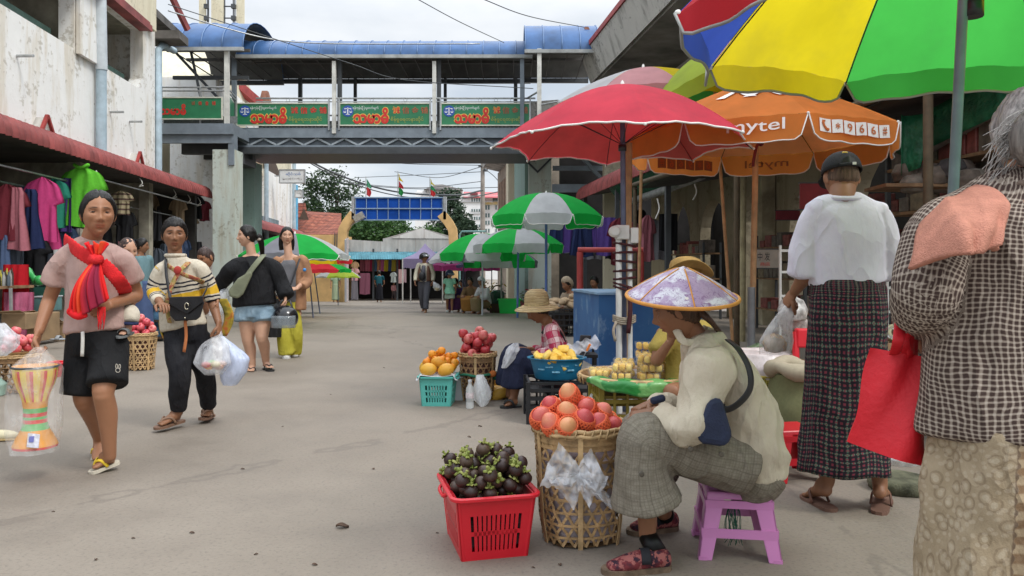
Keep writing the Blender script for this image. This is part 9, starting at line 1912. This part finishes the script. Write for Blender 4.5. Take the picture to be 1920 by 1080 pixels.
# ================================================================ stock of the left shops
CN={'navy':(.02,.03,.09),'black':(.015,.015,.017),'charcoal':(.05,.05,.055),'pink':(.50,.05,.18),'rose':(.40,.14,.17),'teal green':(.03,.25,.17),'purple':(.09,.05,.22),'orange':(.42,.12,.04),'white':(.5,.5,.5),'grey':(.2,.2,.22),'denim blue':(.08,.12,.22),'tan':(.3,.22,.14),'maroon':(.14,.02,.03),'cream':(.45,.4,.3),'slate':(.10,.12,.15)}
def hang(px,py,w,h,kind,cn,row,du=0,seed=0,ang=None):
 d=(6.75+du)/((960-px)/FPX-.105); m=fabric('stock_'+cn.replace(' ','_'),CN[cn],0)
 o=garment({'trouser':'trousers'}.get(kind,kind),kind,w,h,P(px,py,d),rnd.uniform(-.5,.5) if ang is None else ang,m,'%s %s hanging in the %s of the left clothes shop'%(cn,{'trouser':'pair of trousers','cloth':'folded cloth'}.get(kind,kind),row),'clothes in the left shop','garment',seed)
 return o
rnd=random.Random(40)
GRN=fabric('lime_green_shirt_cloth',(.16,.62,.05),.2)
d=14.3; o=garment('shirt','shirt',.70,1.12,P(154,312,d),.1,GRN,'large bright lime green shirt hung under the red awning','clothes in the left shop','garment',3)
b=MB(); b.tube([P(154,309,d)+Vector((.13*cos(a),-.03+.04*sin(a),-.03+.03*cos(2*a))) for a in [2*PI*i/16 for i in range(17)]],.03,6); b.build('collar',GRN,o,True)
k=0
for px,py,w,h,kind,cn in [(14,345,.5,.9,'shirt','maroon'),(30,352,.5,1.0,'dress','rose'),(46,350,.5,.9,'shirt','navy'),(58,355,.45,1.0,'dress','navy'),(70,352,.4,1.1,'dress','orange'),(80,332,.5,1.1,'shirt','pink'),(88,372,.45,.9,'dress','pink'),(102,335,.5,.9,'shirt','teal green'),(112,342,.35,.9,'cloth','teal green'),(120,335,.4,1.0,'cloth','purple'),(127,330,.4,1.1,'dress','purple'),(138,350,.4,.8,'shirt','black')]: k+=1; hang(px,py,w,h,kind,cn,'upper row',rnd.uniform(-.1,.2),k)
for px in range(6,200,11): k+=1; hang(px,428+rnd.uniform(-10,16),rnd.uniform(.35,.5),rnd.uniform(.55,.85),rnd.choice(['shirt','dress','trouser']),rnd.choice(['grey','slate','charcoal','white','denim blue','denim blue','cream','black','tan','slate']),'middle row',rnd.uniform(0,.5),k)
for px in range(214,400,10): k+=1; hang(px,rnd.choice((355,372,392))+rnd.uniform(-6,6)+(px-214)*.10,rnd.uniform(.38,.55),rnd.uniform(.6,.9),rnd.choice(['shirt','shirt','dress']),rnd.choice(['black','charcoal','slate','tan','grey','black','maroon','charcoal']),'dim inner row',rnd.uniform(.2,1.4),k)
for px in range(212,395,12): k+=1; hang(px,455+rnd.uniform(-12,12),rnd.uniform(.4,.5),rnd.uniform(.7,1.0),rnd.choice(['shirt','trouser','dress']),rnd.choice(['white','grey','cream','slate','charcoal','denim blue','rose']),'lower inner row',rnd.uniform(.1,1.0),k)
SWT=fabric('tan_striped_sweater',(.34,.27,.16)); s=NT('tan_striped_knit'); v=s.coord(); z=s.sep(v)[2]; s.fin(s.mix(s.band(z,.11,.35,.08),(.36,.30,.19),(.10,.06,.05)),.9,.2)
garment('sweater','shirt',.42,.52,P(228,358,16.6),.1,s.m,'tan sweater with dark stripes on a hanger behind the pink-shirted woman','clothes in the left shop','garment',5)
def thingbox(name,label,cat,px0,px1,py0,py1,d,dep,m,lid=None,part='box_body',flap=False):
 a=P(px0,py1,d);c=P(px1,py0,d); t=thing(name,label,cat,((a.x+c.x)/2,d,a.z),world=True); b=MB(); b.box(a.x,c.x,d,d+dep,a.z,c.z); b.build(part,m,t,bevel=.008)
 if flap: b=MB(); b.hexa([(a.x,d-.004,c.z),(c.x,d-.004,c.z),(c.x,d,c.z),(a.x,d,c.z),(a.x,d-.10,c.z+.03),(c.x,d-.12,c.z+.05),(c.x,d-.117,c.z+.055),(a.x,d-.097,c.z+.035)]); b.build('box_flap',m,t)
 if lid: b=MB(); b.box(a.x-.01,c.x+.01,d-.012,d+dep+.01,c.z+.002,c.z+.02); b.build('lid',lid,t)
 return t
CB=mat('brown_cardboard',(.30,.20,.11),.85,.15,4,.15)
thingbox('cardboard_box','open cardboard box on the ground at the left edge below the clothes','box',2,48,588,618,10.6,.5,CB,flap=True); thingbox('cardboard_box','cardboard box right of the open one at the shop front','box',50,74,588,640,11.0,.5,CB,flap=True)
thingbox('cardboard_box','flattened cardboard box low under the left shop table','box',6,44,612,641,11.4,.4,mat('dark_cardboard',(.2,.13,.07),.85,.2,4)); thingbox('cardboard_box','upright brown carton behind the pink-shirted woman\'s elbow','box',100,120,604,640,11.6,.4,CB,flap=True)
thingbox('storage_crate','pale blue storage crate stacked behind the arm of the woman in pink','crate',60,82,558,584,12.2,.5,mat('teal_storage',(.10,.2,.2),.4),M_GREYPL); thingbox('storage_crate','dark green storage crate behind the toy drum woman','crate',62,98,536,556,12.6,.5,mat('dark_green_storage',(.02,.08,.06),.4),M_BLKPL)
t=thing('display_table','black topped display table of bottles at the left shop front','table',tuple(P(10,640,11.2)),world=True)
b=MB(); a=P(-40,541,11.2); c=P(24,536,11.2); b.box(a.x,c.x,10.9,11.7,a.z,c.z); b.build('tabletop',M_WOOD,t)
for px in (-30,20): pipe('leg',[P(px,540,11),P(px+2,640,11)],.025,M_GALV,t,6)
for k in range(9):
 b=MB(); q=P(-2+k*3,536,11.1+.1*(k%3)); b.lathe([(0,0),(.025,0),(.025,.12+.03*(k%3)),(.01,.17+.03*(k%3)),(.01,.2+.03*(k%3)),(0,.2+.03*(k%3))],10,tuple(q)); tag(b.build('bottle',[mat('stock_bottle_%d'%(k%4),[(.05,.04,.03),(.45,.4,.06),(.08,.1,.12),(.3,.3,.28)][k%4],.3)][0],None,True,sharp=50),'small bottle on the black topped display table','bottle','bottles on the left display table')
o=garment('cloth','cloth',.36,.9,P(30,496,11.6),.2,fabric('deep_red_cloth',(.45,.012,.02)),'deep red cloth hung at the left shop front below the shirts','clothes in the left shop','cloth',9)
o=garment('cloth','cloth',.40,.75,P(36,548,11.4),.2,plastic_film('pink_wrap',(.5,.12,.22),.8),'pink plastic-wrapped cloth hung under the red one','clothes in the left shop','cloth',19)
t=thing('inflatable_toy','green and yellow inflatable toy lying on the crates in the left shop','toy',tuple(P(60,520,12)),world=True); IG=mat('green_vinyl',(.04,.32,.08),.2,.25,9); b=MB(); b.tube(smoothpath([P(38,504,12),P(52,512,12),P(64,522,11.9),P(72,534,12)],10),[.04,.08,.09,.09,.07,.05,.04,.06,.07,.05,.03],10); b.build('toy_body',IG,t,True); b=MB(); b.sphere(P(74,526,11.9),.08,12,8); b.build('toy_head',IG,t,True)
thing_=thing('display_case','wooden display case with a blue picture front behind the apple basket','display case',tuple(P(285,638,11.6)),world=True)
b=MB(); a=P(256,632,11.6);c=P(306,576,11.6); b.box(a.x,c.x,11.62,12.1,a.z,c.z); b.build('case_panel',mat('blue_picture_panel',(.10,.22,.36),.4,.5,6),thing_)
b=MB()
for px in (254,281,307): q=P(px,0,11.6); b.box(q.x-.025,q.x+.025,11.57,11.62,.05,c.z+.05)
for z in (a.z-.03,(a.z+c.z)/2,c.z): b.box(a.x,c.x,11.575,11.618,z,z+.035)
b.build('case_frame',mat('dark_case_wood',(.07,.045,.03),.6,.2,6),thing_)
for px,py,lab in ((306,572,'wooden case rail shelf'),): pass
q=P(110,636,10.6); t=thing('sandal','grey sandal lying on the ground behind the pink-shirted woman','sandal',tuple(q)); b=MB(); b.sphere((0,0,.0),(.13,.05,.015),14,6); b.build('sole',mat('grey_foam',(.3,.31,.32),.7),t,True); b=MB(); b.tube([(.04*0,.05*cos(a),.05*sin(a)) for a in [PI*i/8 for i in range(9)]],[(.03,.006)]*9,6,roll=(1,0,0)); b.build('strap',mat('grey_foam',(.3,.31,.32)),t,True)
for px,py,d in ((180,320,14.5),(262,334,17),(325,355,20),(352,365,21),(371,370,21.8)):
 b=MB(); b.tube(smoothpath([P(px,py,d),P(px+5,py+10,d),P(px-2,py+16,d),P(px+7,py+14,d)],10),.012,5); tag(b.build('awning_hook',M_POSTW,None,True),'bent white wire hook dangling from the red awning edge','hook','wire hooks under the left awning')
# ================================================================ clutter of the right shops
sheet=mat('shade_tarpaulin',(.035,.033,.03),.85,.3,3,.3)  # plain black sheet colour of the added canopy
t=thing('shade_canopy','sagging dark tarpaulin canopy over the right-hand stalls beneath the umbrellas','canopy',RP(5.5,9,0),world=True)  # canopy added to block the sky and darken the stalls
b=MB(); b.grid(lambda u,v:Vector(RP(lerp(4.25,7.0,v),lerp(6.2,15.2,u),lerp(2.72,3.1,v)-.10*abs(sin(u*12))*(1-v)-.08*sin(PI*v))),40,8); b.build('tarpaulin',sheet,t,True,thick=.01)
b=MB(); b.tube([RP(4.25,6.2,2.70),RP(4.25,10,2.64),RP(4.25,15.2,2.72)],.045,8); b.build('edge_pole',mat('dark_bamboo',(.10,.07,.04),.7,.2,9),t,True)
for dd in (6.4,10.2,14.9): pipe('canopy_post',[RP(4.28,dd,0),RP(4.28,dd,2.7)],.04,mat('dark_bamboo',(.10,.07,.04)),t,8)
def rackof(label,u,d0,d1,levels,seed,cols):
 r=random.Random(seed); t=thing('goods_shelf',label,'shelf',RP(u,d0,0),world=True); b=MB(); b.M=SR
 for z in levels: b.box(u,u+.4,d0,d1,z,z+.03)
 b.build('shelf_board',M_WOOD,t)
 for dd in (d0,d1-.04):
  for uu in (u,u+.36): b=MB(); b.M=SR; b.box(uu,uu+.04,dd,dd+.04,0,levels[-1]+.25); b.build('upright',M_STEELD,t)
 for z in levels:
  y=d0+.08
  while y<d1-.2:
   w=r.uniform(.1,.26); h=r.uniform(.12,.3); b=MB(); b.M=SR; b.box(u+.03,u+.3,y,y+w,z+.032,z+.03+h); o=b.build('goods_box',mat('shelf_goods_%d'%r.randrange(7),r.choice(cols),.5,.3,12),None,bevel=.01); tag(o,'boxed goods on the '+label,'box','boxes on the '+label[:40]); y+=w+.03
DC=[(.12,.10,.08),(.2,.16,.1),(.06,.08,.12),(.22,.06,.05),(.08,.12,.07),(.25,.22,.18),(.04,.04,.05)]
rackof('dim goods shelf inside the right shop behind the orange umbrella pole',6.3,12.4,14.2,(.35,.9,1.45),1,DC)
rackof('crowded shelf against the right arcade behind the man in white',6.1,8.2,10.6,(.3,.8,1.3,1.8),2,DC)
rackof('low shelf of goods in the arcade near the red steel frame',6.2,16.5,18.6,(.3,.85,1.4),3,DC)
rackof('packed shelf at the far right behind the gingham-shirted woman',4.9,6.4,8.0,(.3,.75,1.2,1.65,2.1),4,DC)
r_=random.Random(6)
for k,px in enumerate(range(1045,1255,13)):
 d=r_.uniform(16.5,21); cn=r_.choice(['charcoal','navy','maroon','tan','teal green','grey','rose','black','purple']); garment('garment',r_.choice(['shirt','dress','cloth']),r_.uniform(.35,.5),r_.uniform(.8,1.2),P(px,392+r_.uniform(0,24),d),r_.uniform(-.6,.6),fabric('stock_'+cn.replace(' ','_'),CN[cn]),'%s garment hanging in the dark right-hand shop beyond the red frame'%cn,'clothes in the right shop','garment',k)
def board(name,label,px0,px1,py0,py1,d,m,txts=()):
 a=P(px0,py1,d);c=P(px1,py0,d); t=thing(name,label,'sign',((a.x+c.x)/2,d,a.z),world=True); b=MB(); b.box(a.x,c.x,d,d+.02,a.z,c.z); b.build('board',m,t); b=MB(); e=.012; b.box(a.x-e,c.x+e,d-.005,d+.025,a.z-e,a.z); b.box(a.x-e,c.x+e,d-.005,d+.025,c.z,c.z+e); b.build('frame',M_STEELD,t)
 for tx,fx,fy,fw,fh,tm in txts: lettering('lettering',tx,(c.z-a.z)*fh,(c.x-a.x)*fw,Matrix.Translation((lerp(a.x,c.x,fx),d-.003,lerp(a.z,c.z,fy)))@Matrix.Rotation(R(90),4,'X'),tm,t)
board('sign_board','white sign with black and red Chinese lettering behind the orange umbrella pole',1416,1462,468,502,8.6,mat('grimy_white_board',(.40,.37,.32),.6),(('中 发',.35,.62,.5,.45,M_BLKPL),('商店',.4,.2,.4,.2,M_RTEXT)))
board('sign_board','dark red framed sign hanging above the black cap',1500,1562,344,392,7.9,mat('dark_red_board',(.22,.025,.03),.6)); board('sign_board','dull red panel inside the arcade left of the man in white',1455,1500,395,412,12,mat('dull_red_panel',(.20,.02,.03),.6))
for k,(px,d,lab) in enumerate([(1392,11.6,'thick bamboo post left of the orange umbrella pole'),(1556,8.4,'dark timber post behind the black cap')]): b=MB(); b.tube([P(px,760 if k else 680,d)*1.0,P(px+2,330,d)],.045,8); o=b.build('timber_post',mat('dingy_post_%d'%k,[(.33,.28,.16),(.09,.06,.04)][k],.8,.2,6),None,True,sharp=60); tag(o,lab,'post')
for k in range(14):
 px=1700+k*14; d=6.9+r_.uniform(-.2,.3); b=lump(tuple(P(px,322+r_.uniform(-6,22),d)),[(.001,-.1),(.10,-.08),(.13,0),(.09,.08),(.001,.1)],14,k,.03); tag(b.build('stored_bundle',mat('bundle_%d'%(k%4),[(.13,.10,.08),(.2,.17,.14),(.07,.06,.06),(.16,.12,.10)][k%4],.9,.3,9,.4),None,True),'dusty bundle stored on the high plank right of the black cap','bundle','bundles on the high plank')
b=MB(); b.beam(P(1640,352,7.1),P(1935,352,7.0),.5,.03); tag(b.build('plank',M_WOOD),'rough high plank under the tarpaulin right of the black cap','plank')
t=thing('wire_rack','white wire rack standing right of the plaid longyi','rack',tuple(P(1470,640,6)),world=True)
for py in (470,510,555,600): b=MB(); b.beam(P(1462,py,6.2),P(1492,py,6.2),.02); b.beam(P(1660,py+30,6.2),P(1700,py+28,6.2),.02); b.build('rack_bar',M_POSTW,t)
for px in (1463,1492,1664,1698): pipe('rack_upright',[P(px,460,6.2),P(px,770,6.2)],.012,M_POSTW,t,6)
